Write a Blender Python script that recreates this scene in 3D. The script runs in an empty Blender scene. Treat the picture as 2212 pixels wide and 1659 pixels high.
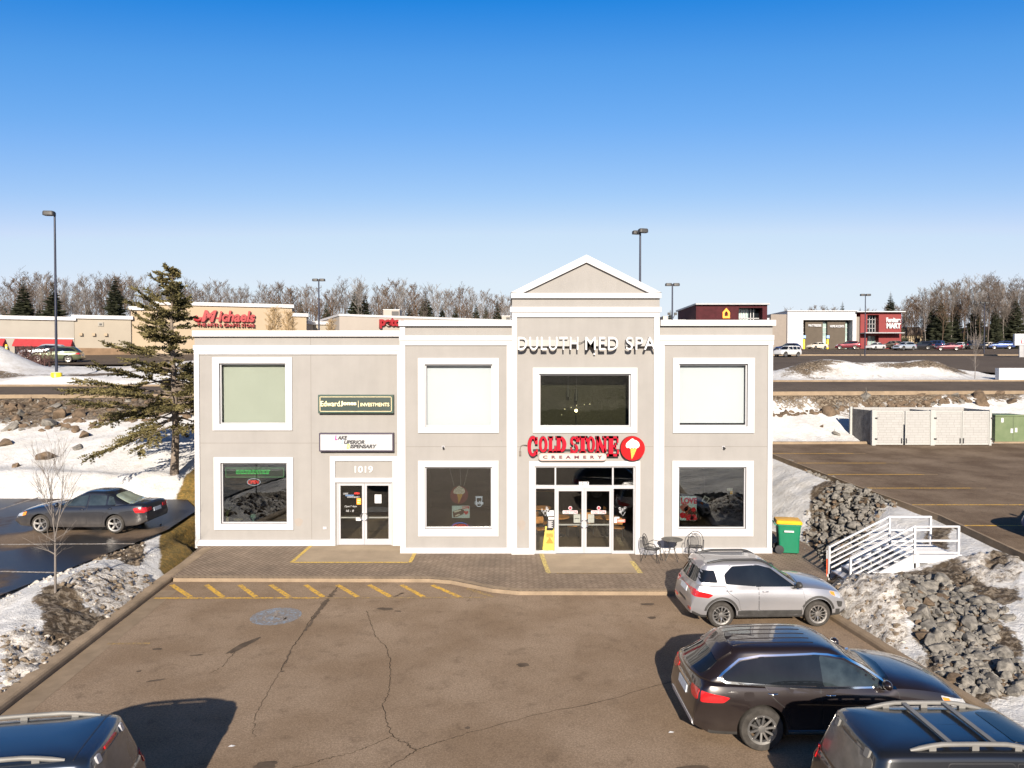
import bpy, bmesh, math, random
from mathutils import Vector, Matrix, noise
from mathutils.bvhtree import BVHTree
R = math.radians
random.seed(7)
SC = bpy.context.scene
COL = SC.collection

# ------------------------------------------------------------------ camera, world, sun, exposure
F, UC, VC, HC = 1560.0, 1106.0, 829.5, 6.5          # focal length and centre measured on the photo (2212 x 1659), eye height
PITCH = R(1.085)
cam = bpy.data.cameras.new('camera')
cam.sensor_width = 36.0
cam.lens = 36.0 * F / 2212.0
cam.clip_start, cam.clip_end = 0.1, 6000
camo = bpy.data.objects.new('camera', cam)
COL.objects.link(camo)
camo.location = (0, 0, HC)
camo.rotation_euler = (R(90) - PITCH, 0, 0)
SC.camera = camo

SUN_EL, SUN_AZ = R(22.5), R(1.2)                     # shadows fall straight away from the eye, a touch to the right
w = bpy.data.worlds.new('World')
SC.world = w
w.use_nodes = True
nt = w.node_tree
bg = nt.nodes['Background']
sky = nt.nodes.new('ShaderNodeTexSky')
sky.sky_type = 'NISHITA'
sky.sun_disc = False
sky.sun_elevation = SUN_EL
sky.sun_rotation = R(180) + SUN_AZ
sky.altitude = 300
sky.air_density = 1.0
sky.dust_density = 0.35
sky.ozone_density = 2.5
# the same Nishita sky, graded channel by channel like the photo's strongly processed blue
pre = nt.nodes.new('ShaderNodeVectorMath'); pre.operation = 'SCALE'; pre.inputs['Scale'].default_value = .1
post = nt.nodes.new('ShaderNodeVectorMath'); post.operation = 'SCALE'; post.inputs['Scale'].default_value = 10.0
cv = nt.nodes.new('ShaderNodeRGBCurve')
EXPO = .92
for ch, pts in enumerate([[(.06, .004), (.125, .017), (.149, .085), (.188, .17), (.259, .376), (.32, .60), (.45, .73), (.65, .79), (1, .82)],
                          [(.10, .03), (.17, .10), (.227, .25), (.267, .345), (.333, .445), (.435, .61), (.53, .77), (.70, .85), (.867, .87), (1, .88)],
                          [(.20, .10), (.30, .32), (.404, .752), (.467, .831), (.557, .913), (.678, .956), (.85, .956), (1, .96)]]):
    c = cv.mapping.curves[ch]
    c.points[0].location = (0, 0); c.points[1].location = (1, pts[-1][1] / 2 ** EXPO)
    for x, y in pts[:-1]: c.points.new(x, y / 2 ** EXPO)
    for p in c.points: p.handle_type = 'VECTOR'
cv.mapping.update()
nt.links.new(sky.outputs[0], pre.inputs[0]); nt.links.new(pre.outputs[0], cv.inputs['Color'])
nt.links.new(cv.outputs[0], post.inputs[0]); nt.links.new(post.outputs[0], bg.inputs['Color'])
bg.inputs['Strength'].default_value = 0.1
sl = bpy.data.lights.new('sun', 'SUN')
sl.energy = 5.0
sl.angle = R(0.5)
sl.color = (1.0, 0.89, 0.75)
so = bpy.data.objects.new('sun', sl)
COL.objects.link(so)
sdir = Vector((math.sin(SUN_AZ) * math.cos(SUN_EL), math.cos(SUN_AZ) * math.cos(SUN_EL), -math.sin(SUN_EL)))
so.rotation_euler = sdir.to_track_quat('-Z', 'Y').to_euler()
so.location = (0, -20, 30)
SC.view_settings.view_transform = 'Standard'
SC.view_settings.look = 'None'
SC.view_settings.exposure = EXPO
SC.view_settings.gamma = 1.0
SC.cycles.max_bounces = 6
SC.cycles.transparent_max_bounces = 12

# ------------------------------------------------------------------ helpers
cP, sP = math.cos(PITCH), math.sin(PITCH)
def ray(u, v):
    a, b = (u - UC) / F, -(v - VC) / F
    return a, cP + b * sP, -sP + b * cP
def at(u, v, Y):
    a, dy, dz = ray(u, v); t = Y / dy
    return Vector((a * t, Y, HC + dz * t))
def onz(u, v, z):
    a, dy, dz = ray(u, v); t = (z - HC) / dz
    return Vector((a * t, dy * t, z))
def XX(u, Y): return at(u, 900, Y).x
def ZZ(v, Y): return at(1106, v, Y).z
def clamp(x, a=0., b=1.): return a if x < a else b if x > b else x
def sm(a, b, x):
    t = clamp((x - a) / (b - a)); return t * t * (3 - 2 * t)
def lerp(a, b, t): return a + (b - a) * t
def lin(pts, x):
    if x <= pts[0][0]: return pts[0][1]
    for (x0, y0), (x1, y1) in zip(pts, pts[1:]):
        if x <= x1: return y0 + (y1 - y0) * (x - x0) / (x1 - x0)
    return pts[-1][1]
def cub(pts, x):
    n = len(pts)
    if x <= pts[0][0]: return pts[0][1]
    if x >= pts[-1][0]: return pts[-1][1]
    d = [(pts[i + 1][1] - pts[i][1]) / (pts[i + 1][0] - pts[i][0]) for i in range(n - 1)]
    m = [d[0]] + [0 if d[i - 1] * d[i] <= 0 else 2 * d[i - 1] * d[i] / (d[i - 1] + d[i]) for i in range(1, n - 1)] + [d[-1]]
    for i in range(n - 1):
        if x <= pts[i + 1][0]:
            h = pts[i + 1][0] - pts[i][0]; t = (x - pts[i][0]) / h
            return ((2*t**3 - 3*t*t + 1) * pts[i][1] + (t**3 - 2*t*t + t) * h * m[i]
                    + (-2*t**3 + 3*t*t) * pts[i + 1][1] + (t**3 - t*t) * h * m[i + 1])

def tag(o, label=None, cat=None, group=None, kind=None):
    if label: o['label'] = label
    if cat: o['category'] = cat
    if group: o['group'] = group
    if kind: o['kind'] = kind
    return o
def empty(name, loc=(0, 0, 0), rz=0, label=None, cat=None, group=None):
    o = bpy.data.objects.new(name, None); COL.objects.link(o)
    o.location = loc; o.rotation_euler = (0, 0, rz); o.empty_display_size = .2
    return tag(o, label, cat, group)
def link(name, me, parent=None):
    o = bpy.data.objects.new(name, me); COL.objects.link(o)
    if parent: o.parent = parent
    return o
def copy_tree(o, parent=None):
    c = o.copy(); COL.objects.link(c)
    if parent: c.parent = parent
    for ch in list(o.children): copy_tree(ch, c)
    return c

class MB:
    def __init__(s): s.v, s.f, s.m = [], [], []
    def add(s, vs, fs, m=0):
        b = len(s.v); s.v += [tuple(p) for p in vs]
        s.f += [tuple(b + i for i in f) for f in fs]; s.m += [m] * len(fs); return s
    def quad(s, a, b, c, d, m=0): return s.add([a, b, c, d], [(0, 1, 2, 3)], m)
    def box(s, x0, x1, y0, y1, z0, z1, m=0):
        vs = [(x, y, z) for z in (z0, z1) for y in (y0, y1) for x in (x0, x1)]
        return s.add(vs, [(0, 2, 3, 1), (4, 5, 7, 6), (0, 1, 5, 4), (2, 6, 7, 3), (0, 4, 6, 2), (1, 3, 7, 5)], m)
    def obox(s, c, ax, ay, az, m=0):
        c = Vector(c); ax, ay, az = Vector(ax), Vector(ay), Vector(az)
        vs = [c + ax * i + ay * j + az * k for k in (-1, 1) for j in (-1, 1) for i in (-1, 1)]
        return s.add(vs, [(0, 2, 3, 1), (4, 5, 7, 6), (0, 1, 5, 4), (2, 6, 7, 3), (0, 4, 6, 2), (1, 3, 7, 5)], m)
    def bar(s, p, q, w, h, m=0):
        p, q = Vector(p), Vector(q); d = (q - p); L = d.length
        if L < 1e-6: return s
        d /= L; up = Vector((0, 0, 1)) if abs(d.z) < .95 else Vector((0, 1, 0))
        a = d.cross(up).normalized(); b = a.cross(d)
        return s.obox((p + q) / 2, d * L / 2, a * w / 2, b * h / 2, m)
    def prism(s, poly, axis, a, b, m=0):
        # poly: 2-D outline; axis 'y': (x,z) extruded a..b in y; 'z': (x,y) in z; 'x': (y,z) in x
        f = {'y': lambda p, t: (p[0], t, p[1]), 'z': lambda p, t: (p[0], p[1], t), 'x': lambda p, t: (t, p[0], p[1])}[axis]
        n = len(poly)
        vs = [f(p, a) for p in poly] + [f(p, b) for p in poly]
        fs = [tuple(range(n)), tuple(range(2 * n - 1, n - 1, -1))] + [(i, n + i, n + (i + 1) % n, (i + 1) % n) for i in range(n)]
        return s.add(vs, fs, m)
    def tube(s, pts, r, n=8, m=0, cap=True):
        pts = [Vector(p) for p in pts]; rr = r if isinstance(r, (list, tuple)) else [r] * len(pts)
        rings = []; prev = None
        for i, p in enumerate(pts):
            d = (pts[min(i + 1, len(pts) - 1)] - pts[max(i - 1, 0)]).normalized()
            if prev is None:
                up = Vector((0, 0, 1)) if abs(d.z) < .9 else Vector((1, 0, 0)); a = d.cross(up).normalized()
            else:
                a = prev - d * prev.dot(d)
                a = a.normalized() if a.length > 1e-6 else d.orthogonal().normalized()
            prev = a; b = d.cross(a)
            rings.append([p + (a * math.cos(2 * math.pi * k / n) + b * math.sin(2 * math.pi * k / n)) * rr[i] for k in range(n)])
        vs = [q for rg in rings for q in rg]; fs = []
        for i in range(len(pts) - 1):
            for k in range(n):
                fs.append((i * n + k, i * n + (k + 1) % n, (i + 1) * n + (k + 1) % n, (i + 1) * n + k))
        if cap: fs += [tuple(range(n - 1, -1, -1)), tuple(range((len(pts) - 1) * n, len(pts) * n))]
        return s.add(vs, fs, m)
    def lathe(s, prof, c=(0, 0, 0), axis='z', n=24, m=0, cap=True):
        # prof: (radius, height) from one end to the other; closed with end faces
        c = Vector(c); vs = []; fs = []
        for r, h in prof:
            for k in range(n):
                a = 2 * math.pi * k / n; x, y = r * math.cos(a), r * math.sin(a)
                vs.append(c + (Vector((x, y, h)) if axis == 'z' else Vector((x, h, y)) if axis == 'y' else Vector((h, x, y))))
        for i in range(len(prof) - 1):
            for k in range(n): fs.append((i * n + k, i * n + (k + 1) % n, (i + 1) * n + (k + 1) % n, (i + 1) * n + k))
        if cap: fs += [tuple(range(n - 1, -1, -1)), tuple(range((len(prof) - 1) * n, len(prof) * n))]
        return s.add(vs, fs, m)
    def build(s, name, mats, parent=None, smooth=None, bevel=0, loc=None):
        me = bpy.data.meshes.new(name); me.from_pydata(s.v, [], s.f)
        for mm in (mats if isinstance(mats, (list, tuple)) else [mats]): me.materials.append(mm)
        me.polygons.foreach_set('material_index', s.m)
        bm = bmesh.new(); bm.from_mesh(me); bmesh.ops.recalc_face_normals(bm, faces=bm.faces); bm.to_mesh(me); bm.free()
        if smooth is not None:
            me.polygons.foreach_set('use_smooth', [True] * len(me.polygons)); me.set_sharp_from_angle(angle=R(smooth))
        o = link(name, me, parent)
        if loc: o.location = loc
        if bevel:
            b = o.modifiers.new('bevel', 'BEVEL'); b.width = bevel; b.segments = 2; b.limit_method = 'ANGLE'; b.angle_limit = R(40)
        return o

def bake(o):
    dg = bpy.context.evaluated_depsgraph_get()
    me = bpy.data.meshes.new_from_object(o.evaluated_get(dg))
    return me
def textmesh(body, size=1, ext=.02, off=0, shear=0, sx=1, space=1, align='CENTER'):
    """Lettering as a mesh lying in x/z, its face towards -y, thickness 2*ext behind/before y=0."""
    cu = bpy.data.curves.new('text', 'FONT'); cu.body = body; cu.size = size; cu.extrude = ext; cu.offset = off
    cu.shear = shear; cu.space_character = space; cu.align_x = align; cu.resolution_u = 4
    o = link('text', cu); bpy.context.view_layer.update()
    me = bake(o); bpy.data.objects.remove(o); bpy.data.curves.remove(cu)
    me.transform(Matrix.Rotation(R(90), 4, 'X'))
    return me
def bounds(me):
    xs = [v.co.x for v in me.vertices]; zs = [v.co.z for v in me.vertices]
    return min(xs), max(xs), min(zs), max(zs)
def letter(body, x0, x1, z0, z1, y, th, mat, name='lettering', parent=None, side=None, **k):
    """Text stretched to fill the rectangle x0..x1, z0..z1, its back at y and th thick towards -y."""
    me = textmesh(body, 1, .5, **k); a, b, c, d = bounds(me)
    for v in me.vertices:
        v.co = (lerp(x0, x1, (v.co.x - a) / (b - a)), y - th * (.5 - v.co.y), lerp(z0, z1, (v.co.z - c) / (d - c)))
    me.materials.clear(); me.materials.append(mat)
    if side:
        me.materials.append(side); me.update()
        for p in me.polygons: p.material_index = 1 if abs(p.normal.y) < .7 else 0
    o = link(name, me, parent)
    return o
def merge(objs, name, parent=None):
    """Joins mesh objects (sharing one frame) into one mesh object."""
    bm = bmesh.new(); mats = []
    for o in objs:
        me = o.data; b0 = len(bm.faces); bm.from_mesh(me); bm.faces.ensure_lookup_table()
        idx = []
        for mm in me.materials:
            if mm not in mats: mats.append(mm)
            idx.append(mats.index(mm))
        for f in bm.faces[b0:]: f.material_index = idx[min(f.material_index, len(idx) - 1)] if idx else 0
    me = bpy.data.meshes.new(name); bm.to_mesh(me); bm.free()
    for mm in mats: me.materials.append(mm)
    for o in objs: bpy.data.objects.remove(o)
    return link(name, me, parent)
def rnd(poly, r, n=4):
    out = []; N = len(poly)
    for i in range(N):
        p, a, b = Vector(poly[i]), Vector(poly[i - 1]), Vector(poly[(i + 1) % N])
        ra, rb = min(r, (a - p).length * .45), min(r, (b - p).length * .45)
        s, e = p + (a - p).normalized() * ra, p + (b - p).normalized() * rb
        for k in range(n + 1):
            t = k / n; out.append(tuple(s * (1 - t) ** 2 + p * 2 * t * (1 - t) + e * t * t))
    return out
def circ(cx, cy, r, n=24, ry=None):
    return [(cx + r * math.cos(2 * math.pi * k / n), cy + (ry or r) * math.sin(2 * math.pi * k / n)) for k in range(n)]
def inside(poly, x, y):
    c = False; n = len(poly); j = n - 1
    for i in range(n):
        xi, yi = poly[i][0], poly[i][1]; xj, yj = poly[j][0], poly[j][1]
        if (yi > y) != (yj > y) and x < (xj - xi) * (y - yi) / (yj - yi) + xi: c = not c
        j = i
    return c
def sdist(poly, x, y):
    """signed distance, negative inside"""
    best = 1e9; n = len(poly)
    for i in range(n):
        x0, y0 = poly[i][0], poly[i][1]; x1, y1 = poly[(i + 1) % n][0], poly[(i + 1) % n][1]
        dx, dy = x1 - x0, y1 - y0; t = clamp(((x - x0) * dx + (y - y0) * dy) / (dx * dx + dy * dy + 1e-9))
        best = min(best, math.hypot(x - x0 - dx * t, y - y0 - dy * t))
    return -best if inside(poly, x, y) else best

# ------------------------------------------------------------------ materials
def nd(nt, t, **k):
    n = nt.nodes.new(t)
    for a, b in k.items():
        if a in n.inputs: n.inputs[a].default_value = b
        else: setattr(n, a, b)
    return n
def c4(c): return (c[0], c[1], c[2], 1)
def M(name, col, rough=.6, metal=0, var=.12, vs=2.5, bump=0, bs=60, coat=0, spec=.5, emit=None, es=0, col2=None, gr=0, gs=90, coatr=.04):
    m = bpy.data.materials.new(name); m.use_nodes = True; t = m.node_tree; L = t.links
    p = t.nodes['Principled BSDF']
    tc = nd(t, 'ShaderNodeTexCoord')
    p.inputs['Base Color'].default_value = c4(col)
    p.inputs['Roughness'].default_value = rough; p.inputs['Metallic'].default_value = metal
    p.inputs['Coat Weight'].default_value = coat; p.inputs['Coat Roughness'].default_value = coatr
    p.inputs['Specular IOR Level'].default_value = spec if rough < .7 else min(spec, .2)
    if var or col2:
        n = nd(t, 'ShaderNodeTexNoise', Scale=vs, Detail=6, Roughness=.62)
        L.new(tc.outputs['Object'], n.inputs['Vector'])
        mx = nd(t, 'ShaderNodeMix', data_type='RGBA')
        mx.inputs[6].default_value = c4([x * (1 - var) for x in col])
        mx.inputs[7].default_value = c4(col2 or [min(1, x * (1 + var)) for x in col])
        mr = nd(t, 'ShaderNodeMapRange'); mr.inputs[1].default_value = .32; mr.inputs[2].default_value = .68
        L.new(n.outputs[0], mr.inputs[0]); L.new(mr.outputs[0], mx.inputs[0])
        src = mx.outputs[2]
        if gr:
            n2 = nd(t, 'ShaderNodeTexNoise', Scale=gs, Detail=2)
            L.new(tc.outputs['Object'], n2.inputs['Vector'])
            r2 = nd(t, 'ShaderNodeMapRange'); r2.inputs[1].default_value = .3; r2.inputs[2].default_value = .7
            r2.inputs[3].default_value = 1 - gr; r2.inputs[4].default_value = 1 + gr
            L.new(n2.outputs[0], r2.inputs[0])
            vm = nd(t, 'ShaderNodeVectorMath', operation='SCALE'); L.new(src, vm.inputs[0]); L.new(r2.outputs[0], vm.inputs['Scale'])
            src = vm.outputs[0]
        L.new(src, p.inputs['Base Color'])
    if bump:
        n = nd(t, 'ShaderNodeTexNoise', Scale=bs, Detail=4)
        L.new(tc.outputs['Object'], n.inputs['Vector'])
        b = nd(t, 'ShaderNodeBump', Strength=bump, Distance=.02); L.new(n.outputs[0], b.inputs['Height']); L.new(b.outputs[0], p.inputs['Normal'])
    if emit:
        p.inputs['Emission Color'].default_value = c4(emit); p.inputs['Emission Strength'].default_value = es
    return m
def glass_mat(name, tint, refl=1.0, rough=.01):
    """thin window glass: tinted see-through plus a Fresnel mirror"""
    m = bpy.data.materials.new(name); m.use_nodes = True; t = m.node_tree; L = t.links
    t.nodes.remove(t.nodes['Principled BSDF']); out = t.nodes['Material Output']
    tr = nd(t, 'ShaderNodeBsdfTransparent'); tr.inputs[0].default_value = c4(tint)
    gl = nd(t, 'ShaderNodeBsdfGlossy'); gl.inputs['Roughness'].default_value = rough
    tc = nd(t, 'ShaderNodeTexCoord'); n = nd(t, 'ShaderNodeTexNoise', Scale=1.3, Detail=1)
    L.new(tc.outputs['Object'], n.inputs['Vector'])
    b = nd(t, 'ShaderNodeBump', Strength=.025, Distance=.05); L.new(n.outputs[0], b.inputs['Height']); L.new(b.outputs[0], gl.inputs['Normal'])
    fr = nd(t, 'ShaderNodeFresnel', IOR=1.5); ml = nd(t, 'ShaderNodeMath', operation='MULTIPLY'); ml.inputs[1].default_value = refl
    ml.use_clamp = True
    L.new(fr.outputs[0], ml.inputs[0])
    mx = nd(t, 'ShaderNodeMixShader'); L.new(ml.outputs[0], mx.inputs[0]); L.new(tr.outputs[0], mx.inputs[1]); L.new(gl.outputs[0], mx.inputs[2])
    L.new(mx.outputs[0], out.inputs['Surface'])
    return m

MT = {}
MT['stucco'] = M('stucco', (.262, .251, .239), .85, var=.045, vs=.9, bump=.25, bs=90, gr=.04, gs=120)
def weather(m, amt=.07):
    """faint rain streaks running down a wall"""
    t = m.node_tree; L = t.links; p = t.nodes['Principled BSDF']; src = p.inputs['Base Color'].links[0].from_socket
    tc = nd(t, 'ShaderNodeTexCoord'); mp = nd(t, 'ShaderNodeMapping'); mp.inputs['Scale'].default_value = (2.6, 2.6, .22); L.new(tc.outputs['Object'], mp.inputs[0])
    n = nd(t, 'ShaderNodeTexNoise', Scale=1.0, Detail=7, Roughness=.62); L.new(mp.outputs[0], n.inputs['Vector'])
    r = nd(t, 'ShaderNodeMapRange'); r.inputs[1].default_value = .35; r.inputs[2].default_value = .7; r.inputs[3].default_value = 1 + amt * .4; r.inputs[4].default_value = 1 - amt; L.new(n.outputs[0], r.inputs[0])
    vm = nd(t, 'ShaderNodeVectorMath', operation='SCALE'); L.new(src, vm.inputs[0]); L.new(r.outputs[0], vm.inputs['Scale']); L.new(vm.outputs[0], p.inputs['Base Color']); return m
weather(MT['stucco'], .045)
MT['trim'] = M('white_trim', (.46, .455, .46), .6, var=.03, vs=1.5, bump=.08, bs=60)
MT['joint'] = M('joint', (.16, .14, .125), .9, var=.1)
MT['white'] = M('white_paint', (.50, .50, .51), .45, var=.03)
MT['alu'] = M('painted_aluminium', (.40, .40, .42), .35, var=.04, metal=.15)
MT['return'] = M('letter_return', (.018, .016, .03), .5, var=0)
MT['red_return'] = M('red_letter_return', (.05, .003, .01), .5, var=0)
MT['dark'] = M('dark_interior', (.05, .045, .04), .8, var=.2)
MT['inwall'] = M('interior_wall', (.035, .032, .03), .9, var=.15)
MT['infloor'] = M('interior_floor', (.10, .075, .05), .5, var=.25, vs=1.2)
MT['black'] = M('black_metal', (.02, .02, .022), .45, var=.2)
MT['rubber'] = M('rubber', (.045, .041, .037), .85, var=.3, vs=9)
MT['blackplastic'] = M('black_plastic', (.035, .034, .033), .55, var=.3, vs=5)
MT['rim'] = M('alloy', (.36, .35, .34), .36, metal=.85, var=.08)
MT['chrome'] = M('chrome', (.8, .8, .8), .12, metal=1, var=.03)
MT['carglass'] = M('car_glass', (.008, .010, .013), .04, var=.3, vs=1.5, spec=.4, coat=.12, coatr=.01)
MT['carglass_light'] = M('car_glass_clear', (.025, .034, .038), .04, var=.45, vs=2.6, spec=.5, coat=.25, coatr=.01)
MT['red_lens'] = M('red_lens', (.42, .012, .015), .12, var=.2, vs=12, coat=.6)
MT['amber'] = M('amber_lens', (.7, .22, .02), .15, var=.1, coat=.5)
MT['lens'] = M('clear_lens', (.5, .5, .5), .1, metal=.4, var=.3, vs=12, coat=.8)
MT['plate'] = M('licence_plate', (.55, .6, .66), .4, var=.2, vs=20)
MT['glass'] = glass_mat('window_glass', (.60, .62, .60), 3.4)
MT['glass_clear'] = glass_mat('window_glass_clear', (.93, .95, .93), .6)
MT['glass_shop'] = glass_mat('shop_door_glass', (.86, .87, .85), 1.6)
MT['glass_dark'] = glass_mat('window_glass_dark', (.85, .86, .80), 2.2)
MT['green_blind'] = M('green_blind', (.305, .315, .288), .8, var=.04, vs=.7)
MT['white_blind'] = M('white_blind', (.45, .462, .53), .8, var=.02, vs=.7)
MT['yellow'] = M('yellow_plastic', (.82, .62, .02), .4, var=.06)
MT['red'] = M('red_sign', (.36, .004, .018), .65, var=.08, vs=4, spec=.15)
MT['orange'] = M('orange', (.85, .30, .02), .5, var=.1)
MT['wood'] = M('orange_wood', (.42, .19, .055), .5, var=.3, vs=6)
MT['rock'] = M('riprap_rock', (.135, .127, .115), .9, var=.35, vs=2.2, bump=.5, bs=14, col2=(.25, .232, .205), gr=.2, gs=30)
MT['rock_brown'] = M('brown_rock', (.10, .075, .052), .9, var=.35, vs=2, bump=.5, bs=14, col2=(.175, .125, .085), gr=.2, gs=30)
MT['concrete'] = M('concrete', (.235, .178, .122), .9, var=.18, vs=1.6, bump=.2, bs=50, gr=.12, gs=70)
MT['bark'] = M('bark', (.16, .13, .105), .9, var=.35, vs=5, bump=.5, bs=25)
MT['bare'] = M('bare_branches', (.105, .086, .074), .9, var=.3, vs=.6)
MT['bare_pale'] = M('pale_branches', (.17, .15, .135), .9, var=.2, vs=.6)
MT['bare_brown'] = M('brown_branches', (.105, .072, .05), .9, var=.25, vs=.6)
MT['spruce'] = M('spruce_needles', (.075, .075, .03), .8, var=.5, vs=.9, col2=(.20, .165, .07))
MT['spruce_far'] = M('far_spruce_needles', (.035, .045, .03), .85, var=.5, vs=.5, col2=(.08, .085, .048))
MT['navy'] = M('navy_painted_steel', (.012, .016, .036), .4, var=.1)
# ------------------------------------------------------------------ terrain heights
BX0, BX1, YW, YB, YP, YBACK = XX(421.5, 26.7), XX(1667.5, 25.6), 26.7, 25.6, 25.45, 42.0
LEFT_Z = [(-60, 2.0), (0, .1), (20, .35), (31, 1.0), (33, 1.35), (41, 3.95), (44, 4.9), (51, 5.3), (55, 6.1), (75, 7.1), (90, 8.3), (120, 9.5), (150, 10.2), (400, 15), (1500, 18)]
RIGHT_Z = [(-60, 2.0), (0, .5), (24, 1.3), (42.5, 2.12), (44, 2.35), (50, 4.85), (58, 5.6), (66, 6.0), (120, 8.7), (150, 10.6), (185, 11.9), (400, 16), (1500, 20)]
def rlot_z(Y): return 1.3 + (Y - 24) * .046
def llot_z(Y): return .5 + (Y - 24) * .05
def xl_front(Y): return -9.85 - .095 * (Y - 13.9)           # kerb on the left of the front lot
def xr_front(Y): return 8.45 + .10 * (19.1 - Y)              # kerb on its right
def xl_right(Y): return lin([(10, 14.2), (21, 14.8), (25, 15.0), (31, 14.4), (38.5, 13.9), (45, 13.4)], Y)
RLOT = [(xl_right(4), 4), (xl_right(21), 21), (xl_right(25), 25), (xl_right(31), 31), (xl_right(38.5), 38.5), (13.4, 42.4), (60, 43.5), (60, 4)]
LLOT = [(-14.9, 2), (-14.6, 14), (-14.1, 20), (-13.2, 24), (-12.7, 26.5), (-12.9, 29.5), (-14.2, 31.4), (-60, 32.5), (-60, 2)]
FLOT = [(xl_front(-14), -14), (xl_front(21.9), 21.9), (-11.0, 22.5), (-2.6, 22.42), (-1.9, 22.25), (-1.2, 21.8), (-.6, 21.4), (.2, 21.15), (8.2, 21.1), (xr_front(20.4), 20.4), (xr_front(-14), -14)]
WALK = [(-10.95, 22.5), (-2.6, 22.42), (-1.9, 22.25), (-1.2, 21.8), (-.6, 21.4), (.2, 21.15), (8.2, 21.1), (9.2, 21.3), (9.9, 22.5), (10.4, 24.0), (11.0, 26.2), (11.0, 28.5), (10.2, 29.5), (9.0, 29.5), (-11.85, 27.0), (-11.45, 26.2)]
BLD = [(BX0, YW), (-4, YB), (BX1, YB), (BX1, YBACK), (BX0, YBACK)]
MOUNDS = [  # x, y, rx, ry, height
    (9.65, 19.7, 1.0, 1.25, .72), (10.1, 18.6, .8, .9, .42), (9.4, 17.6, .5, .8, .18),
    (-12.4, 21.5, 1.0, 3.2, .30), (-12.0, 17.5, 1.0, 3.0, .32), (-13.6, 26.6, .9, 1.6, .0), (-11.9, 25.5, .8, 1.5, .12),
    (-12.1, 28.7, .9, 1.7, .30), (-17, 33.0, 6, .8, .35), (-27, 33.4, 6, .9, .4), (-12.6, 13.5, 1.2, 2.2, .35),
    (-43.5, 58.5, 4, 3.0, 2.3), (-52, 59, 8, 4, 2.3), (-30, 61, 5, 3.0, .6), (-25, 59, 5, 2.6, .8), (-35, 66, 5, 3.0, .35), (-17, 62, 5, 4, 1.2), (-33.5, 53.2, 3.0, 1.2, .40),
    (26, 65, 2.6, 2.2, .7), (29.5, 66, 3.2, 2.4, 1.3), (34, 66.5, 2.6, 2.3, .9), (38, 66.5, 2.6, 2.0, 1.15), (42, 67, 3.0, 1.6, .35), (24, 72, 3, 2.5, 1.0),
    (74, 117, 6, 4.5, 2.2), (83, 116, 8, 4.5, 3.0), (92, 118, 8, 5, 2.8), (100, 150, 45, 5, 1.2),
]
def base_h(x, Y):
    t = sm(-13, 13, x)
    zl, zr = lin(LEFT_Z, Y), lin(RIGHT_Z, Y)
    return lerp(zl, zr, t)
def terrain_h(x, Y):
    z = base_h(x, Y)
    if Y < 47 and Y > -20:
        if x > 0:                                            # bank between the front lot and the higher right lot
            xs = lin([(20.5, xr_front(20.5) + .3), (22, 9.7), (24, 10.5), (28, 11.0), (31, 10.6), (42, 9.6)], Y) if Y > 20.5 else xr_front(Y) + .3
            xe = xl_right(Y) - .3
            zz = rlot_z(max(Y, 8)) - .02
            bank = lerp(-.02, zz, sm(0, 1, (x - xs) / (xe - xs)) * .7 + .3 * clamp((x - xs) / (xe - xs)))
            z = lerp(bank, max(z, bank), sm(41.5, 45, Y)) if x < 60 else z
        else:
            xe, xs = xl_front(Y) - .25, -13.6
            bank = lerp(.0, llot_z(max(Y, 6)) + .03, sm(0, 1, (xe - x) / (xe - xs)))
            z = lerp(bank, z, sm(29.5, 33.5, Y))
    for mx, my, rx, ry, h in MOUNDS:
        d = ((x - mx) / rx) ** 2 + ((Y - my) / ry) ** 2
        if d < 6: z += h * math.exp(-d * 1.1)
    if Y < -8: z += 6.5 * sm(-12, -42, Y)
    return z
def rough(x, Y):
    n = noise.noise(Vector((x * .35, Y * .35, 3.1))) * .16 + noise.noise(Vector((x * 1.1, Y * 1.1, 7.7))) * .09 + noise.noise(Vector((x * 3.1, Y * 3.1, 1.7))) * .035
    return n
def ground(x, Y, raw=False):
    z = terrain_h(x, Y)
    k = 1.0
    dF = sdist(FLOT, x, Y) if -16 < Y < 24 and -14 < x < 13 else 9
    dW = sdist(WALK, x, Y) if 19 < Y < 32 and -14 < x < 14 else 9
    dR = sdist(RLOT, x, Y) if 0 < Y < 50 and x > 10 else 9
    dL = sdist(LLOT, x, Y) if 0 < Y < 36 and x < -9 else 9
    dB = sdist(BLD, x, Y) if 22 < Y < 48 and -16 < x < 14 else 9
    lotR, lotL = 0, 0
    amp = sm(.15, 1.2, min(dF, dW, dR, dB * .7, dL * 1.3))
    far = sm(45, 70, Y)
    z += rough(x, Y) * amp * lerp(1, .7, far) + (noise.noise(Vector((x * .08, Y * .08, 0))) * .5 * far)
    for d, zl, wd in ((dF, -.30, .35), (dW, -.16, .3), (dR, rlot_z(Y) - .16, .4), (dL, llot_z(Y) - .12, .5), (dB, -.3, .9)):
        if d < wd + .3: z = lerp(zl, z, sm(.02, wd, d)) if d > 0 else zl
    return z
ROAD_N = [(-70, 41.2), (-30, 44.0), (0, 46.5), (30, 50.0), (70, 54.0), (110, 57)]
ROAD_W = 7.2
def road_y(x): return lin(ROAD_N, x)
FARLOT = [(46, 61.5), (115, 61.5), (115, 119.5), (24, 119.5), (24, 70.5), (44, 70.5)]
FARLOT2 = [(18, 120.3), (125, 120.3), (125, 166), (18, 166)]
STORELOT = [(-90, 72.5), (-34, 72.5), (-30, 76), (6, 76), (6, 112), (-90, 112)]
def far_lot_z(x, Y):
    return lin([(60, 5.85), (66, 6.12), (120, 8.85), (150, 10.75), (186, 11.95)], Y)
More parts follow.
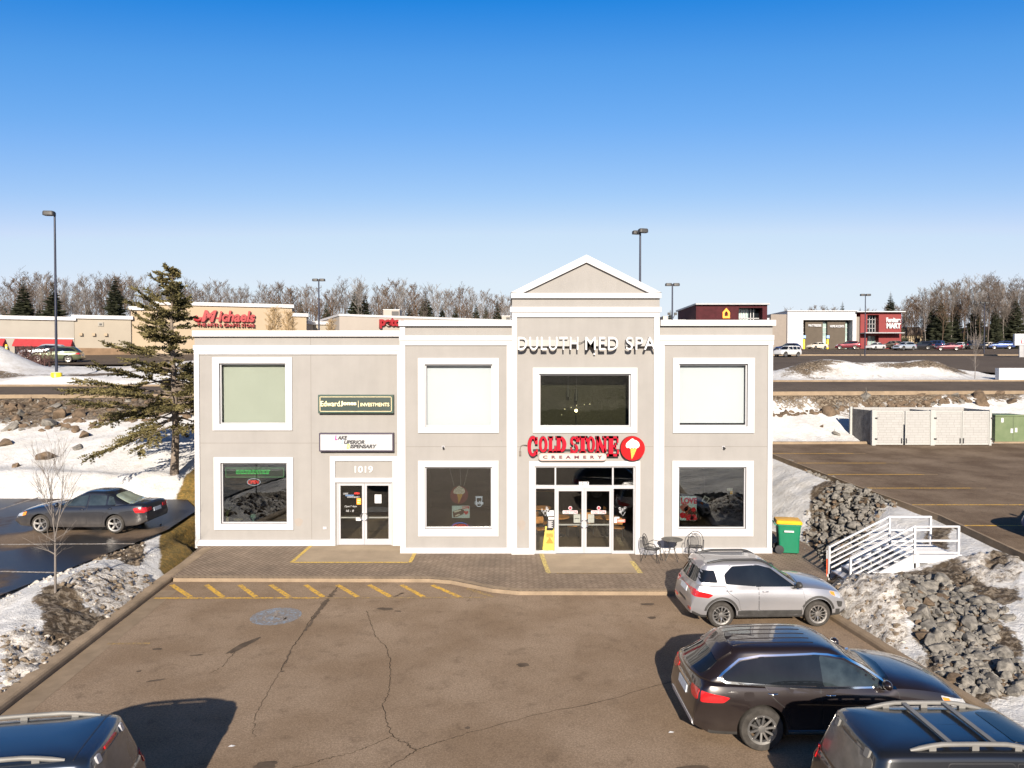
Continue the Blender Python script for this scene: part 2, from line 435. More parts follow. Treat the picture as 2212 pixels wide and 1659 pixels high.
def store_lot_z(x, Y): return lin([(68, 6.75), (75, 7.1), (90, 8.3), (125, 9.9)], Y) + .12
def far_h(x, Y):
    """terrain flattened under the back road"""
    z = ground(x, Y)
    yn = road_y(x)
    if yn - 2.5 < Y < yn + ROAD_W + 3:
        zr = road_h(x, Y)
        e = sm(-1.4, -.1, Y - yn) * (1 - sm(ROAD_W + .1, ROAD_W + 1.8, Y - yn))
        z = lerp(z, zr - .10, e)
    if 55 < Y < 175:
        for P, f in ((FARLOT, lambda x, y: far_lot_z(x, y) + .10), (FARLOT2, lambda x, y: far_lot_z(x, y) + .15), (STORELOT, store_lot_z)):
            d = sdist(P, x, Y)
            if d < 2.2: z = lerp(f(x, Y) - .22, z, sm(.0, 2.2, d)) if d > 0 else f(x, Y) - .22
    return z
def road_h(x, Y):
    t = sm(-13, 13, x); s = clamp((Y - road_y(x)) / ROAD_W)
    return lerp(lerp(4.85, 5.3, s), lerp(4.9, 5.55, s), t) + .06

# regions where the snow has gone (world coordinates worked out from where they lie in the photo)
def gp(pts, z): return [tuple(onz(u, v, z).xy) for u, v in pts]
DIRT = [
    gp([(197, 1192), (250, 1168), (311, 1165), (318, 1195), (300, 1222), (205, 1225)], .35),
    gp([(300, 1160), (372, 1108), (390, 1112), (330, 1170)], .45),
    gp([(63, 1335), (110, 1305), (167, 1308), (230, 1325), (345, 1258), (345, 1275), (237, 1345), (150, 1400), (80, 1385)], .12),
    gp([(0, 1525), (140, 1405), (150, 1415), (0, 1540)], .03),
    gp([(1800, 1320), (1850, 1345), (1925, 1400), (1990, 1450), (2070, 1500), (2160, 1560), (2150, 1590), (1900, 1420)], .1),
    gp([(1730, 1170), (1750, 1100), (1900, 1088), (1930, 1130), (1850, 1170), (1800, 1240)], .4),
    gp([(1925, 1240), (2060, 1238), (2150, 1290), (2146, 1334), (2212, 1385), (2212, 1441), (2081, 1469), (2038, 1455), (2010, 1399), (1948, 1314)], .5),
    gp([(2100, 1252), (2212, 1262), (2212, 1285), (2150, 1282)], .9),
    gp([(1990, 1140), (2060, 1150), (2050, 1195), (1990, 1185)], 1.1),
    gp([(2135, 1185), (2190, 1190), (2180, 1210), (2130, 1205)], 1.2),
    gp([(1700, 1008), (1740, 1018), (1850, 1058), (1800, 1052), (1730, 1030)], 1.2),
]
DIRTY = [
    gp([(126, 1300), (190, 1255), (319, 1236), (330, 1262), (240, 1335), (167, 1305)], .22),
    gp([(0, 1400), (60, 1378), (150, 1385), (150, 1410), (0, 1530)], .08),
    gp([(1790, 1262), (1830, 1240), (1925, 1240), (1960, 1320), (1960, 1390), (1880, 1390), (1800, 1330)], .3),
    gp([(1960, 1380), (2010, 1410), (2060, 1470), (2100, 1520), (2030, 1480)], .2),
    gp([(2060, 1200), (2212, 1210), (2212, 1250), (2080, 1240)], 1.0),
    gp([(340, 1100), (418, 1090), (418, 1120), (330, 1150)], .5),
]
DIRT2 = [  # world polygons farther off
    [(-60, 40.5), (-34, 38.8), (-27, 39.8), (-17, 42.4), (-17, 46), (-60, 43)],
    [(16, 47.6), (25, 48.0), (36, 49.4), (60, 51.6), (60, 53), (36, 51), (16, 49.3)],
    [(-34, 57), (-24, 58), (-20, 66), (-30, 70), (-36, 62)], [(-44, 53.8), (-32, 53.2), (-30, 56.5), (-36, 57.5)],
    [(-22, 57), (-14, 57), (-12, 68), (-22, 66)],
    [(22, 62), (31, 63.2), (35, 64), (38, 63.4), (41, 64.5), (41, 66.6), (31, 66.2), (22, 68)],
    [(66, 113), (80, 112), (78, 119), (66, 120)], [(20, 66), (24, 66), (26, 74), (20, 76)],
]
GRASS = [gp([(345, 1180), (380, 1120), (424, 1085), (426, 1180), (400, 1205), (355, 1225)], .15)]
def mask(x, Y):
    n = noise.noise(Vector((x * .9, Y * .9, 5.5))) * .45
    d = 0; g = 0; a = 0; bb = 0
    if Y < -5: d = 1.0
    for P in DIRT:
        s = sdist(P, x, Y)
        if s < .7: d = max(d, sm(.22, -.25, s + n * .5))
    if Y > 36:
        for k_, P in enumerate(DIRT2):
            s = sdist(P, x, Y)
            if s < 3: d = max(d, (clamp(.5 + 2.2 * noise.noise(Vector((x * .16, Y * .4, 9.1))), 0, 1.3) if k_ > 1 else 1) * sm(1.6, -1.2, s + n * 2.4)); bb = max(bb, .55 * clamp(.6 + .9 * noise.noise(Vector((x * .3, Y * .3, 4.4)))) * sm(2.4, -.4, s + n * 2.4))
    for P in GRASS:
        s = sdist(P, x, Y)
        if s < .5: g = max(g, sm(.35, -.2, s + n * .4))
    if Y > 66 and not (x < 60 and Y < 120 and False):
        # far ground: bare brown verge and forest floor among patches of snow
        d = max(d, .42 + n * .5 if Y > 125 else .25 + n * .4)
    b = bb
    for P in DIRTY:
        s = sdist(P, x, Y)
        if s < .7: b = max(b, sm(.25, -.25, s + n * .5))
    return d, g, b

def snow_material():
    m = bpy.data.materials.new('snow_and_dirt'); m.use_nodes = True; t = m.node_tree; L = t.links
    p = t.nodes['Principled BSDF']; tc = nd(t, 'ShaderNodeTexCoord')
    at_ = nd(t, 'ShaderNodeVertexColor', layer_name='mask'); sp = nd(t, 'ShaderNodeSeparateColor'); L.new(at_.outputs[0], sp.inputs[0])
    def nz(scale, det=6, rg=.62):
        n = nd(t, 'ShaderNodeTexNoise', Scale=scale, Detail=det, Roughness=rg); L.new(tc.outputs['Object'], n.inputs['Vector']); return n.outputs[0]
    def mixc(f, a, b):
        x = nd(t, 'ShaderNodeMix', data_type='RGBA')
        for i, c in ((6, a), (7, b)):
            if isinstance(c, tuple): x.inputs[i].default_value = c4(c)
            else: L.new(c, x.inputs[i])
        if isinstance(f, float): x.inputs[0].default_value = f
        else: L.new(f, x.inputs[0])
        return x.outputs[2]
    def mr(v, a, b, c=0., d=1.):
        r = nd(t, 'ShaderNodeMapRange', interpolation_type='SMOOTHSTEP'); L.new(v, r.inputs[0])
        for i, q in ((1, a), (2, b), (3, c), (4, d)): r.inputs[i].default_value = q
        return r.outputs[0]
    def ma(op, a, b):
        r = nd(t, 'ShaderNodeMath', operation=op)
        for i, q in ((0, a), (1, b)):
            if isinstance(q, (int, float)): r.inputs[i].default_value = q
            else: L.new(q, r.inputs[i])
        return r.outputs[0]
    n1, n2, n3 = nz(1.7, 8, .7), nz(6.5, 6, .65), nz(28, 3)
    snow = mixc(mr(n1, .35, .7), (.60, .60, .60), (.49, .475, .45))
    snow = mixc(mr(n2, .60, .78, 0, .45), snow, (.27, .215, .155))
    dirt = mixc(mr(n1, .35, .65), (.035, .025, .016), (.105, .076, .049))
    dirt = mixc(mr(n2, .46, .60), dirt, (.22, .18, .135))
    grs = mixc(mr(n2, .35, .65), (.24, .15, .04), (.12, .09, .03))
    fd = mr(ma('ADD', ma('MULTIPLY', ma('ADD', n1, ma('MULTIPLY', n2, 1.3)), .9), ma('MULTIPLY', sp.outputs[0], .75)), 1.36, 1.60)
    fg = mr(ma('ADD', ma('MULTIPLY', n2, .6), sp.outputs[1]), .62, .9)
    dsn = mixc(mr(n2, .30, .58), (.13, .102, .074), mixc(mr(ma('ADD', ma('MULTIPLY', n3, .55), ma('MULTIPLY', n1, .45)), .34, .56), (.29, .245, .19), (.58, .555, .52)))
    fb = mr(ma('ADD', ma('MULTIPLY', n1, .6), sp.outputs[2]), .62, .95)
    snow = mixc(fb, snow, dsn)
    col = mixc(fd, snow, dirt); col = mixc(fg, col, grs)
    L.new(col, p.inputs['Base Color']); p.inputs['Roughness'].default_value = .8; p.inputs['Specular IOR Level'].default_value = .25
    b = nd(t, 'ShaderNodeBump', Strength=.8, Distance=.08)
    L.new(ma('ADD', ma('MULTIPLY', n2, 1.0), ma('MULTIPLY', n3, .35)), b.inputs['Height']); L.new(b.outputs[0], p.inputs['Normal'])
    return m
MT['snow'] = snow_material()

def axis_steps(spec):
    out = []
    for a, b, s in spec:
        n = max(1, round((b - a) / s)); out += [a + (b - a) * i / n for i in range(n)]
    return out + [spec[-1][1]]
def build_terrain():
    xs = axis_steps([(-1500, -300, 120), (-300, -70, 6), (-70, -34, 1.0), (-34, -21, .4), (-21, -14.5, .2), (-14.5, -9, .11), (-9, 7.5, .6), (7.5, 13.5, .11), (13.5, 21, .2), (21, 34, .4), (34, 110, 1.0), (110, 320, 6), (320, 1500, 120)])
    ys = axis_steps([(-400, -60, 40), (-60, 6, 2.2), (6, 11, .3), (11, 29, .14), (29, 34, .2), (34, 53, .3), (53, 75, .6), (75, 130, 1.6), (130, 360, 6), (360, 1800, 120)])
    nx = len(xs)
    v, cols = [], []
    for y in ys:
        for x in xs:
            q = mask(x, y); z = far_h(x, y); k = min(1, q[0] * .6 + q[2])
            if k > .02 and y < 34:
                e = sm(.1, .5, min(sdist(FLOT, x, y), sdist(WALK, x, y))) if -15 < x < 12 else 1
                z += k * e * (.13 * abs(noise.noise(Vector((x * 2.3, y * 2.3, 3)))) + .16 * noise.noise(Vector((x * 4.2, y * 4.2, 8))) + .07 * noise.noise(Vector((x * 9, y * 9, 5))))
            v.append((x, y, z)); cols.append(q)
    f = [(j * nx + i, j * nx + i + 1, (j + 1) * nx + i + 1, (j + 1) * nx + i) for j in range(len(ys) - 1) for i in range(nx - 1)]
    me = bpy.data.meshes.new('snow_ground'); me.from_pydata(v, [], f)
    ca = me.color_attributes.new('mask', 'FLOAT_COLOR', 'POINT')
    ca.data.foreach_set('color', [c for q in cols for c in (q[0], q[1], q[2], 1)])
    me.polygons.foreach_set('use_smooth', [True] * len(f)); me.materials.append(MT['snow'])
    o = link('snowy_ground', me); tag(o, kind='structure', label='snow covered ground with brown dirt and dead grass patches')
    return o
build_terrain()

# ------------------------------------------------------------------ asphalt, kerbs, pavers, paint
def asphalt_material(name, dry, dark, light, wet=0., sc=.45):
    m = bpy.data.materials.new(name); m.use_nodes = True; t = m.node_tree; L = t.links
    p = t.nodes['Principled BSDF']; tc = nd(t, 'ShaderNodeTexCoord')
    def nz(scale, det=6, rg=.6, st=None):
        n = nd(t, 'ShaderNodeTexNoise', Scale=scale, Detail=det, Roughness=rg)
        if st:
            mp = nd(t, 'ShaderNodeMapping'); mp.inputs['Scale'].default_value = st; L.new(tc.outputs['Object'], mp.inputs[0]); L.new(mp.outputs[0], n.inputs['Vector'])
        else: L.new(tc.outputs['Object'], n.inputs['Vector'])
        return n.outputs[0]
    def mr(v, a, b, c=0., d=1.):
        r = nd(t, 'ShaderNodeMapRange', interpolation_type='SMOOTHSTEP'); L.new(v, r.inputs[0])
        for i, q in ((1, a), (2, b), (3, c), (4, d)): r.inputs[i].default_value = q
        return r.outputs[0]
    def mixc(f, a, b):
        x = nd(t, 'ShaderNodeMix', data_type='RGBA')
        for i, c in ((6, a), (7, b)):
            if isinstance(c, tuple): x.inputs[i].default_value = c4(c)
            else: L.new(c, x.inputs[i])
        L.new(f, x.inputs[0]); return x.outputs[2]
    big, med, fine, streak = nz(sc), nz(2.3, 8, .7), nz(75, 2), nz(.9, 5, .6, (1, .25, 1))
    col = mixc(mr(big, .3, .7), dry, light)
    col = mixc(mr(med, .50, .76, 0, .62), col, dark)
    col = mixc(mr(streak, .55, .8, 0, .35), col, light)
    vm = nd(t, 'ShaderNodeVectorMath', operation='SCALE'); L.new(col, vm.inputs[0]); L.new(mr(fine, .3, .7, .72, 1.28), vm.inputs['Scale'])
    col = vm.outputs[0]
    vm = nd(t, 'ShaderNodeVectorMath', operation='SCALE'); L.new(col, vm.inputs[0]); L.new(mr(nz(24, 3, .75), .32, .68, .80, 1.20), vm.inputs['Scale'])
    col = mixc(mr(nz(42, 2), .70, .78, 0, .55), vm.outputs[0], (.36, .30, .23))
    if wet:
        wf = mr(nz(.22, 4, .55), .5 - wet * .22, .62 - wet * .22)
        col = mixc(wf, col, (.018, .017, .018)); L.new(mr(wf, 0, 1, .85, .34), p.inputs['Roughness'])
    else: p.inputs['Roughness'].default_value = .88
    p.inputs['Specular IOR Level'].default_value = .35 if wet else .12
    L.new(col, p.inputs['Base Color'])
    b = nd(t, 'ShaderNodeBump', Strength=.35 if not wet else .1, Distance=.01); L.new(fine, b.inputs['Height']); L.new(b.outputs[0], p.inputs['Normal'])
    return m
MT['asphalt'] = asphalt_material('asphalt', (.20, .142, .094), (.115, .081, .055), (.265, .198, .14))
MT['asphalt_right'] = asphalt_material('asphalt_right', (.102, .070, .046), (.062, .045, .032), (.19, .142, .10))
MT['asphalt_wet'] = asphalt_material('asphalt_wet', (.11, .076, .05), (.05, .037, .027), (.165, .12, .083), wet=.45)
MT['asphalt_far'] = asphalt_material('asphalt_far', (.082, .063, .048), (.05, .04, .031), (.105, .082, .062), sc=.1)
MT['asphalt_road'] = asphalt_material('asphalt_road', (.085, .065, .05), (.035, .03, .027), (.115, .09, .068), sc=.3)
def paint_material(name, col, wear):
    m = bpy.data.materials.new(name); m.use_nodes = True; t = m.node_tree; L = t.links
    p = t.nodes['Principled BSDF']; tc = nd(t, 'ShaderNodeTexCoord')
    n = nd(t, 'ShaderNodeTexNoise', Scale=14, Detail=7, Roughness=.7); L.new(tc.outputs['Object'], n.inputs['Vector'])
    r = nd(t, 'ShaderNodeMapRange'); r.inputs[1].default_value = .5 - wear * .3; r.inputs[2].default_value = .62 - wear * .2
    L.new(n.outputs[0], r.inputs[0])
    x = nd(t, 'ShaderNodeMix', data_type='RGBA'); x.inputs[6].default_value = c4(col); x.inputs[7].default_value = (.16, .12, .085, 1)
    rr = nd(t, 'ShaderNodeMath', operation='MULTIPLY'); rr.inputs[1].default_value = .85; L.new(r.outputs[0], rr.inputs[0])
    L.new(rr.outputs[0], x.inputs[0]); L.new(x.outputs[2], p.inputs['Base Color']); p.inputs['Roughness'].default_value = .75
    return m
MT['yline'] = paint_material('yellow_line_paint', (.62, .36, .03), .15)
MT['yline_faint'] = paint_material('worn_yellow_line_paint', (.48, .30, .06), .62)
MT['yline_worn'] = paint_material('faded_stall_paint', (.44, .28, .05), .5)
MT['yline_pale'] = paint_material('pale_yellow_line_paint', (.62, .48, .14), .25)
MT['wline'] = paint_material('white_line_paint', (.5, .48, .45), .4)
MT['yline_out'] = paint_material('yellow_outline_paint', (.62, .42, .07), .12)
MT['bluedot'] = paint_material('faded_blue_paint', (.20, .29, .40), .5)
MT['bluedot_w'] = paint_material('faded_white_paint', (.46, .46, .47), .65)

def sheet(name, poly, zf, mat, kind='structure', label=None, step=1.2, th=0):
    """a flat-laid sheet of outline poly at height zf(x, y), cut fine enough to follow a slope"""
    bm = bmesh.new(); bm.faces.new([bm.verts.new((x, y, 0)) for x, y in poly])
    if step:
        xs = [p[0] for p in poly]; ys = [p[1] for p in poly]
        for k in range(1, int((max(xs) - min(xs)) / step) + 1):
            bmesh.ops.bisect_plane(bm, geom=bm.verts[:] + bm.edges[:] + bm.faces[:], plane_co=(min(xs) + k * step, 0, 0), plane_no=(1, 0, 0))
        for k in range(1, int((max(ys) - min(ys)) / step) + 1):
            bmesh.ops.bisect_plane(bm, geom=bm.verts[:] + bm.edges[:] + bm.faces[:], plane_co=(0, min(ys) + k * step, 0), plane_no=(0, 1, 0))
    for v in bm.verts: v.co.z = zf(v.co.x, v.co.y)
    bmesh.ops.recalc_face_normals(bm, faces=bm.faces)
    for f in bm.faces:
        if f.normal.z < 0: f.normal_flip()
    me = bpy.data.meshes.new(name); bm.to_mesh(me); bm.free(); me.materials.append(mat)
    o = link(name, me)
    return tag(o, label, kind=kind)
ZA = -.12
sheet('front_parking_lot', FLOT, lambda x, y: ZA, MT['asphalt'], label='dry brown asphalt of the front parking lot', step=0)
sheet('right_parking_lot', RLOT, lambda x, y: rlot_z(y), MT['asphalt_right'], label='raised asphalt lot beside the building', step=0)
sheet('left_parking_lot', LLOT, lambda x, y: llot_z(y), MT['asphalt_wet'], label='wet asphalt of the lot with the dark sedan', step=0)

MT['kerbconcrete'] = M('kerb_concrete', (.27, .205, .14), .9, var=.22, vs=1.3, bump=.2, bs=50, gr=.14, gs=50)
def ribbon(name, pts, w, zf, h, mat, side=1, label=None, kind='structure'):
    """kerb: a strip w wide on one side of the line pts, its top at zf + h with a real face down to zf - .15"""
    mb = MB(); n = len(pts); L = []
    for i, p in enumerate(pts):
        a, b = Vector(pts[max(i - 1, 0)]), Vector(pts[min(i + 1, n - 1)]); d = (b - a).normalized(); q = Vector((-d.y, d.x)) * side
        p = Vector(p); z = zf(p.x, p.y); o = p + q * w
        j = noise.noise(Vector((p.x * 2, p.y * 2, 0))) * .008
        L.append([(p.x, p.y, z - .15), (p.x + q.x * .02, p.y + q.y * .02, z + h - .025 + j), (p.x + q.x * .05, p.y + q.y * .05, z + h + j), (o.x, o.y, z + h + j), (o.x, o.y, z - .15)])
        L[-1][1:3] = [(p.x + q.x * .01, p.y + q.y * .01, z + h - .07 + j), (p.x + q.x * .04, p.y + q.y * .04, z + h - .022 + j), (p.x + q.x * .09, p.y + q.y * .09, z + h + j)]
    m = len(L[0])
    vs = [q for r in L for q in r]
    fs = [(i * m + k, i * m + k + 1, (i + 1) * m + k + 1, (i + 1) * m + k) for i in range(n - 1) for k in range(m - 1)] + [tuple(range(m)), tuple(range((n - 1) * m, n * m))]
    mb.add(vs, fs); o = mb.build(name, mat)
    return tag(o, label, kind=kind)
def dens(pts, s=.5):
    out = []
    for a, b in zip(pts, pts[1:]):
        k = max(1, int(math.dist(a, b) / s)); out += [(a[0] + (b[0] - a[0]) * i / k, a[1] + (b[1] - a[1]) * i / k) for i in range(k)]
    return out + [pts[-1]]
ribbon('kerb', dens([(xl_front(-14), -14), (xl_front(22.0), 22.0), (xl_front(26.3) + .1, 26.3)]), .36, lambda x, y: ZA, .15, MT['kerbconcrete'], 1, 'concrete kerb along the left edge of the front lot')
ribbon('kerb', dens([(-10.62, 22.5)] + WALK[1:7]), .26, lambda x, y: ZA, .125, MT['concrete'], 1, 'curving concrete kerb along the paved walk')
ribbon('kerb', dens([(8.2, 21.12), (xr_front(20.45) - .08, 20.9), (xr_front(20.2), 20.2), (xr_front(-14), -14)]), .2, lambda x, y: ZA, .16, MT['concrete'], 1, 'concrete kerb along the right edge of the front lot')
ribbon('kerb', dens([(xl_right(y), y) for y in (4, 21, 25, 31, 38.5, 42.4)]), .18, lambda x, y: rlot_z(y), .13, MT['concrete'], 1, 'concrete kerb along the raised right lot')
ribbon('kerb', dens([(13.4, 42.45), (24.3, 42.6)]), .22, lambda x, y: rlot_z(y), .14, MT['concrete'], 1, 'concrete kerb at the back of the right lot')
gut = [(xl_front(y) + .03, y) for y in (-14, 21.6)] + [(xl_front(21.6) + .52, 21.6), (xl_front(-14) + .52, -14)]
sheet('gutter', gut, lambda x, y: ZA + .004, MT['concrete'], label='concrete gutter strip beside the left kerb', step=0)

def paver_material():
    m = bpy.data.materials.new('brick_pavers'); m.use_nodes = True; t = m.node_tree; L = t.links
    p = t.nodes['Principled BSDF']; tc = nd(t, 'ShaderNodeTexCoord')
    mp = nd(t, 'ShaderNodeMapping'); mp.inputs['Rotation'].default_value = (0, 0, R(45)); L.new(tc.outputs['Object'], mp.inputs[0])
    br = nd(t, 'ShaderNodeTexBrick', Scale=1.0); br.offset = .5
    br.inputs['Brick Width'].default_value = .25; br.inputs['Row Height'].default_value = .125; br.inputs['Mortar Size'].default_value = .011
    br.inputs['Color1'].default_value = (.195, .142, .098, 1); br.inputs['Color2'].default_value = (.245, .184, .130, 1); br.inputs['Mortar'].default_value = (.07, .048, .032, 1)
    L.new(mp.outputs[0], br.inputs['Vector'])
    n = nd(t, 'ShaderNodeTexNoise', Scale=.8, Detail=7, Roughness=.65); L.new(tc.outputs['Object'], n.inputs['Vector'])
    r = nd(t, 'ShaderNodeMapRange'); r.inputs[1].default_value = .3; r.inputs[2].default_value = .7; r.inputs[3].default_value = .72; r.inputs[4].default_value = 1.18
    L.new(n.outputs[0], r.inputs[0])
    vm = nd(t, 'ShaderNodeVectorMath', operation='SCALE'); L.new(br.outputs[0], vm.inputs[0]); L.new(r.outputs[0], vm.inputs['Scale'])
    L.new(vm.outputs[0], p.inputs['Base Color']); p.inputs['Roughness'].default_value = .85
    b = nd(t, 'ShaderNodeBump', Strength=.4, Distance=.008); L.new(br.outputs['Fac'], b.inputs['Height']); b.invert = True; L.new(b.outputs[0], p.inputs['Normal'])
    return m
MT['paver'] = paver_material()
sheet('brick_walk', WALK, lambda x, y: 0, MT['paver'], label='brown brick paver walk in front of the shops', step=0)
MT['padconcrete'] = M('pad_concrete', (.31, .245, .172), .9, var=.14, vs=1.1, gr=.08, gs=50)
PADS = [(-7.45, -3.45, 24.3, YW + .02), (1.12, 4.12, 23.0, YP + .02)]
for x0, x1, y0, y1 in PADS:
    sheet('concrete_path', [(x0, y0), (x1, y0), (x1, y1), (x0, y1)], lambda x, y: .004, MT['padconcrete'], label='smooth concrete pad in front of a shop door', step=0)
mb = MB()
def flat(mb, pts, z, m=0): mb.add([(x, y, z if not callable(z) else z(x, y)) for x, y in pts], [tuple(range(len(pts)))], m)
def stripe(mb, p, q, w, z, m=0):
    p, q = Vector(p), Vector(q); d = (q - p).normalized(); n = Vector((-d.y, d.x)) * w / 2
    flat(mb, [tuple(p + n), tuple(p - n), tuple(q - n), tuple(q + n)], z, m)
x0, x1, y0, y1 = PADS[0]
for a, b in (((x0, y0), (x0, y1)), ((x0 + .07, y0), (x1 - .07, y0)), ((x1, y0), (x1, YB - .05))): stripe(mb, a, b, .13, .008)
x0, x1, y0, y1 = PADS[1]
stripe(mb, (x0 + .05, y0), (x0 - .08, y1), .15, .008, 1); stripe(mb, (x1, y0), (x1 - .05, y1 - 1.0), .17, .008, 1); stripe(mb, (x0 + .3, y0), (x1 - .2, y0), .07, .008, 2)
o = mb.build('yellow_markings', [MT['yline_out'], MT['yline_pale'], MT['yline_faint']]); tag(o, 'yellow painted outline of the concrete door pads', kind='structure')
mb = MB()
tops = [371, 445.8, 517.6, 584.8, 659.7, 728.5, 797, 867.5, 933, 1008]; bots = [411, 481, 552.7, 624.5, 697.9, 772.8, 844.6, 915, 992.8, 1066]
for k, (a, b) in enumerate(zip(tops, bots)):
    p, q = onz(a, 1263.5 + max(0, a - 930) * .1, ZA), onz(b, 1289.5, ZA)
    stripe(mb, p.xy, q.xy, .155, ZA + .004, 0 if k < 9 else 1)
stripe(mb, onz(333, 1292.5, ZA).xy, onz(690, 1292, ZA).xy, .10, ZA + .008, 0); stripe(mb, onz(692, 1292, ZA).xy, onz(1050, 1291, ZA).xy, .09, ZA + .008, 1)
stripe(mb, onz(324, 1390, ZA).xy, onz(232, 1391, ZA).xy, .09, ZA + .008, 1)
for k, u in enumerate((1230, 1330)): pass
o = mb.build('hatched_markings', [MT['yline'], MT['yline_faint']]); tag(o, 'yellow hatched no parking stripes along the kerb', kind='structure')
mb = MB()
for a, b in (((0, 1181.5), (290, 1177)), ((0, 1230.5), (150, 1229.5)), ((0, 1118), (95, 1090))):
    p, q = onz(a[0], a[1], .45), onz(b[0], b[1], .5)
    k = max(2, int((q - p).length / .8))
    for i in range(k):
        s, e = p.lerp(q, i / k), p.lerp(q, (i + 1) / k); stripe(mb, s.xy, e.xy, .1, lambda x, y: llot_z(y) + .005)
o = mb.build('stall_markings', [MT['wline']]); tag(o, 'white stall lines on the wet left lot', kind='structure')
mb = MB()
for k in range(6):
    y = 24.07 + 3 * k
    for i in range(8):
        stripe(mb, (xl_right(y) + .1 + i * .65, y), (xl_right(y) + .1 + (i + 1) * .65, y), .11, lambda xx, yy: rlot_z(yy) + .005, 0 if i < 7 else 1)
o = mb.build('stall_markings', [MT['yline'], MT['yline_faint']]); tag(o, 'yellow stall lines on the raised right lot', kind='structure')
# faded blue accessible-parking disc with its worn white figure
mb = MB(); flat(mb, circ(-6.35, 19.32, .66, 40, .70), ZA + .004, 0)
cx, cy = -6.35, 19.3
flat(mb, circ(cx - .08, cy + .40, .085, 16), ZA + .008, 1)
stripe(mb, (cx - .08, cy + .3), (cx - .02, cy - .05), .10, ZA + .008, 1); stripe(mb, (cx - .02, cy - .04), (cx + .25, cy - .06), .09, ZA + .008, 1); stripe(mb, (cx + .25, cy - .05), (cx + .36, cy - .34), .09, ZA + .008, 1)
for k in range(14):
    a, b = R(120 + k * 18), R(120 + (k + 1) * 18)
    stripe(mb, (cx + .02 + .3 * math.cos(a), cy - .12 + .3 * math.sin(a)), (cx + .02 + .3 * math.cos(b), cy - .12 + .3 * math.sin(b)), .06, ZA + .008, 1)
o = mb.build('accessible_parking_marking', [MT['bluedot'], MT['bluedot_w']]); tag(o, 'faded blue disc with worn white wheelchair symbol on the asphalt', kind='structure')

# cracks and tar patches
MT['crack'] = M('crack', (.055, .04, .028), .9, var=.3)
MT['stain'] = M('oil_stain', (.095, .070, .050), .8, var=.3, vs=4)
mb = MB(); rc = random.Random(3)
def crack(pix, w, z=ZA + .004, m=0):
    pts = []
    for a, b in zip(pix, pix[1:]):
        for k in range(9):
            t = k / 9; pts.append((lerp(a[0], b[0], t), lerp(a[1], b[1], t)))
    pts.append(pix[-1])
    P = [onz(u, v, z) for u, v in pts]
    P = [p + Vector((rc.uniform(-.028, .028), rc.uniform(-.028, .028), 0)) for p in P]
    for p, q in zip(P, P[1:]): stripe(mb, p.xy, q.xy, w * rc.uniform(.4, 1.0), z, m)
S = lambda x, y: (432 + x / 3.272, 1152 + y / 3.272)
crack([S(980, 370), S(890, 480), S(800, 580), S(730, 690), S(640, 830), S(575, 965)], .035)
crack([S(575, 965), S(490, 1110), S(400, 1270), S(370, 1390), S(385, 1440)], .014)
crack([S(1180, 550), S(1210, 640), S(1240, 730), S(1330, 820), S(1345, 920), S(1345, 1050), S(1330, 1140), S(1295, 1200), S(1310, 1320), S(1360, 1435)], .022)
crack([S(1360, 1435), S(1200, 1500), S(1050, 1560), S(900, 1590), S(780, 1630), S(650, 1655)], .022)
crack([S(1360, 1435), S(1450, 1480), S(1525, 1535), S(1680, 1480), S(1885, 1415), (1150, 1545), (1320, 1510), (1455, 1470)], .022)
crack([S(1525, 1535), S(1420, 1600), S(1330, 1659)], .022)
crack([S(70, 990), S(160, 940), S(250, 830)], .018)
crack([(1040, 1250), (1010, 1300)], .01)
o = mb.build('asphalt_cracks', [MT['crack']]); tag(o, 'dark branching cracks in the front asphalt', kind='structure')
mb = MB()
def blob(u, v, rx, ry, z=ZA + .0045, a=0, n=26, sd=0):
    c = onz(u, v, z); out = []
    for k in range(n):
        t = 2 * math.pi * k / n; q = 1 + .45 * noise.noise(Vector((math.cos(t) * 1.5, math.sin(t) * 1.5, sd)))
        x, y = rx * q * math.cos(t), ry * q * math.sin(t); out.append((c.x + x * math.cos(a) - y * math.sin(a), c.y + x * math.sin(a) + y * math.cos(a)))
    flat(mb, out, z)
crack([S(960, 400), S(890, 480), S(810, 590)], .17, ZA + .0042); crack([S(810, 590), S(740, 690)], .09, ZA + .0042); crack([S(1440, 420), S(1370, 450)], .12, ZA + .0042); crack([S(590, 940), S(640, 830)], .05, ZA + .0042)
for i, (u, v, rx, ry, a) in enumerate([(525, 1395, .12, .5, -.35), (1398, 1305, .22, .1, 0), (1408, 1334, .12, .1, 0), (1130, 1436, .16, .1, 0), (575, 1652, .2, .12, 0), (832, 1315, .25, .12, 0),
    (860, 1320, .1, .05, 0), (412, 1953, .1, .1, 0), (340, 1402, .12, .06, 0), (425, 1415, .14, .05, .3), (335, 1470, .18, .05, .4), (300, 1450, .06, .04, 0), (990, 1730, .05, .05, 0), (610, 1450, .05, .04, 0), (1010, 1572, .05, .05, 0), (1500, 1660, .3, .1, 0)]):
    blob(u, v, rx, ry, a=a, sd=i * 3.3)
o = mb.build('oil_stains', [MT['stain']]); tag(o, 'dark stains and patches on the front asphalt', kind='structure')

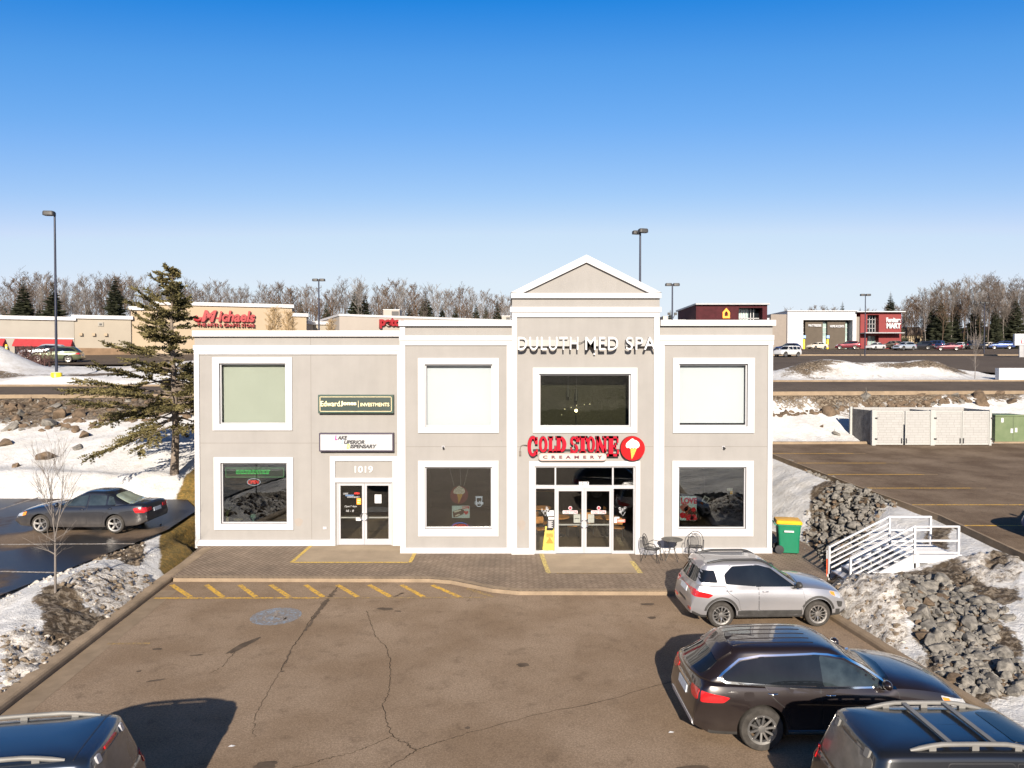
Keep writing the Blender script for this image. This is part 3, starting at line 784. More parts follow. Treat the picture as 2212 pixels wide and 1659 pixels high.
# ------------------------------------------------------------------ back road, far lots
def strip_sheet(name, rows, mat, label):
    """rows: list of polylines (same length) of 3-D points"""
    n = len(rows[0]); vs = [tuple(p) for r in rows for p in r]
    fs = [(j * n + i, j * n + i + 1, (j + 1) * n + i + 1, (j + 1) * n + i) for j in range(len(rows) - 1) for i in range(n - 1)]
    mb = MB(); mb.add(vs, fs); o = mb.build(name, mat, smooth=30); return tag(o, label, kind='structure')
xs = [-70 + 3 * k for k in range(61)]
strip_sheet('back_road', [[(x, road_y(x) + s, road_h(x, road_y(x) + s)) for x in xs] for s in (0, 1.8, 3.6, 5.4, 7.2)], MT['asphalt_road'], 'asphalt road running behind the building')
ribbon('kerb', [(x, road_y(x)) for x in xs], .35, lambda x, y: road_h(x, road_y(x)), .12, MT['concrete'], -1, 'tan concrete kerb on the near side of the back road')
ribbon('kerb', [(x, road_y(x) + ROAD_W) for x in xs], .4, lambda x, y: road_h(x, road_y(x) + ROAD_W), .13, MT['concrete'], 1, 'tan concrete kerb on the far side of the back road')
sheet('far_parking_lot', FARLOT, lambda x, y: far_lot_z(x, y) + .10, MT['asphalt_far'], label='dark asphalt of the furniture store lot', step=6)
sheet('far_parking_lot', FARLOT2, lambda x, y: far_lot_z(x, y) + .15, MT['asphalt_far'], label='asphalt row of parked cars before the furniture store', step=6)
ribbon('kerb', [(42 + 3 * k, 119.6) for k in range(24)], .6, lambda x, y: far_lot_z(x, y) + .12, .2, MT['concrete'], 1, 'pale kerb crossing the furniture store lot')
sheet('store_parking_lot', STORELOT, store_lot_z, MT['asphalt_far'], label='asphalt lot before the strip of stores', step=5)
# ------------------------------------------------------------------ the two-storey shop building
BLDG = empty('commercial_building', (0, YB, 0), label='two storey taupe stucco shop building with white trim and a gabled centre', cat='building')
BLDG.location = (0, 0, 0)
def wall_sheet(mb, x0, x1, z0, z1, y, holes, depth=.16, m=0):
    xs = sorted({x0, x1, *[h[0] for h in holes], *[h[1] for h in holes]}); zs = sorted({z0, z1, *[h[2] for h in holes], *[h[3] for h in holes]})
    for a, b in zip(xs, xs[1:]):
        for c, d in zip(zs, zs[1:]):
            cx, cz = (a + b) / 2, (c + d) / 2
            if not any(h[0] < cx < h[1] and h[2] < cz < h[3] for h in holes):
                mb.quad((a, y, c), (b, y, c), (b, y, d), (a, y, d), m)
    for a, b, c, d in holes:
        mb.quad((a, y, c), (a, y + depth, c), (a, y + depth, d), (a, y, d), m); mb.quad((b, y, c), (b, y, d), (b, y + depth, d), (b, y + depth, c), m)
        mb.quad((a, y, c), (b, y, c), (b, y + depth, c), (a, y + depth, c), m); mb.quad((a, y, d), (a, y + depth, d), (b, y + depth, d), (b, y, d), m)
def rect(u0, u1, v0, v1, Y): return (XX(u0, Y), XX(u1, Y), ZZ(v1, Y), ZZ(v0, Y))
WIN = {  # outer trim and inner opening of every window, as measured
    'green': (YW, (460.5, 632, 771.6, 929.6), (475, 618.3, 785, 916)),
    'dispensary': (YW, (462, 633.4, 987.5, 1144), (476.5, 620, 999.5, 1131)),
    'bay_up': (YB, (903.5, 1077.4, 773.5, 935), (918, 1064, 787, 922)),
    'bay_low': (YB, (903.2, 1076.8, 994.9, 1158), (917.5, 1063, 1008.4, 1142)),
    'centre': (YP, (1151, 1376, 794.3, 934.6), (1164.5, 1362, 807.4, 922)),
    'right_up': (YB, (1453, 1628.7, 773, 935.2), (1466, 1614, 786, 921)),
    'right_low': (YB, (1452, 1627.8, 995, 1158), (1465.5, 1612, 1008.4, 1142)),
}
DOOR1 = rect(726, 846, 1041.5, 1181, YW); DOOR2 = rect(1154.5, 1372.5, 1007, 1197.5, YP)
TOPW, TOPB = ZZ(716, YW), ZZ(694, YB)
TZ0 = 0.0
def holes(*k): return [rect(*WIN[n][2], WIN[n][0]) for n in k]
XWB = XX(866, YB)                                           # where the bay meets the wing
XPL, XPR = XX(1106, YP), XX(1424, YP)
mb = MB(); wall_sheet(mb, BX0, XWB, TZ0, TOPW, YW, holes('green', 'dispensary') + [(DOOR1[0], DOOR1[1], TZ0, DOOR1[3])])
mb.quad((BX0, YW, TZ0 - .4), (BX0, YBACK, TZ0 - .4), (BX0, YBACK, TOPW), (BX0, YW, TOPW))
mb.quad((BX0, YBACK, -.4), (BX1, YBACK, -.4), (BX1, YBACK, TOPW), (BX0, YBACK, TOPW))
mb.build('wall', MT['stucco'], BLDG)
mb = MB(); wall_sheet(mb, XWB, XPL, TZ0, TOPB, YB, holes('bay_up', 'bay_low')); wall_sheet(mb, XPR, BX1, TZ0, TOPB, YB, holes('right_up', 'right_low'))
mb.quad((XWB, YB, TZ0), (XWB, YBACK, TZ0), (XWB, YBACK, TOPB), (XWB, YB, TOPB)); mb.quad((BX1, YB, TZ0 - .3), (BX1, YBACK, TZ0 - .3), (BX1, YBACK, TOPB), (BX1, YB, TOPB))
mb.quad((XWB, YBACK + .003, TOPW), (BX1, YBACK + .003, TOPW), (BX1, YBACK + .003, TOPB), (XWB, YBACK + .003, TOPB))
mb.build('wall', MT['stucco'], BLDG)
EAVE = ZZ(640, YP); APEX = (XX(1265.7, YP), ZZ(552, YP))
mb = MB(); wall_sheet(mb, XPL, XPR, TZ0, EAVE, YP, holes('centre') + [(DOOR2[0], DOOR2[1], TZ0, DOOR2[3])])
mb.add([(XPL, YP, EAVE), (XPR, YP, EAVE), (APEX[0], YP, APEX[1] - .12)], [(0, 1, 2)])
for x in (XPL, XPR): mb.quad((x, YP, TZ0), (x, YP + 4.5, TZ0), (x, YP + 4.5, EAVE), (x, YP, EAVE))
mb.add([(XPL, YP + 4.5, TOPB - .5), (XPR, YP + 4.5, TOPB - .5), (XPR, YP + 4.5, EAVE), (APEX[0], YP + 4.5, APEX[1] - .12), (XPL, YP + 4.5, EAVE)], [(0, 1, 2, 3, 4)])
mb.build('wall', MT['stucco'], BLDG)
# gable roof, flat roofs
mb = MB()
for x in (XPL - .05, XPR + .05):
    mb.add([(x, YP - .10, EAVE + .12), (APEX[0], YP - .10, APEX[1]), (APEX[0], YP + 4.6, APEX[1]), (x, YP + 4.6, EAVE + .12)], [(0, 1, 2, 3)])
mb.build('gable_roof', MT['trim'], BLDG)
mb = MB(); mb.box(BX0 + .02, XWB, YW + .3, YBACK - .02, TOPW - .75, TOPW - .6); mb.box(XWB + .02, BX1 - .02, YB + .3, YBACK - .02, TOPB - .75, TOPB - .6)
mb.build('roof', M('roof_membrane', (.5, .49, .47), .9), BLDG)

# parapet caps, cornices, bands, pilasters, base boards
def tbox(mb, u0, u1, v0, v1, Y, proud, back=.02):
    a, b, c, d = rect(u0, u1, v0, v1, Y); mb.box(a, b, Y - proud, Y + back, c, d)
mb = MB()
tbox(mb, 419.5, 864.6, 714.3, 727.2, YW, .13, .3); a, b, c, d = rect(419.5, 866, 714.3, 727, YW)
mb.box(a, a + .3, YW + .3, YBACK + .12, c, d); mb.box(a + .3, BX1, YBACK - .2, YBACK + .13, c - .003, d - .003)
mb.build('parapet_cap', MT['trim'], BLDG)
mb = MB(); tbox(mb, 862.8, 1105.5, 692.8, 704.6, YB, .14, .3); a, b, c, d = rect(863, 1105, 692.8, 704.6, YB); mb.box(a, a + .3, YB + .3, YBACK + .1, c, d)
mb.build('parapet_cap', MT['trim'], BLDG)
mb = MB(); tbox(mb, 1424.6, 1672, 691.6, 704.1, YB, .14, .3); a, b, c, d = rect(1424, 1672, 691.6, 704.1, YB); mb.box(b - .3, b, YB + .3, YBACK + .1, c, d)
mb.build('parapet_cap', MT['trim'], BLDG)
for Y, lo, hi, segs in ((YW, (746, 756), (756.4, 765.8), (421, 864.5)), (YB, (725, 735.6), (736, 746), (864.4, 1105.6)), (YB, (724, 734.8), (735.2, 745.4), (1424, 1669.5))):
    mb = MB(); tbox(mb, segs[0] - 1, segs[1], lo[0], lo[1], Y, .085); tbox(mb, segs[0], segs[1], hi[0], hi[1], Y, .055); mb.build('cornice', MT['trim'], BLDG)
mb = MB(); tbox(mb, 1102, 1426.5, 663.6, 674.6, YP, .11); tbox(mb, 1106, 1423.5, 675, 685.3, YP, .07); mb.build('cornice', MT['trim'], BLDG)
def pil(u0, u1, v0, v1, Y, p):
    mb = MB(); tbox(mb, u0, u1, v0, v1, Y, p); mb.build('pilaster', MT['trim'], BLDG)
pil(421, 431.6, 766.2, 1165, YW, .05); pil(858.6, 864.3, 766.2, 1165, YW, .05)
pil(864.4, 876, 746.4, 1182, YB, .05); pil(864.4, 876, 705, 724.6, YB, .05); pil(1094.8, 1105.4, 746.4, 1182, YB, .05)
pil(1106, 1116.6, 685.7, 1183, YP, .055); pil(1411.8, 1423.6, 685.7, 1183, YP, .055)
pil(1424.2, 1434.4, 745.8, 1182, YB, .05); pil(1657.8, 1668, 745.8, 1182, YB, .05)
mb = MB(); tbox(mb, 421, 713.2, 1165.4, 1183, YW, .075); tbox(mb, 858.2, 864.4, 1165.4, 1183, YW, .075); mb.build('base_board', MT['trim'], BLDG)
mb = MB(); tbox(mb, 864.2, 1105, 1182.2, 1198.5, YB, .075); mb.build('base_board', MT['trim'], BLDG)
mb = MB(); tbox(mb, 1424.5, 1668.5, 1182.2, 1198.5, YB, .075); mb.build('base_board', MT['trim'], BLDG)
for q_ in ((1105, 1143), (1382.8, 1424.4)):
    mb = MB(); tbox(mb, q_[0], q_[1], 1183.2, 1199.5, YP, .085); mb.build('base_board', MT['trim'], BLDG)
# gable trim: raking boards and the horizontal band
ex, ez = XX(1104, YP), ZZ(633.6, YP); fx = XX(1425.8, YP); dz = .255
mb = MB()
for e in (ex, fx):
    mb.prism([(e, ez + .02), (APEX[0], APEX[1] + .01), (APEX[0], APEX[1] - dz), (lerp(e, APEX[0], .155), ez + .0)], 'y', YP - .12, YP + .02)
mb.build('gable_trim', MT['trim'], BLDG)
mb = MB(); tbox(mb, 1104, 1425.8, 633.8, 644.5, YP, .116); mb.build('gable_trim', MT['trim'], BLDG)
# stucco control joints
mb = MB()
def jbox(u0, u1, v0, v1, Y): tbox(mb, u0, u1, v0, v1, Y, .003, 0)
for u0, u1, v0, v1 in ((671.7, 672.3, 727.4, 745.8), (671.7, 672.3, 766, 1165), (431.8, 671, 956.8, 957.4), (673, 858, 956.8, 957.4)): jbox(u0, u1, v0, v1, YW)
jbox(876.2, 1094.6, 964.5, 965.1, YB); jbox(1434.6, 1657.6, 964.3, 964.9, YB); jbox(1116.8, 1138, 964.6, 965.2, YP); jbox(1394, 1411.6, 964.5, 965.1, YP)
mb.build('wall_joints', MT['joint'], BLDG)
# patched stucco
MT['patch'] = M('stucco_patch', (.27, .24, .215), .9, var=.06)
for u, v, ru, rv, Y in ((1127, 1134, 8, 12, YP), (645, 1128, 9, 9, YW)):
    mb = MB(); c = at(u, v, Y); s = Y / F; mb.add([(c.x + ru * s * math.cos(t) * (1 + .15 * math.sin(3 * t)), Y - .002, c.z + rv * s * math.sin(t)) for t in [k * .3142 for k in range(20)]], [tuple(range(20))]); mb.build('stucco_patch', MT['patch'], BLDG)

def window(name, glass, blind=None, frame='trim'):
    Y, o, i = WIN[name]; a, b, c, d = rect(*o, Y); e, f, g, h = rect(*i, Y)
    mb = MB(); p = .06
    for q in ((a, b, h, d), (a, b, c, g), (a, e, g, h), (f, b, g, h)): mb.box(q[0], q[1], Y - p, Y + .02, q[2], q[3])
    win = mb.build('window', MT[frame], BLDG)
    mb = MB(); t = .05
    for q in ((e, f, h - t, h), (e, f, g, g + t), (e, e + t, g + t, h - t), (f - t, f, g + t, h - t)): mb.box(q[0] + .003, q[1] - .003, Y + .05, Y + .12, q[2] + .003 * (q[2] == g), q[3] - .003 * (q[3] == h))
    mb.build('frame', MT['alu'], win)
    mb = MB(); mb.box(e + t, f - t, Y + .09, Y + .098, g + t, h - t); mb.build('pane', MT[glass], win)
    if blind:
        mb = MB(); z0 = g + (.10 if name == 'right_up' else .01); mb.box(e + .02, f - .02, Y + .26, Y + .27, z0, h - .02); mb.build('blind', MT[blind], win)
    return win
window('green', 'glass_clear' if 'glass_clear' in MT else 'glass', 'green_blind')
window('bay_up', 'glass_clear', 'white_blind'); window('right_up', 'glass_clear', 'white_blind')
window('centre', 'glass_dark'); window('dispensary', 'glass'); window('bay_low', 'glass'); window('right_low', 'glass')

# door surrounds and doors
def door_leaf(x0, x1, z0, z1, y, hinge, nm='door', st=.085, bot=.22, mid=True, handle_z=1.05):
    """aluminium-framed glass leaf with a push bar and a pull"""
    mb = MB(); t = .045
    for q in ((x0, x0 + st, z0, z1), (x1 - st, x1, z0, z1), (x0 + st, x1 - st, z1 - st, z1), (x0 + st, x1 - st, z0, z0 + bot)): mb.box(q[0], q[1], y, y + t, q[2], q[3])
    d = mb.build(nm, MT['alu'], BLDG)
    mb = MB(); mb.box(x0 + st, x1 - st, y + .018, y + .026, z0 + bot, z1 - st); mb.build('pane', MT['glass_shop'], d)
    mb = MB()
    if mid: mb.box(x0 + st, x1 - st, y + .06, y + .10, z0 + .98, z0 + 1.03)
    mb.build('push_bar', MT['alu'], d)
    xh = x1 - .045 if hinge < 0 else x0 + .045; s = -1 if hinge < 0 else 1
    mb = MB(); zc = z0 + handle_z
    mb.tube([(xh, y, zc + .15), (xh + s * .0, y - .07, zc + .15), (xh + s * .09, y - .07, zc + .05), (xh + s * .09, y - .07, zc - .05), (xh, y - .07, zc - .13), (xh, y, zc - .13)], .016, 8)
    mb.build('handle', MT['chrome'], d)
a, b, c, d = DOOR1
oa, ob, oc, od = rect(713, 858.5, 985, 1183, YW); ia, ib, ic, id_ = rect(724, 848, 995.7, 1031.7, YW)
mb = MB()
for q in ((oa, ob, id_, od), (oa, ia, 0, id_), (ib, ob, 0, id_), (ia, ib, d, ic)): mb.box(q[0], q[1], YW - .07, YW + .02, q[2], q[3])
mb.build('door_surround', MT['trim'], BLDG)
letter('1019', XX(766, YW), XX(805.5, YW), ZZ(1021, YW), ZZ(1006.5, YW), YW, .03, MT['white'], 'house_number', BLDG, off=.02)
mb = MB(); f = .05
for q in ((a, a + f, 0, d), (b - f, b, 0, d), (a + f, b - f, d - f, d)): mb.box(q[0] + .004, q[1] - .004, YW + .03, YW + .14, q[2], q[3] - .004)
mb.build('door_frame', MT['alu'], BLDG)
xm = XX(786, YW)
door_leaf(a + f, xm - .004, .01, d - f, YW + .05, -1); door_leaf(xm + .004, b - f, .01, d - f, YW + .05, 1)
a, b, c, d = DOOR2
oa, ob, oc, od = rect(1143, 1382.6, 995.5, 1198.5, YP)
mb = MB()
for q in ((oa, ob, d, od), (oa, a, 0, d), (b, ob, 0, d)): mb.box(q[0], q[1], YP - .075, YP + .02, q[2], q[3])
mb.build('door_surround', MT['trim'], BLDG)
m1, m2, xm = XX(1200, YP), XX(1324.5, YP), XX(1262.4, YP); zt0, zt1 = ZZ(1056, YP), ZZ(1048.6, YP); f = .055
mb = MB()
for q in ((a, a + f, 0, d), (b - f, b, 0, d), (a + f, b - f, d - f, d), (m1 - f / 2, m1 + f / 2, 0, d - f), (m2 - f / 2, m2 + f / 2, 0, d - f), (a + f, m1 - f / 2, zt0, zt1), (m1 + f / 2, m2 - f / 2, zt0, zt1), (m2 + f / 2, b - f, zt0, zt1),
          (a + f, m1 - f / 2, 0, .1), (m2 + f / 2, b - f, 0, .1)):
    mb.box(q[0] + .004 * (q[0] == a), q[1] - .004 * (q[1] == b), YP + .03, YP + .14, q[2], q[3] - .004 * (q[3] == d))
sf = mb.build('shopfront_frame', MT['alu'], BLDG)
for x0, x1, z0, z1 in ((a + f, m1 - f / 2, .1, zt0), (m2 + f / 2, b - f, .1, zt0), (a + f, m1 - f / 2, zt1, d - f), (m1 + f / 2, m2 - f / 2, zt1, d - f), (m2 + f / 2, b - f, zt1, d - f)):
    mb = MB(); mb.box(x0, x1, YP + .08, YP + .088, z0, z1); mb.build('pane', MT['glass_shop'], sf)
door_leaf(m1 + f / 2 + .004, xm - .004, .01, zt0 - .004, YP + .05, -1); door_leaf(xm + .004, m2 - f / 2 - .004, .01, zt0 - .004, YP + .05, 1)

# rooms behind the glass
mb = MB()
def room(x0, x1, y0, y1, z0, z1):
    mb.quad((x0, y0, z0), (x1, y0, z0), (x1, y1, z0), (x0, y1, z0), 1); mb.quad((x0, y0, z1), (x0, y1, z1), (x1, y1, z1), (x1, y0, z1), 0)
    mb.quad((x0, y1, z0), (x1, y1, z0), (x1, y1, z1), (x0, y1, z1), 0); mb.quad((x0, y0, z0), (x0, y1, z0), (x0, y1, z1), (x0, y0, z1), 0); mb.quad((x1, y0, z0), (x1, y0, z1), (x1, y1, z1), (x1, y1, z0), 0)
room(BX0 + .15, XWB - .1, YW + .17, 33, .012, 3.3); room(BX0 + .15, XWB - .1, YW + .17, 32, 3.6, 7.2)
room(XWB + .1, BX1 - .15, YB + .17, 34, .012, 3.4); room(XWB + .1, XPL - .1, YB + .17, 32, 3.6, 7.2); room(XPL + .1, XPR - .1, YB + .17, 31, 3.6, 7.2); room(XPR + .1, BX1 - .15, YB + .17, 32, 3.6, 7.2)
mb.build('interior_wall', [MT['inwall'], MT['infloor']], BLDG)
mb = MB(); mb.box(XPL + .2, XPR - .2, 26.4, 26.45, 3.65, 7.1); mb.build('partition', M('olive_wall', (.034, .033, .025), .9, var=.2, vs=.8), BLDG)

# rooftop bits behind the parapets
def roof_box(u0, u1, v0, v1, Y, label, dk=0):
    a, b, c, d = rect(u0, u1, v0, v1, Y)
    t = empty('rooftop_unit', ((a + b) / 2, Y, TOPB - .6), label=label, cat='rooftop unit')
    w, h = (b - a) / 2, d - TOPB + .6
    mb = MB(); mb.box(-w, w, -.4, .4, .08, h); mb.build('cabinet', M('unit_paint', (.46, .42, .37) if not dk else (.05, .045, .05), .6), t, bevel=.02)
    mb = MB(); mb.box(-w * .8, w * .8, -.35, .35, 0, .08); mb.build('base', MT['black'], t)
    mb = MB()
    for k in range(5): mb.box(-w * .8, w * .8, -.415, -.4, h * (.35 + .11 * k), h * (.35 + .11 * k) + .03)
    mb.build('louver', MT['joint'], t)
roof_box(1427, 1437, 684, 704, 29.0, 'small grey rooftop unit right of the gable')

# ------------------------------------------------------------------ signs on the facade (each its own thing)
def th(name, label, cat, loc=(0, 0, 0), group=None): return empty(name, loc, 0, label, cat, group)
# white channel letters
a, b, c, d = rect(1118.5, 1414.5, 728.8, 756.4, YP)
s = th('wall_sign', 'white channel letters reading DULUTH MED SPA under the gable', 'wall sign')
px = lambda x: XX((1500 + x / 3.686) / 1.38885, YP - .28)
z0, z1 = c, d
LT = []
for wd, (q0, q1) in (('DULUTH', (197, 862)), ('MED', (940, 1300)), ('SPA', (1388, 1712))):
    LT.append(letter(wd, px(q0), px(q1), z0, z1, YP - .24, .14, MT['white'], side=MT['return'], off=.002, space=1.12))
merge(LT, 'lettering', s)
mb = MB(); rz0, rz1 = ZZ(748, YP - .1), ZZ(734.5, YP - .1)
for q0, q1 in ((205, 858), (950, 1296), (1392, 1704)): mb.box(px(q0), px(q1), YP - .20, YP - .002, rz0, rz1)
mb.build('raceway', M('raceway_paint', (.31, .305, .30), .6, var=.03), s)
mb = MB(); mb.tube([(px(858), YP - .1, rz0 + .12), (px(900), YP - .1, rz0 + .12), (px(935), YP - .1, rz1 - .03), (px(952), YP - .1, rz1 - .03)], .012, 6); mb.build('cable', MT['black'], s)
mb = MB(); mb.box(px(1038), px(1058), YP - .12, YP - .002, z0 - .17, z0 - .06); mb.build('junction_box', MT['trim'], s)
# dark green sign
a, b, c, d = rect(687, 850, 852.8, 893, YW - .2)
s = th('wall_sign', 'dark green sign with cream lettering above the white sign', 'wall sign')
MT['signgreen'] = M('sign_green', (.014, .030, .026), .4, var=.25, vs=.9); MT['cream'] = M('cream_letters', (.85, .72, .42), .5, var=.05)
MT['signgreen2'] = M('sign_green_edge', (.028, .058, .045), .4)
mb = MB(); mb.box(a, b, YW - .2, YW - .003, c, d); mb.build('cabinet', MT['signgreen2'], s, bevel=.015)
mb = MB(); mb.box(a + .06, b - .06, YW - .206, YW - .2, c + .06, d - .06); mb.build('face', MT['signgreen'], s)
mb = MB(); e = .07
for q in ((a + e, b - e, d - e - .015, d - e), (a + e, b - e, c + e, c + e + .015), (a + e, a + e + .015, c + e, d - e), (b - e - .015, b - e, c + e, d - e)): mb.box(q[0], q[1], YW - .211, YW - .206, q[2], q[3])
mb.build('border', MT['cream'], s)
W_, H_ = b - a, d - c; yy = YW - .206
LT = [letter('Edward', a + .036 * W_ + .0, a + .29 * W_, c + .38 * H_, c + .665 * H_, yy, .01, MT['cream'], off=.012), letter('Jones', a + .30 * W_, a + .51 * W_, c + .38 * H_, c + .665 * H_, yy, .01, MT['cream'], off=.045),
      letter('INVESTMENTS', a + .565 * W_, a + .945 * W_, c + .38 * H_, c + .57 * H_, yy, .01, MT['cream'], off=.012)]
mbx = MB(); mbx.box(a + .533 * W_, a + .538 * W_, yy - .01, yy, c + .33 * H_, c + .68 * H_); LT.append(mbx.build('line', MT['cream']))
merge(LT, 'lettering', s)
# white dispensary sign
a, b, c, d = rect(688.8, 850, 935.5, 975.5, YW - .22)
s = th('wall_sign', 'white lightbox sign with slanted black lettering in a dark frame', 'wall sign')
MT['purpleblack'] = M('sign_frame', (.035, .025, .05), .4)
mb = MB(); mb.box(a, b, YW - .22, YW - .003, c, d); mb.build('cabinet', MT['purpleblack'], s, bevel=.012)
MT['signwhite'] = M('sign_face_white', (.38, .38, .39), .4, var=.02)
mb = MB(); mb.box(a + .05, b - .05, YW - .226, YW - .22, c + .05, d - .05); mb.build('face', MT['signwhite'], s)
W_, H_ = b - a, d - c; yy = YW - .226; MT['ink'] = M('black_ink', (.02, .02, .025), .5, var=0)
MT['pink'] = M('pink_ink', (.8, .02, .22), .5, var=0); MT['blueink'] = M('blue_ink', (.25, .42, .75), .5, var=0); MT['greenink'] = M('green_ink', (.33, .65, .10), .5, var=0)
P = lambda x: a + (x - 1290) / 730 * W_; Q = lambda y: d - (y - 160) / 190 * H_
LT = []
for first, rest, x0, x1, x2, y0, y1, mt in (('L', 'AKE', 1446, 1470, 1568, 188, 228, 'pink'), ('S', 'UPERIOR', 1506, 1534, 1738, 233, 273, 'blueink'), ('D', 'ISPENSARY', 1562, 1592, 1856, 277, 317, 'greenink')):
    LT += [letter(first, P(x0), P(x1), Q(y1 + 4), Q(y0 - 4), yy, .008, MT[mt], shear=.22, off=.06), letter(rest, P(x1 + 2), P(x2), Q(y1), Q(y0), yy, .008, MT['ink'], shear=.22, off=.05)]
merge(LT, 'lettering', s)
# red ice cream shop letters
s = th('wall_sign', 'big red serif letters with round ice cream cone emblem over the doors', 'wall sign')
Y0 = YP - .25; C = lambda x, y: ((1500 + x / 3.318) / 1.38885, (1250 + y / 3.318) / 1.38885)
def cx(x): return at(C(x, 0)[0], 970, Y0).x
def cz(y): return at(1106, C(0, y)[1], Y0).z
S_ = 1 / 3.318 / 1.38885 * Y0 / F                            # metres per crop pixel
def serif_letter(mb, ch, x0, x1, y0, y1):
    """fat slab-serif capitals drawn as outlines, in crop pixels"""
    w, h = x1 - x0, y1 - y0
    X = lambda t: cx(x0 + t * w); Z = lambda t: cz(y1 - t * h)
    def R_(a, b, c, d): mb.box(X(a), X(b), Y0, YP - .04, Z(c), Z(d))
    def arc(cx_, cy_, rx, ry, tx, ty, t0, t1, n=22):
        for k in range(n):
            a0, a1 = R(lerp(t0, t1, k / n)), R(lerp(t0, t1, (k + 1) / n)); q = []
            for a_, f_ in ((a0, 0), (a1, 0), (a1, 1), (a0, 1)):
                q.append((X(cx_ + (rx - tx * f_) * math.cos(a_)), Z(cy_ + (ry - ty * f_) * math.sin(a_))))
            mb.prism(q, 'y', Y0, YP - .04)
    sv = .10
    if ch == 'O': arc(.5, .5, .5, .5, .33, .12, 0, 360, 32)
    elif ch == 'C':
        arc(.52, .5, .52, .5, .34, .13, 38, 322, 28); R_(.72, .98, .60, .93); R_(.80, .98, .10, .34)
    elif ch == 'L': R_(.12, .52, 0, 1); R_(0, .66, 1 - sv, 1); R_(0, 1, 0, sv); R_(.80, 1, 0, .40); R_(.66, .8, 0, .2)
    elif ch == 'D': R_(.1, .46, 0, 1); R_(0, .5, 0, sv); R_(0, .5, 1 - sv, 1); arc(.42, .5, .58, .5, .36, .13, -90, 90, 18)
    elif ch == 'S':
        arc(.48, .73, .46, .27, .30, .12, 30, 260, 18); arc(.52, .27, .48, .27, .32, .12, -150, 85, 20); R_(.74, .93, .66, 1); R_(.05, .24, 0, .34)
    elif ch == 'T': R_(.29, .71, 0, 1); R_(0, 1, 1 - sv, 1); R_(0, .18, .66, 1); R_(.82, 1, .66, 1); R_(.16, .84, 0, sv)
    elif ch == 'N':
        R_(.08, .30, 0, 1); R_(.74, .94, 0, 1); R_(0, .38, 0, sv); R_(.62, 1, 1 - sv, 1)
        mb.prism([(X(0), Z(1)), (X(.34), Z(1)), (X(.94), Z(0)), (X(.62), Z(0))], 'y', Y0, YP - .04)
    elif ch == 'E': R_(.14, .52, 0, 1); R_(0, .95, 1 - sv, 1); R_(0, 1, 0, sv + .02); R_(.82, .96, .68, 1); R_(.84, 1, 0, .34); R_(.5, .74, .46, .56); R_(.66, .78, .36, .66)
mb = MB()
for ch, x0, x1, y0, y1 in (('C', 272, 380, 193, 396), ('O', 385, 476, 197, 356), ('L', 476, 562, 200, 356), ('D', 552, 664, 197, 356), ('S', 697, 782, 197, 362), ('T', 774, 876, 197, 358), ('O', 866, 950, 197, 356), ('N', 950, 1068, 197, 358), ('E', 1064, 1187, 197, 396)):
    serif_letter(mb, ch, x0 + 2, x1 - 2, y0, y1)
o = mb.build('lettering', [MT['red'], MT['red_return']], s)
for p_ in o.data.polygons: p_.material_index = 1 if abs(p_.normal.y) < .7 else 0
mb = MB(); mb.box(cx(330), cx(1215), YP - .12, YP - .003, cz(342), cz(330)); mb.build('raceway', MT['black'], s)
pl = rnd([(cx(385), cz(440)), (cx(1060), cz(440)), (cx(1060), cz(364)), (cx(385), cz(364))], 38 * S_, 7)
mb = MB(); mb.prism(pl, 'y', Y0 - .02, YP - .06); mb.build('name_plate', MT['cream_plate'] if 'cream_plate' in MT else M('plate_cream', (.42, .39, .345), .5, var=.03), s)
mb = MB(); pl2 = rnd([(cx(390), cz(435)), (cx(1055), cz(435)), (cx(1055), cz(369)), (cx(390), cz(369))], 33 * S_, 7)
for (p, q) in zip(pl2, pl2[1:] + pl2[:1]): mb.bar((p[0], Y0 - .024, p[1]), (q[0], Y0 - .024, q[1]), .012, .008)
mb.build('border', M('plate_border', (.35, .10, .10), .5), s)
letter('CREAMERY', cx(427), cx(1018), cz(418), cz(386), Y0 - .02, .01, M('maroon_ink', (.10, .01, .03), .5, var=0), 'name_lettering', s, off=.05, space=2.2)
ccx, ccz, cr = cx(1322), cz(317), 121 * S_
mb = MB(); mb.prism(circ(ccx, ccz, cr, 48), 'y', Y0 - .01, YP - .04); mb.build('emblem_disc', M('emblem_red', (.36, .004, .007), .6, var=.05, spec=.15), s)
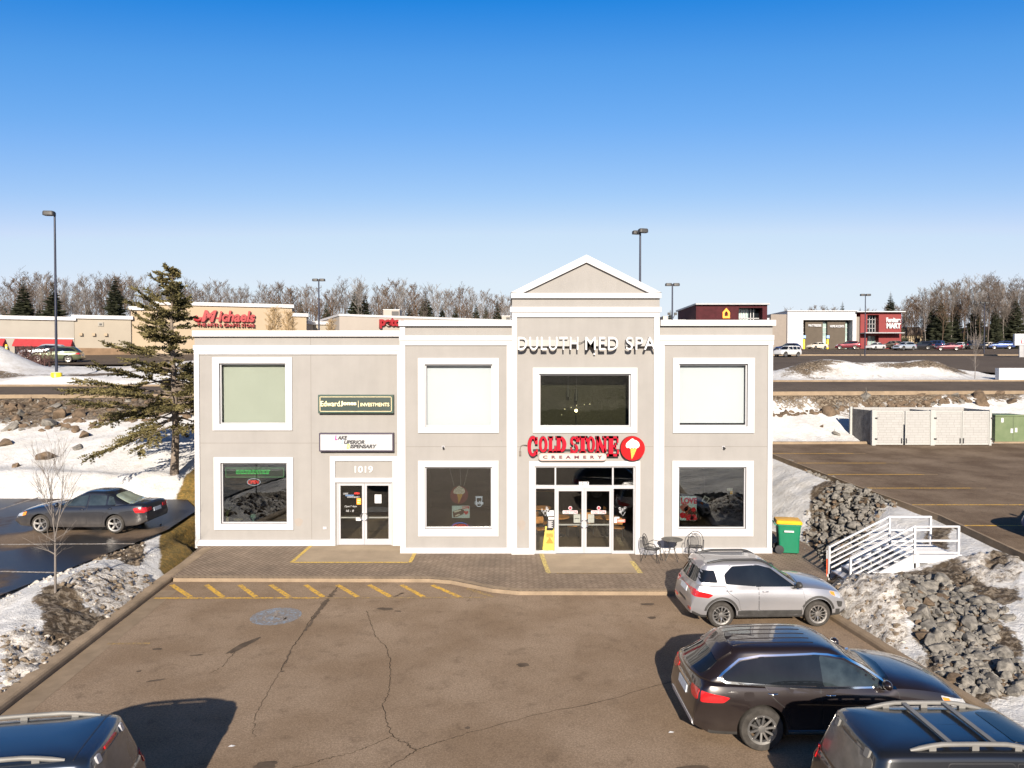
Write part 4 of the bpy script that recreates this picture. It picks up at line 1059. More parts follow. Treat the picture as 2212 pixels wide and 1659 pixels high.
def cone(cxx, czz, k, y, parent, name='cone_emblem', line=True):
    """ice cream heaped over a waffle cone, k metres per crop pixel of the big emblem"""
    mb = MB(); t = .012
    mb.prism([(cxx - 22 * k, czz + 0 * k), (cxx + 44 * k, czz + 0 * k), (cxx + 20 * k, czz - 60 * k), (cxx - 8 * k, czz - 112 * k)], 'y', y - t, y, 1)
    q = [(-72, 20), (-60, 62), (-30, 88), (-10, 112), (6, 116), (20, 96), (50, 84), (70, 52), (74, 14), (56, -8), (34, -18), (26, 0), (10, -20), (-6, -2), (-26, -22), (-34, -4), (-60, -10)]
    mb.prism([(cxx + a_ * k, czz + 14 * k + b_ * k * .8) for a_, b_ in rnd(q, 14, 3)], 'y', y - t * 1.5, y - .002, 0)
    for a_, b_, r_ in ((-30, 55, 22), (24, 60, 24), (0, 26, 20), (-44, 16, 16), (44, 18, 18), (2, 92, 14)):
        pts = [(cxx + (a_ + r_ * math.cos(t_) * (1 - i * .035)) * k, y - t * 1.6, czz + (14 + .8 * (b_ + r_ * math.sin(t_) * (1 - i * .035))) * k) for i, t_ in enumerate([j * .42 for j in range(15)])]
        mb.tube(pts, 2.4 * k, 5, 2)
    for a_ in (-12, 4, 20):
        mb.bar((cxx + a_ * k, y - t * 1.1, czz - 4 * k), (cxx + (a_ * .4 + 2) * k, y - t * 1.1, czz - 88 * k), 3 * k, .006, 3)
    for b_ in (-26, -50): mb.bar((cxx - 16 * k, y - t * 1.1, czz + b_ * k), (cxx + 26 * k, y - t * 1.1, czz + (b_ + 16) * k), 3 * k, .006, 3)
    return mb.build(name, [MT['icecream'], MT['cone'], MT['iceline'], MT['coneline']], parent)
MT['icecream'] = M('ice_cream_white', (.84, .82, .74), .5, var=.03); MT['cone'] = M('cone_yellow', (.72, .42, .05), .5, var=.1); MT['iceline'] = M('outline_purple', (.16, .10, .16), .5); MT['coneline'] = M('outline_brown', (.40, .18, .03), .5)
cone(ccx - 4 * S_, ccz, S_ * .95, Y0 - .012, s)
mb = MB(); mb.tube([(cx(272), YP - .1, cz(288)), (cx(230), YP - .03, cz(288)), (cx(208), YP - .025, cz(300)), (cx(201), YP - .025, cz(330)), (cx(201), YP - .025, cz(350))], .014, 6); mb.box(cx(191), cx(212), YP - .07, YP - .002, cz(396), cz(350)); mb.build('conduit', MT['joint'], s)
# little fixtures on the wall
def fixture(u, v, Y, label):
    c = at(u, v, Y); t = th('security_camera', label, 'camera', (c.x, Y, c.z))
    mb = MB(); mb.box(-.05, .05, -.03, 0, -.05, .05); mb.build('base', MT['alu'], t)
    mb = MB(); mb.tube([(0, -.03, 0), (.02, -.12, -.03)], .035, 8); mb.build('body', MT['black'], t)
fixture(957.5, 966, YB, 'tiny dark fixture on the wall joint left of the centre')
fixture(1562.5, 966.5, YB, 'tiny dark fixture on the wall joint right of the centre')
c = at(702, 1140.5, YW); t = th('wall_outlet', 'small metal outlet box low on the wall by the left door', 'outlet', (c.x, YW, c.z))
mb = MB(); mb.box(-.07, .07, -.03, 0, -.05, .05); mb.build('box', MT['alu'], t, bevel=.006); mb = MB(); mb.box(-.05, .05, -.036, -.03, -.03, .03); mb.build('lid', MT['trim'], t)

# ------------------------------------------------------------------ things in and behind the shop windows
def panel(mb, u0, u1, v0, v1, Y, m=0, r=0, th_=.012):
    a, b, c, d = rect(u0, u1, v0, v1, Y); mb.prism(rnd([(a, c), (b, c), (b, d), (a, d)], r, 3) if r else [(a, c), (b, c), (b, d), (a, d)], 'y', Y, Y + th_, m)
Yn = YB + .30
def e5(x, y): return ((1900 + x / 3.318) / 1.38885, (1250 + y / 3.318) / 1.38885)
def e3(x, y): return ((1200 + x / 3.318) / 1.38885, (1250 + y / 3.318) / 1.38885)
MT['poster_blue'] = M('poster_pale_blue', (.62, .78, .84), .5, var=.04); MT['choc'] = M('chocolate', (.10, .04, .025), .5, var=.3, vs=9); MT['strawberry'] = M('strawberry_scoop', (.45, .11, .07), .5, var=.35, vs=12); MT['loveRed'] = M('poster_red', (.66, .01, .03), .5, var=.05)
Yq = YB + .115
def gpt(x, y, e=e5, Y=None):
    u, v = e(x, y); return at(u, v, Y or Yq)
def pbox(mb, e, x0, x1, y0, y1, Y, m=0, r=0, th_=.006):
    (u0, v0), (u1, v1) = e(x0, y0), e(x1, y1); panel(mb, u0, u1, v0, v1, Y, m, r, th_)
s = th('poster', 'pale blue poster with red LOVE lettering in the right window', 'poster')
mb = MB(); pbox(mb, e5, 468, 634, 793, 1032, Yq, 0, .04); mb.build('sheet', MT['poster_blue'], s)
p0, p1 = gpt(474, 868), gpt(632, 806); letter('LOVE', p0.x, p1.x, p0.z, p1.z, Yq - .001, .006, MT['loveRed'], 'lettering', s, off=.05)
mb = MB()
for x, y, r_, m in ((508, 905, 42, 0), (540, 925, 36, 0), (585, 960, 46, 1), (600, 925, 24, 2), (490, 980, 30, 2), (560, 1010, 40, 2), (600, 1005, 34, 2), (525, 985, 30, 0)):
    p = gpt(x, y); k = S_ * r_; mb.prism([(p.x + k * math.cos(t_) * (1 + .15 * math.sin(5 * t_ + x)), max(gpt(0, 1030).z, p.z + k * math.sin(t_))) for t_ in [j * .2618 for j in range(24)]], 'y', Yq - .004 - m * .002, Yq - .001, m)
mb.build('picture', [MT['strawberry'], MT['choc'], MT['loveRed']], s)
s = th('window_sticker', 'small tilted black and white flyer on the right window', 'flyer')
mb = MB(); q = [gpt(678, 840), gpt(712, 785), gpt(764, 815), gpt(722, 865)]; mb.prism([(p.x, p.z) for p in q], 'y', Yq, Yq + .006, 0); mb.build('sheet', MT['white'], s)
mb = MB(); q = [gpt(690, 838), gpt(716, 798), gpt(750, 818), gpt(724, 852)]; mb.prism([(p.x, p.z) for p in q], 'y', Yq - .004, Yq - .001, 0); mb.build('print', MT['blackplastic'], s)
s = th('window_sticker', 'small white notice high on the right window', 'flyer')
mb = MB(); pbox(mb, e5, 937, 992, 712, 740, Yq); mb.build('sheet', MT['white'], s); mb = MB(); pbox(mb, e5, 968, 994, 741, 772, Yq); mb.build('tape', MT['cone'], s)
s = th('poster', 'pale blue cake poster with LOVE and heart in the left bay window', 'poster')
mb = MB(); pbox(mb, e3, 516, 693, 886, 1008, Yq, 0, .03); mb.build('sheet', MT['poster_blue'], s)
p0, p1 = gpt(622, 918, e3), gpt(690, 890, e3); letter('LOVE', p0.x, p1.x, p0.z, p1.z, Yq - .001, .006, MT['loveRed'], 'lettering', s, off=.05)
mb = MB()
for pts, m in (([(525, 945), (610, 915), (640, 930), (632, 970), (560, 1000), (530, 1002), (528, 975)], 0), ([(540, 942), (600, 925), (610, 935), (545, 956)], 1), ([(548, 985), (590, 965), (596, 975), (552, 996)], 1)):
    mb.prism([(gpt(x, y, e3).x, gpt(x, y, e3).z) for x, y in pts], 'y', Yq - .004 - m * .003, Yq - .001, m)
hp = []
for j in range(24):
    t_ = j * .2618; hx, hy = 16 * math.sin(t_) ** 3, 13 * math.cos(t_) - 5 * math.cos(2 * t_) - 2 * math.cos(3 * t_) - math.cos(4 * t_)
    g_ = gpt(658 + hx * 1.5, 955 - hy * 1.5, e3); hp.append((g_.x, g_.z))
mb.prism(hp, 'y', Yq - .004, Yq - .001, 2)
mb.build('picture', [MT['choc'], MT['icecream'], MT['loveRed']], s)
s = th('hanging_sign', 'round dark red ice cream cone sign hanging in the left bay window', 'hanging sign')
p = gpt(589, 780, e3, Yn); mb = MB(); mb.prism(circ(p.x, p.z, 92 * S_, 36), 'y', Yn, Yn + .03); mb.build('disc', M('dark_red', (.20, .012, .02), .5), s)
cone(p.x, p.z + 8 * S_, S_ * .82, Yn - .001, s)
mb = MB()
for x0, x1 in ((492, 540), (598, 606), (682, 636)):
    a_, b_ = gpt(x0, 506, e3, Yn), gpt(x1, 694, e3, Yn); mb.tube([a_, b_], .006, 5)
mb.build('chain', MT['alu'], s)
MT['neonw'] = M('neon_white', (.7, .75, .85), .4, emit=(.75, .82, 1), es=.55, var=0); MT['neonr'] = M('neon_red', (.7, .05, .05), .4, emit=(1, .03, .02), es=1.1, var=0); MT['neonb'] = M('neon_blue', (.1, .15, .5), .4, emit=(.12, .2, .9), es=.8, var=0); MT['neong'] = M('led_green', (.1, .6, .15), .4, emit=(.08, .9, .16), es=.8, var=0)
s = th('neon_sign', 'white neon cup sign reading Coffee in the left bay window', 'neon sign')
mb = MB()
for q in ([(752, 796), (822, 796)], [(754, 806), (820, 806)], [(758, 808), (762, 880), (772, 893), (802, 893), (810, 880), (816, 808)]): mb.tube([gpt(x, y, e3, Yn) for x, y in q], .012, 5)
mb.build('cup_tube', MT['neonw'], s)
p0, p1 = gpt(744, 872, e3, Yn), gpt(830, 838, e3, Yn); letter('Coffee', p0.x, p1.x, p0.z, p1.z, Yn - .02, .012, MT['neonw'], 'lettering', s, off=.01, shear=.2)
s = th('neon_sign', 'red neon OPEN sign under blue arc at the sill of the left bay window', 'neon sign')
mb = MB(); mb.tube([gpt(600 + 88 * math.cos(t_), 1108 - 52 * math.sin(t_), e3, Yn) for t_ in [.05 + j * .2 for j in range(16)]], .012, 5); mb.build('arc_tube', MT['neonb'], s)
p0, p1 = gpt(532, 1106, e3, Yn), gpt(676, 1072, e3, Yn); letter('OPEN', p0.x, p1.x, p0.z, p1.z, Yn, .015, MT['neonr'], 'lettering', s)
# dispensary window
Ym = YW + .32
def e2(x, y): return ((560 + x / 3.253) / 1.38885, (1250 + y / 3.253) / 1.38885)
g2 = lambda x, y, Y=Ym: at(*e2(x, y), Y)
s = th('led_display', 'green lit message board at the top of the dispensary window', 'display')
mb = MB(); (u0, v0), (u1, v1) = e2(382, 503), e2(948, 588); panel(mb, u0, u1, v0, v1, Ym + .02, 0, 0, .05); mb.build('panel', M('led_panel', (.10, .13, .09), .5), s)
mb = MB()
for q in (((382, 500), (948, 500)), ((382, 590), (948, 590)), ((382, 500), (382, 590)), ((948, 500), (948, 590))): mb.tube([g2(*q[0]), g2(*q[1])], .010, 5)
mb.build('border', M('led_border', (.2, .4, .2), .5, emit=(.25, .7, .3), es=.5, var=0), s)
mb = MB(); rq = random.Random(5)
for row in (520, 536, 552):
    x = 478 + rq.uniform(0, 10)
    while x < 800:
        w_ = rq.uniform(14, 34); a_, b_ = g2(x, row + 8), g2(x + w_, row); mb.box(a_.x, b_.x, Ym + .005, Ym + .018, a_.z, b_.z); x += w_ + rq.uniform(5, 11)
mb.build('lit_dots', MT['neong'], s)
s = th('neon_sign', 'red neon open sign in a white oval in the dispensary window', 'neon sign')
c_ = g2(655, 638); k = S_ * 1.02
mb = MB(); mb.tube([(c_.x + 68 * k * math.cos(t_), Ym, c_.z + 36 * k * math.sin(t_)) for t_ in [j * .2618 + .3 for j in range(25)]], .012, 5); mb.build('oval_tube', MT['neonw'], s)
letter('OPEN', c_.x - 58 * k, c_.x + 56 * k, c_.z - 20 * k, c_.z + 20 * k, Ym, .015, MT['neonr'], 'lettering', s, off=.035, shear=.25)
def potted(u, v, Y, h, label, kind):
    c_ = at(u, v, Y); t = th('potted_plant' if kind == 'p' else 'ornament', label, 'plant' if kind == 'p' else 'ornament', (c_.x, Y, c_.z))
    mb = MB()
    if kind == 'p':
        mb.lathe([(.06, 0), (.09, .16)], n=14); mb.build('pot', MT['cream'], t); mb = MB(); rp = random.Random(2)
        for k in range(11):
            a_ = k * .57; l_ = rp.uniform(.25, .45); mb.tube([(0, 0, .14), (.06 * math.cos(a_), .06 * math.sin(a_), .14 + l_ * .6), (.17 * math.cos(a_), .17 * math.sin(a_), .14 + l_)], [.018, .014, .003], 4)
        mb.build('leaves', M('house_plant', (.24, .30, .10), .6), t)
    elif kind == 'b':
        mb.lathe([(.05, 0), (.05, .03), (.16, .10), (.17, .11)], n=18); mb.build('bowl', MT['cream'], t)
    else:
        mb.lathe([(.05, 0), (.03, .06), (.03, .10), (.09, .14), (.12, .20), (.09, .27), (.02, .30)], n=18); mb.build('globe', M('pale_teal', (.40, .62, .60), .4), t)
zs_ = 1131
potted(*e2(392, 1026), Ym + .1, .5, 'spiky potted plant on the dispensary window sill', 'p'); potted(*e2(503, 1030), Ym + .1, .2, 'shallow cream bowl on the dispensary window sill', 'b'); potted(*e2(652, 1026), Ym + .1, .3, 'pale teal mushroom ornament on the dispensary window sill', 'm')
# notices on the dispensary door
Yd = YW + .062
def notice(x0, x1, y0, y1, mat, label, e=e2, Y=Yd, lines=3, txt=None, tmat='ink'):
    t = th('door_notice', label, 'notice'); mb = MB(); (u0, v0), (u1, v1) = e(x0, y0), e(x1, y1); panel(mb, u0, u1, v0, v1, Y, 0, 0, .004); mb.build('sheet', mat, t)
    a, b, c, d = rect(u0, u1, v0, v1, Y)
    if lines:
        mb = MB()
        for k in range(lines): zz = lerp(d, c, (k + 1) / (lines + 1)); mb.box(lerp(a, b, .15), lerp(a, b, .85 - .2 * (k % 2)), Y - .003, Y - .0005, zz - .012, zz + .008)
        mb.build('print', MT[tmat], t)
MT['grey'] = M('grey_paint', (.42, .42, .42), .6)
notice(1832, 1898, 760, 845, MT['white'], 'white paper notice on the right dispensary door', lines=2, tmat='grey')
notice(1656, 1698, 796, 858, MT['orange'], 'orange flyer on the left dispensary door', lines=2, tmat='cream')
notice(1648, 1697, 985, 1016, MT['white'], 'white slip by the handle of the left dispensary door', lines=0)
t = th('door_decal', 'white slanted lettering across the left dispensary door glass', 'decal'); LT = []
for body, x0, x1, y0, y1, mt in (('LAKE', 1528, 1575, 742, 760, 'white'), ('SUPERIOR', 1550, 1630, 762, 776, 'blueink'), ('DISPENSARY', 1568, 1690, 778, 792, 'white'), ('Open', 1542, 1592, 866, 888, 'grey'), ('7 days', 1598, 1660, 866, 888, 'grey'), ('10 - 8', 1556, 1632, 908, 930, 'grey')):
    a_, b_ = g2(x0, y1, Yd), g2(x1, y0, Yd); LT.append(letter(body, a_.x, b_.x, a_.z, b_.z, Yd + .002, .003, MT[mt], shear=.15))
merge(LT, 'lettering', t)
t = th('neon_sign', 'tiny red open sign glowing inside the left dispensary door', 'neon sign'); a_, b_ = g2(1636, 757, YW + .5), g2(1686, 740, YW + .5); letter('OPEN', a_.x, b_.x, a_.z, b_.z, YW + .5, .015, MT['neonr'], 'lettering', t, off=.03)
# ice cream shop door details
def e4(x, y): return ((1500 + x / 3.318) / 1.38885, (1250 + y / 3.318) / 1.38885)
Yo = YP + .062
g4 = lambda x, y, Y=Yo: at(*e4(x, y), Y)
t = th('house_number', 'white plate with black 1017 over the ice cream shop doors', 'number plate'); mb = MB(); (u0, v0), (u1, v1) = e4(788, 648), e4(886, 688); panel(mb, u0, u1, v0, v1, YP + .07, 0, 0, .006); mb.build('plate', MT['white'], t)
a_, b_ = g4(796, 684, YP + .07), g4(880, 652, YP + .07); letter('1017', a_.x, b_.x, a_.z, b_.z, YP + .069, .005, MT['ink'], 'lettering', t, off=.01, space=1.2)
for x, wh in ((700, 'left'), (983, 'right')):
    t = th('door_decal', 'white and red ice cream shop decal on the %s glass door' % wh, 'decal'); mb = MB(); (u0, v0), (u1, v1) = e4(x - 75, 934), e4(x + 75, 968); panel(mb, u0, u1, v0, v1, Yo, 0, .03, .003)
    p = g4(x, 910); mb.prism(circ(p.x, p.z, 19 * S_, 20), 'y', Yo, Yo + .003); mb.build('sheet', MT['white'], t)
    a_, b_ = g4(x - 68, 964), g4(x + 68, 938); l1 = letter('COLD STONE', a_.x, b_.x, a_.z, b_.z, Yo - .001, .004, MT['loveRed'], off=.02); mb = MB(); mb.prism(circ(p.x, p.z, 14 * S_, 18), 'y', Yo - .004, Yo - .001); l2 = mb.build('x', MT['loveRed']); merge([l1, l2], 'lettering', t)
Ys = YP + .076
notice(493, 537, 933, 990, MT['white'], 'white sheet beside the cone decal on the left sidelight', e4, Ys, 2, tmat='grey')
notice(470, 492, 952, 990, MT['poster_blue'], 'small pale sticker on the left sidelight', e4, Ys, 1, tmat='grey')
notice(482, 541, 1000, 1025, MT['white'], 'narrow white strip above the hours sign on the left sidelight', e4, Ys, 0)
notice(472, 538, 1030, 1112, MT['ink'], 'black opening hours sign with white lines on the left sidelight', e4, Ys, 7, tmat='white')
notice(1140, 1164, 1012, 1056, MT['poster_blue'], 'pale sticker on the right sidelight', e4, Ys, 1, tmat='grey')
notice(1166, 1248, 1022, 1052, M('coral', (.75, .20, .15), .5), 'coral red sticker on the right sidelight', e4, Ys, 1, tmat='white')
notice(1142, 1192, 998, 1014, MT['white'], 'narrow white sticker on the right sidelight', e4, Ys, 0)
notice(735, 802, 972, 1056, MT['white'], 'white sheet on the left ice cream shop door', e4, YP + .10, 1)
notice(876, 940, 972, 1056, MT['white'], 'white sheet on the right ice cream shop door', e4, YP + .10, 1, tmat='grey')
for x, y, wh in ((448, 935, 'left'), (1222, 935, 'right')):
    t = th('window_decal', 'white line drawing of a cone on the %s sidelight' % wh, 'decal'); mb = MB(); rr = random.Random(int(x)); p = g4(x, y, Ys)
    for k in range(11):
        a_, b_ = rr.uniform(-30, 30), rr.uniform(-22, 34); r_ = rr.uniform(5, 11); mb.tube([(p.x + (a_ + r_ * math.cos(t_)) * S_, Ys, p.z + (b_ + r_ * math.sin(t_)) * S_) for t_ in [j * .7 for j in range(9)]], .006, 4)
    mb.tube([(p.x - 22 * S_, Ys, p.z - 18 * S_), (p.x + 2 * S_, Ys, p.z - 55 * S_), (p.x + 26 * S_, Ys, p.z - 14 * S_)], .007, 4); mb.build('line_drawing', MT['white'], t)
# yellow wet floor sign just inside the left sidelight
p = g4(494, 1346, YP + .35); t = th('floor_sign', 'yellow folding wet floor sign inside the left sidelight', 'floor sign', (p.x, YP + .42, .014))
mb = MB(); hh = .88
for sgn in (-1, 1):
    def V(x, z): return (x, sgn * (.20 - .19 * z / hh), z)
    pts = [V(-.25, 0), V(-.16, 0), V(-.14, .05), V(.14, .05), V(.16, 0), V(.25, 0), V(.21, .42), V(.165, .74), V(.16, hh), V(-.16, hh), V(-.165, .74), V(-.21, .42)]
    n_ = len(pts); q2 = [(x, y + .02 * (-sgn), z) for x, y, z in pts]
    mb.add(pts + q2, [tuple(range(n_)), tuple(range(2 * n_ - 1, n_ - 1, -1))] + [(i, n_ + i, n_ + (i + 1) % n_, (i + 1) % n_) for i in range(n_)])
mb.build('board', MT['yellow'], t)
mb = MB(); mb.box(-.11, .11, -.05, -.03, .74, .82); mb.build('handle_slot', MT['blackplastic'], t)
mb = MB()
for k in range(3): mb.box(-.12, .12, -.10 + k * 0 - .02, -.085, .62 - k * .05, .635 - k * .05)
mb.prism([(0, .52), (.14, .30), (-.14, .30)], 'y', -.155, -.14); mb.build('print', MT['cone'], t)

# furniture inside the shop
def cafe_table(x, y, label):
    t = th('cafe_table', label, 'table', (x, y, .012), 'tables inside the ice cream shop')
    mb = MB(); mb.lathe([(.40, .70), (.42, .715), (.42, .735), (.40, .745)], n=28); mb.build('tabletop', MT['wood'], t)
    mb = MB(); mb.lathe([(.25, 0), (.25, .02), (.04, .05), (.04, .70)], n=16); mb.build('leg', MT['black'], t)
def cafe_chair(x, y, rz, label):
    t = empty('cafe_chair', (x, y, .012), rz, label, 'chair', 'chairs inside the ice cream shop')
    mb = MB(); mb.prism(rnd([(-.2, -.2), (.2, -.2), (.2, .2), (-.2, .2)], .07, 3), 'z', .44, .47); mb.build('seat', MT['wood'], t)
    mb = MB(); mb.prism(rnd([(-.2, .62), (.2, .62), (.17, .88), (-.17, .88)], .05, 3), 'y', .20, .222); mb.build('backrest', MT['wood'], t)
    for sx in (-1, 1):
        for sy in (-1, 1):
            mb = MB(); mb.tube([(sx * .19, sy * .2, 0), (sx * .17, sy * .19, .44)] + ([(sx * .17, .22, .86)] if sy > 0 else []), .013, 6); mb.build('leg', MT['black'], t)
IN = [(1210, 1125, 29.0), (1300, 1118, 30.5), (1172, 1112, 30.0)]
for i, (u, y, wh) in enumerate(((1.85, 28.3, 'nearest the doors'), (3.0, 29.4, 'behind the right door'), (1.25, 30.2, 'deep behind the left sidelight'), (3.75, 28.2, 'by the right sidelight'))):
    cafe_table(u, y, 'round wooden cafe table inside the shop %s' % wh)
for i, (x, y, a, wh) in enumerate(((1.2, 28.5, 1.3, 'left of the nearest table'), (2.35, 28.0, -1.5, 'right of the nearest table'), (3.05, 28.6, 3.0, 'before the table behind the right door'), (3.6, 29.5, -1.4, 'beside the table behind the right door'), (1.1, 27.4, .3, 'close behind the left sidelight'), (4.1, 27.6, 2.8, 'close behind the right sidelight'))):
    cafe_chair(x, y, a, 'wooden cafe chair with black legs %s' % wh)
t = th('shop_counter', 'dark serving counter at the back of the ice cream shop', 'counter', (2.4, 32.6, .012)); mb = MB(); mb.box(-2.2, 2.2, 0, .7, 0, 1.0); mb.build('body', MT['dark'], t); mb = MB(); mb.box(-2.25, 2.25, -.05, .75, 1.0, 1.05); mb.build('top', MT['wood'], t, bevel=.01)
MT['menulit'] = M('menu_glow', (.5, .4, .3), .5, emit=(.9, .62, .35), es=.35, var=.5, vs=7)
for i, (x, w_, z, mt) in enumerate(((.9, .5, 2.45, 'red'), (1.75, .9, 2.55, 'menulit'), (2.75, .7, 2.6, 'red'), (3.5, .6, 2.4, 'menulit'))):
    t = th('menu_board', ['dark red menu board farthest left over the shop counter', 'wide lit menu board over the shop counter', 'red menu board right of the wide lit one', 'lit menu board farthest right over the shop counter'][i], 'menu board', (x, 33.9, z)); mb = MB(); mb.box(-w_ / 2, w_ / 2, 0, .05, 0, .5); mb.build('frame', MT['black'], t); mb = MB(); mb.box(-w_ / 2 + .03, w_ / 2 - .03, -.02, 0, .03, .47); mb.build('face', MT[mt], t)
# pendants upstairs
for i, (u, v0, v1, Y) in enumerate(((1227, 837, 857, 26.1), (1245, 842, 866, 25.95))):
    a_ = at(u, v0, Y); b_ = at(u, v1, Y); t = th('pendant_lamp', 'thin dark pendant lamp behind the centre upper window, %s' % ('the shorter one' if i == 0 else 'the lower one'), 'pendant lamp', (a_.x, Y, b_.z), 'pendants in the centre upper window')
    mb = MB(); mb.lathe([(.05, 0), (.055, .02), (.05, a_.z - b_.z)], n=14); mb.build('lamp_shade', M('pendant_metal', (.02, .022, .02), .5), t); mb = MB(); mb.tube([(0, 0, a_.z - b_.z), (0, 0, 7.2 - b_.z)], .01, 5); mb.build('cord', MT['black'], t)
MT['glow'] = M('lamp_glow', (1, .9, .6), .5, emit=(1, .85, .5), es=6, var=0); MT['glow2'] = M('string_glow', (1, .9, .6), .5, emit=(1, .9, .55), es=2.5, var=0)
p = at(1244.5, 887, 26.2); t = th('globe_lamp', 'small bright globe lamp glowing low in the centre upper window', 'lamp', (p.x, 26.2, p.z)); mb = MB(); mb.lathe([(.01, -.055), (.04, -.037), (.055, 0), (.04, .037), (.01, .055)], n=14); mb.build('bulb', MT['glow'], t, smooth=60); mb = MB(); mb.tube([(0, 0, -.075), (0, 0, 3.62 - p.z)], .015, 6); mb.build('stem', MT['black'], t)
t = th('string_lights', 'row of tiny warm string lights in the centre upper window', 'string lights'); mb = MB(); pts = [at(u, v, 26.3) for u, v in ((1213, 896), (1220, 884), (1234, 880), (1246, 876), (1262, 874), (1274, 873))]
for q in pts: mb.lathe([(.003, -.011), (.011, 0), (.003, .011)], c=q, n=8)
mb.build('bulbs', MT['glow2'], t); mb = MB(); mb.tube(pts, .004, 4); mb.build('cord', MT['black'], t)
# ------------------------------------------------------------------ cars
def paint(name, col, metal=.5, rough=.32, dirt=.0):
    m = M(name, col, rough, metal=metal, var=.05, vs=.8, coat=1.0, coatr=.02)
    if dirt:
        t = m.node_tree; L = t.links; p = t.nodes['Principled BSDF']
        tc = nd(t, 'ShaderNodeTexCoord'); sx = nd(t, 'ShaderNodeSeparateXYZ'); L.new(tc.outputs['Object'], sx.inputs[0])
        n = nd(t, 'ShaderNodeTexNoise', Scale=3.0, Detail=7, Roughness=.65); L.new(tc.outputs['Object'], n.inputs['Vector'])
        r = nd(t, 'ShaderNodeMapRange', interpolation_type='SMOOTHSTEP'); L.new(sx.outputs[2], r.inputs[0])
        r.inputs[1].default_value = .95; r.inputs[2].default_value = .25; r.inputs[3].default_value = 0; r.inputs[4].default_value = 1.5
        q = nd(t, 'ShaderNodeMath', operation='MULTIPLY'); L.new(n.outputs[0], q.inputs[0]); L.new(r.outputs[0], q.inputs[1])
        q2 = nd(t, 'ShaderNodeMath', operation='MULTIPLY'); L.new(q.outputs[0], q2.inputs[0]); q2.inputs[1].default_value = dirt; q2.use_clamp = True
        src = p.inputs['Base Color'].links[0].from_socket
        x = nd(t, 'ShaderNodeMix', data_type='RGBA'); L.new(q2.outputs[0], x.inputs[0]); L.new(src, x.inputs[6]); x.inputs[7].default_value = (.20, .175, .15, 1)
        L.new(x.outputs[2], p.inputs['Base Color'])
        o = nd(t, 'ShaderNodeMath', operation='SUBTRACT'); o.inputs[0].default_value = 1.0; L.new(q2.outputs[0], o.inputs[1]); L.new(o.outputs[0], p.inputs['Coat Weight'])
        o2 = nd(t, 'ShaderNodeMath', operation='MULTIPLY'); o2.inputs[1].default_value = metal; L.new(o.outputs[0], o2.inputs[0]); L.new(o2.outputs[0], p.inputs['Metallic'])
    return m

class Car:
    pass
def lower_body(sp, mats):
    L, W = sp['L'], sp['W']; h = L / 2; n = 74
    xs = [-h * math.cos(math.pi * k / n) * .35 + (-h + L * k / n) * .65 for k in range(n + 1)]
    ax = (sp['front_axle'], sp['rear_axle'])
    rings = []
    for x in xs:
        df, dr = h - x, x + h
        w = W / 2 * (1 - sp.get('ftaper', .20) * (max(0, 1 - df / .95)) ** 2.4 - sp.get('rtaper', .13) * (max(0, 1 - dr / .6)) ** 2.6)
        zb = lin(sp['bottom'], x); zt = cub(sp['deck'], x)
        fl = max(math.exp(-((x - a) / .40) ** 2) for a in ax) * sp.get('flare', .022)
        hgt = zt - zb; c = sp.get('crown', .05) * clamp(hgt / .5)
        e = min(.09, hgt * .2); w2 = w * sp.get('shoulder', .965)
        pts = [(0, zb), (w * .80, zb), (w * .93, zb + .02), (w * .972 + fl * .6, zb + .09), (w * .985 + fl, zb + hgt * .30), (w * .99 + fl, zb + hgt * .45), (w + fl * .8, zb + hgt * .60),
               (w * .995 + fl * .2, zb + hgt * .74), (w2, zt - e), (w2 - e * .35, zt - e * .30), (w2 - e * 1.1, zt), (w * .62, zt + c * .62), (w * .30, zt + c * .93), (0, zt + c)]
        rings.append([(x, -y, z) for y, z in pts] + [(x, y, z) for y, z in pts[-2:0:-1]])
    m = len(rings[0]); vs = [p for r in rings for p in r]
    fs = [(i * m + k, i * m + (k + 1) % m, (i + 1) * m + (k + 1) % m, (i + 1) * m + k) for i in range(n) for k in range(m)]
    fs += [tuple(range(m)), tuple(range(n * m, (n + 1) * m))]
    mb = MB(); mb.add(vs, fs)
    o = mb.build('lower', mats)
    cl = sp.get('clad', 0)
    for p in o.data.polygons:
        if cl and p.center.z < cl + .02 * 0: p.material_index = 2
    # wheel housings cut out of the body
    cut = MB()
    for a in ax:
        for sg in (-1, 1):
            R_ = sp['tyre'] + sp.get('arch', .055); y0, y1 = sorted((sg * (W / 2 - .34), sg * (W / 2 + .3)))
            cut.lathe([(R_, y0), (R_, y1)], (a, 0, sp['tyre'] + .015), 'y', 36)
    c = cut.build('cut', [mats[0], mats[1]])
    for p in c.data.polygons: p.material_index = 1
    md = o.modifiers.new('b', 'BOOLEAN'); md.operation = 'DIFFERENCE'; md.solver = 'EXACT'; md.object = c
    bpy.context.view_layer.update()
    me = bake(o); bpy.data.objects.remove(o); bpy.data.objects.remove(c)
    return me
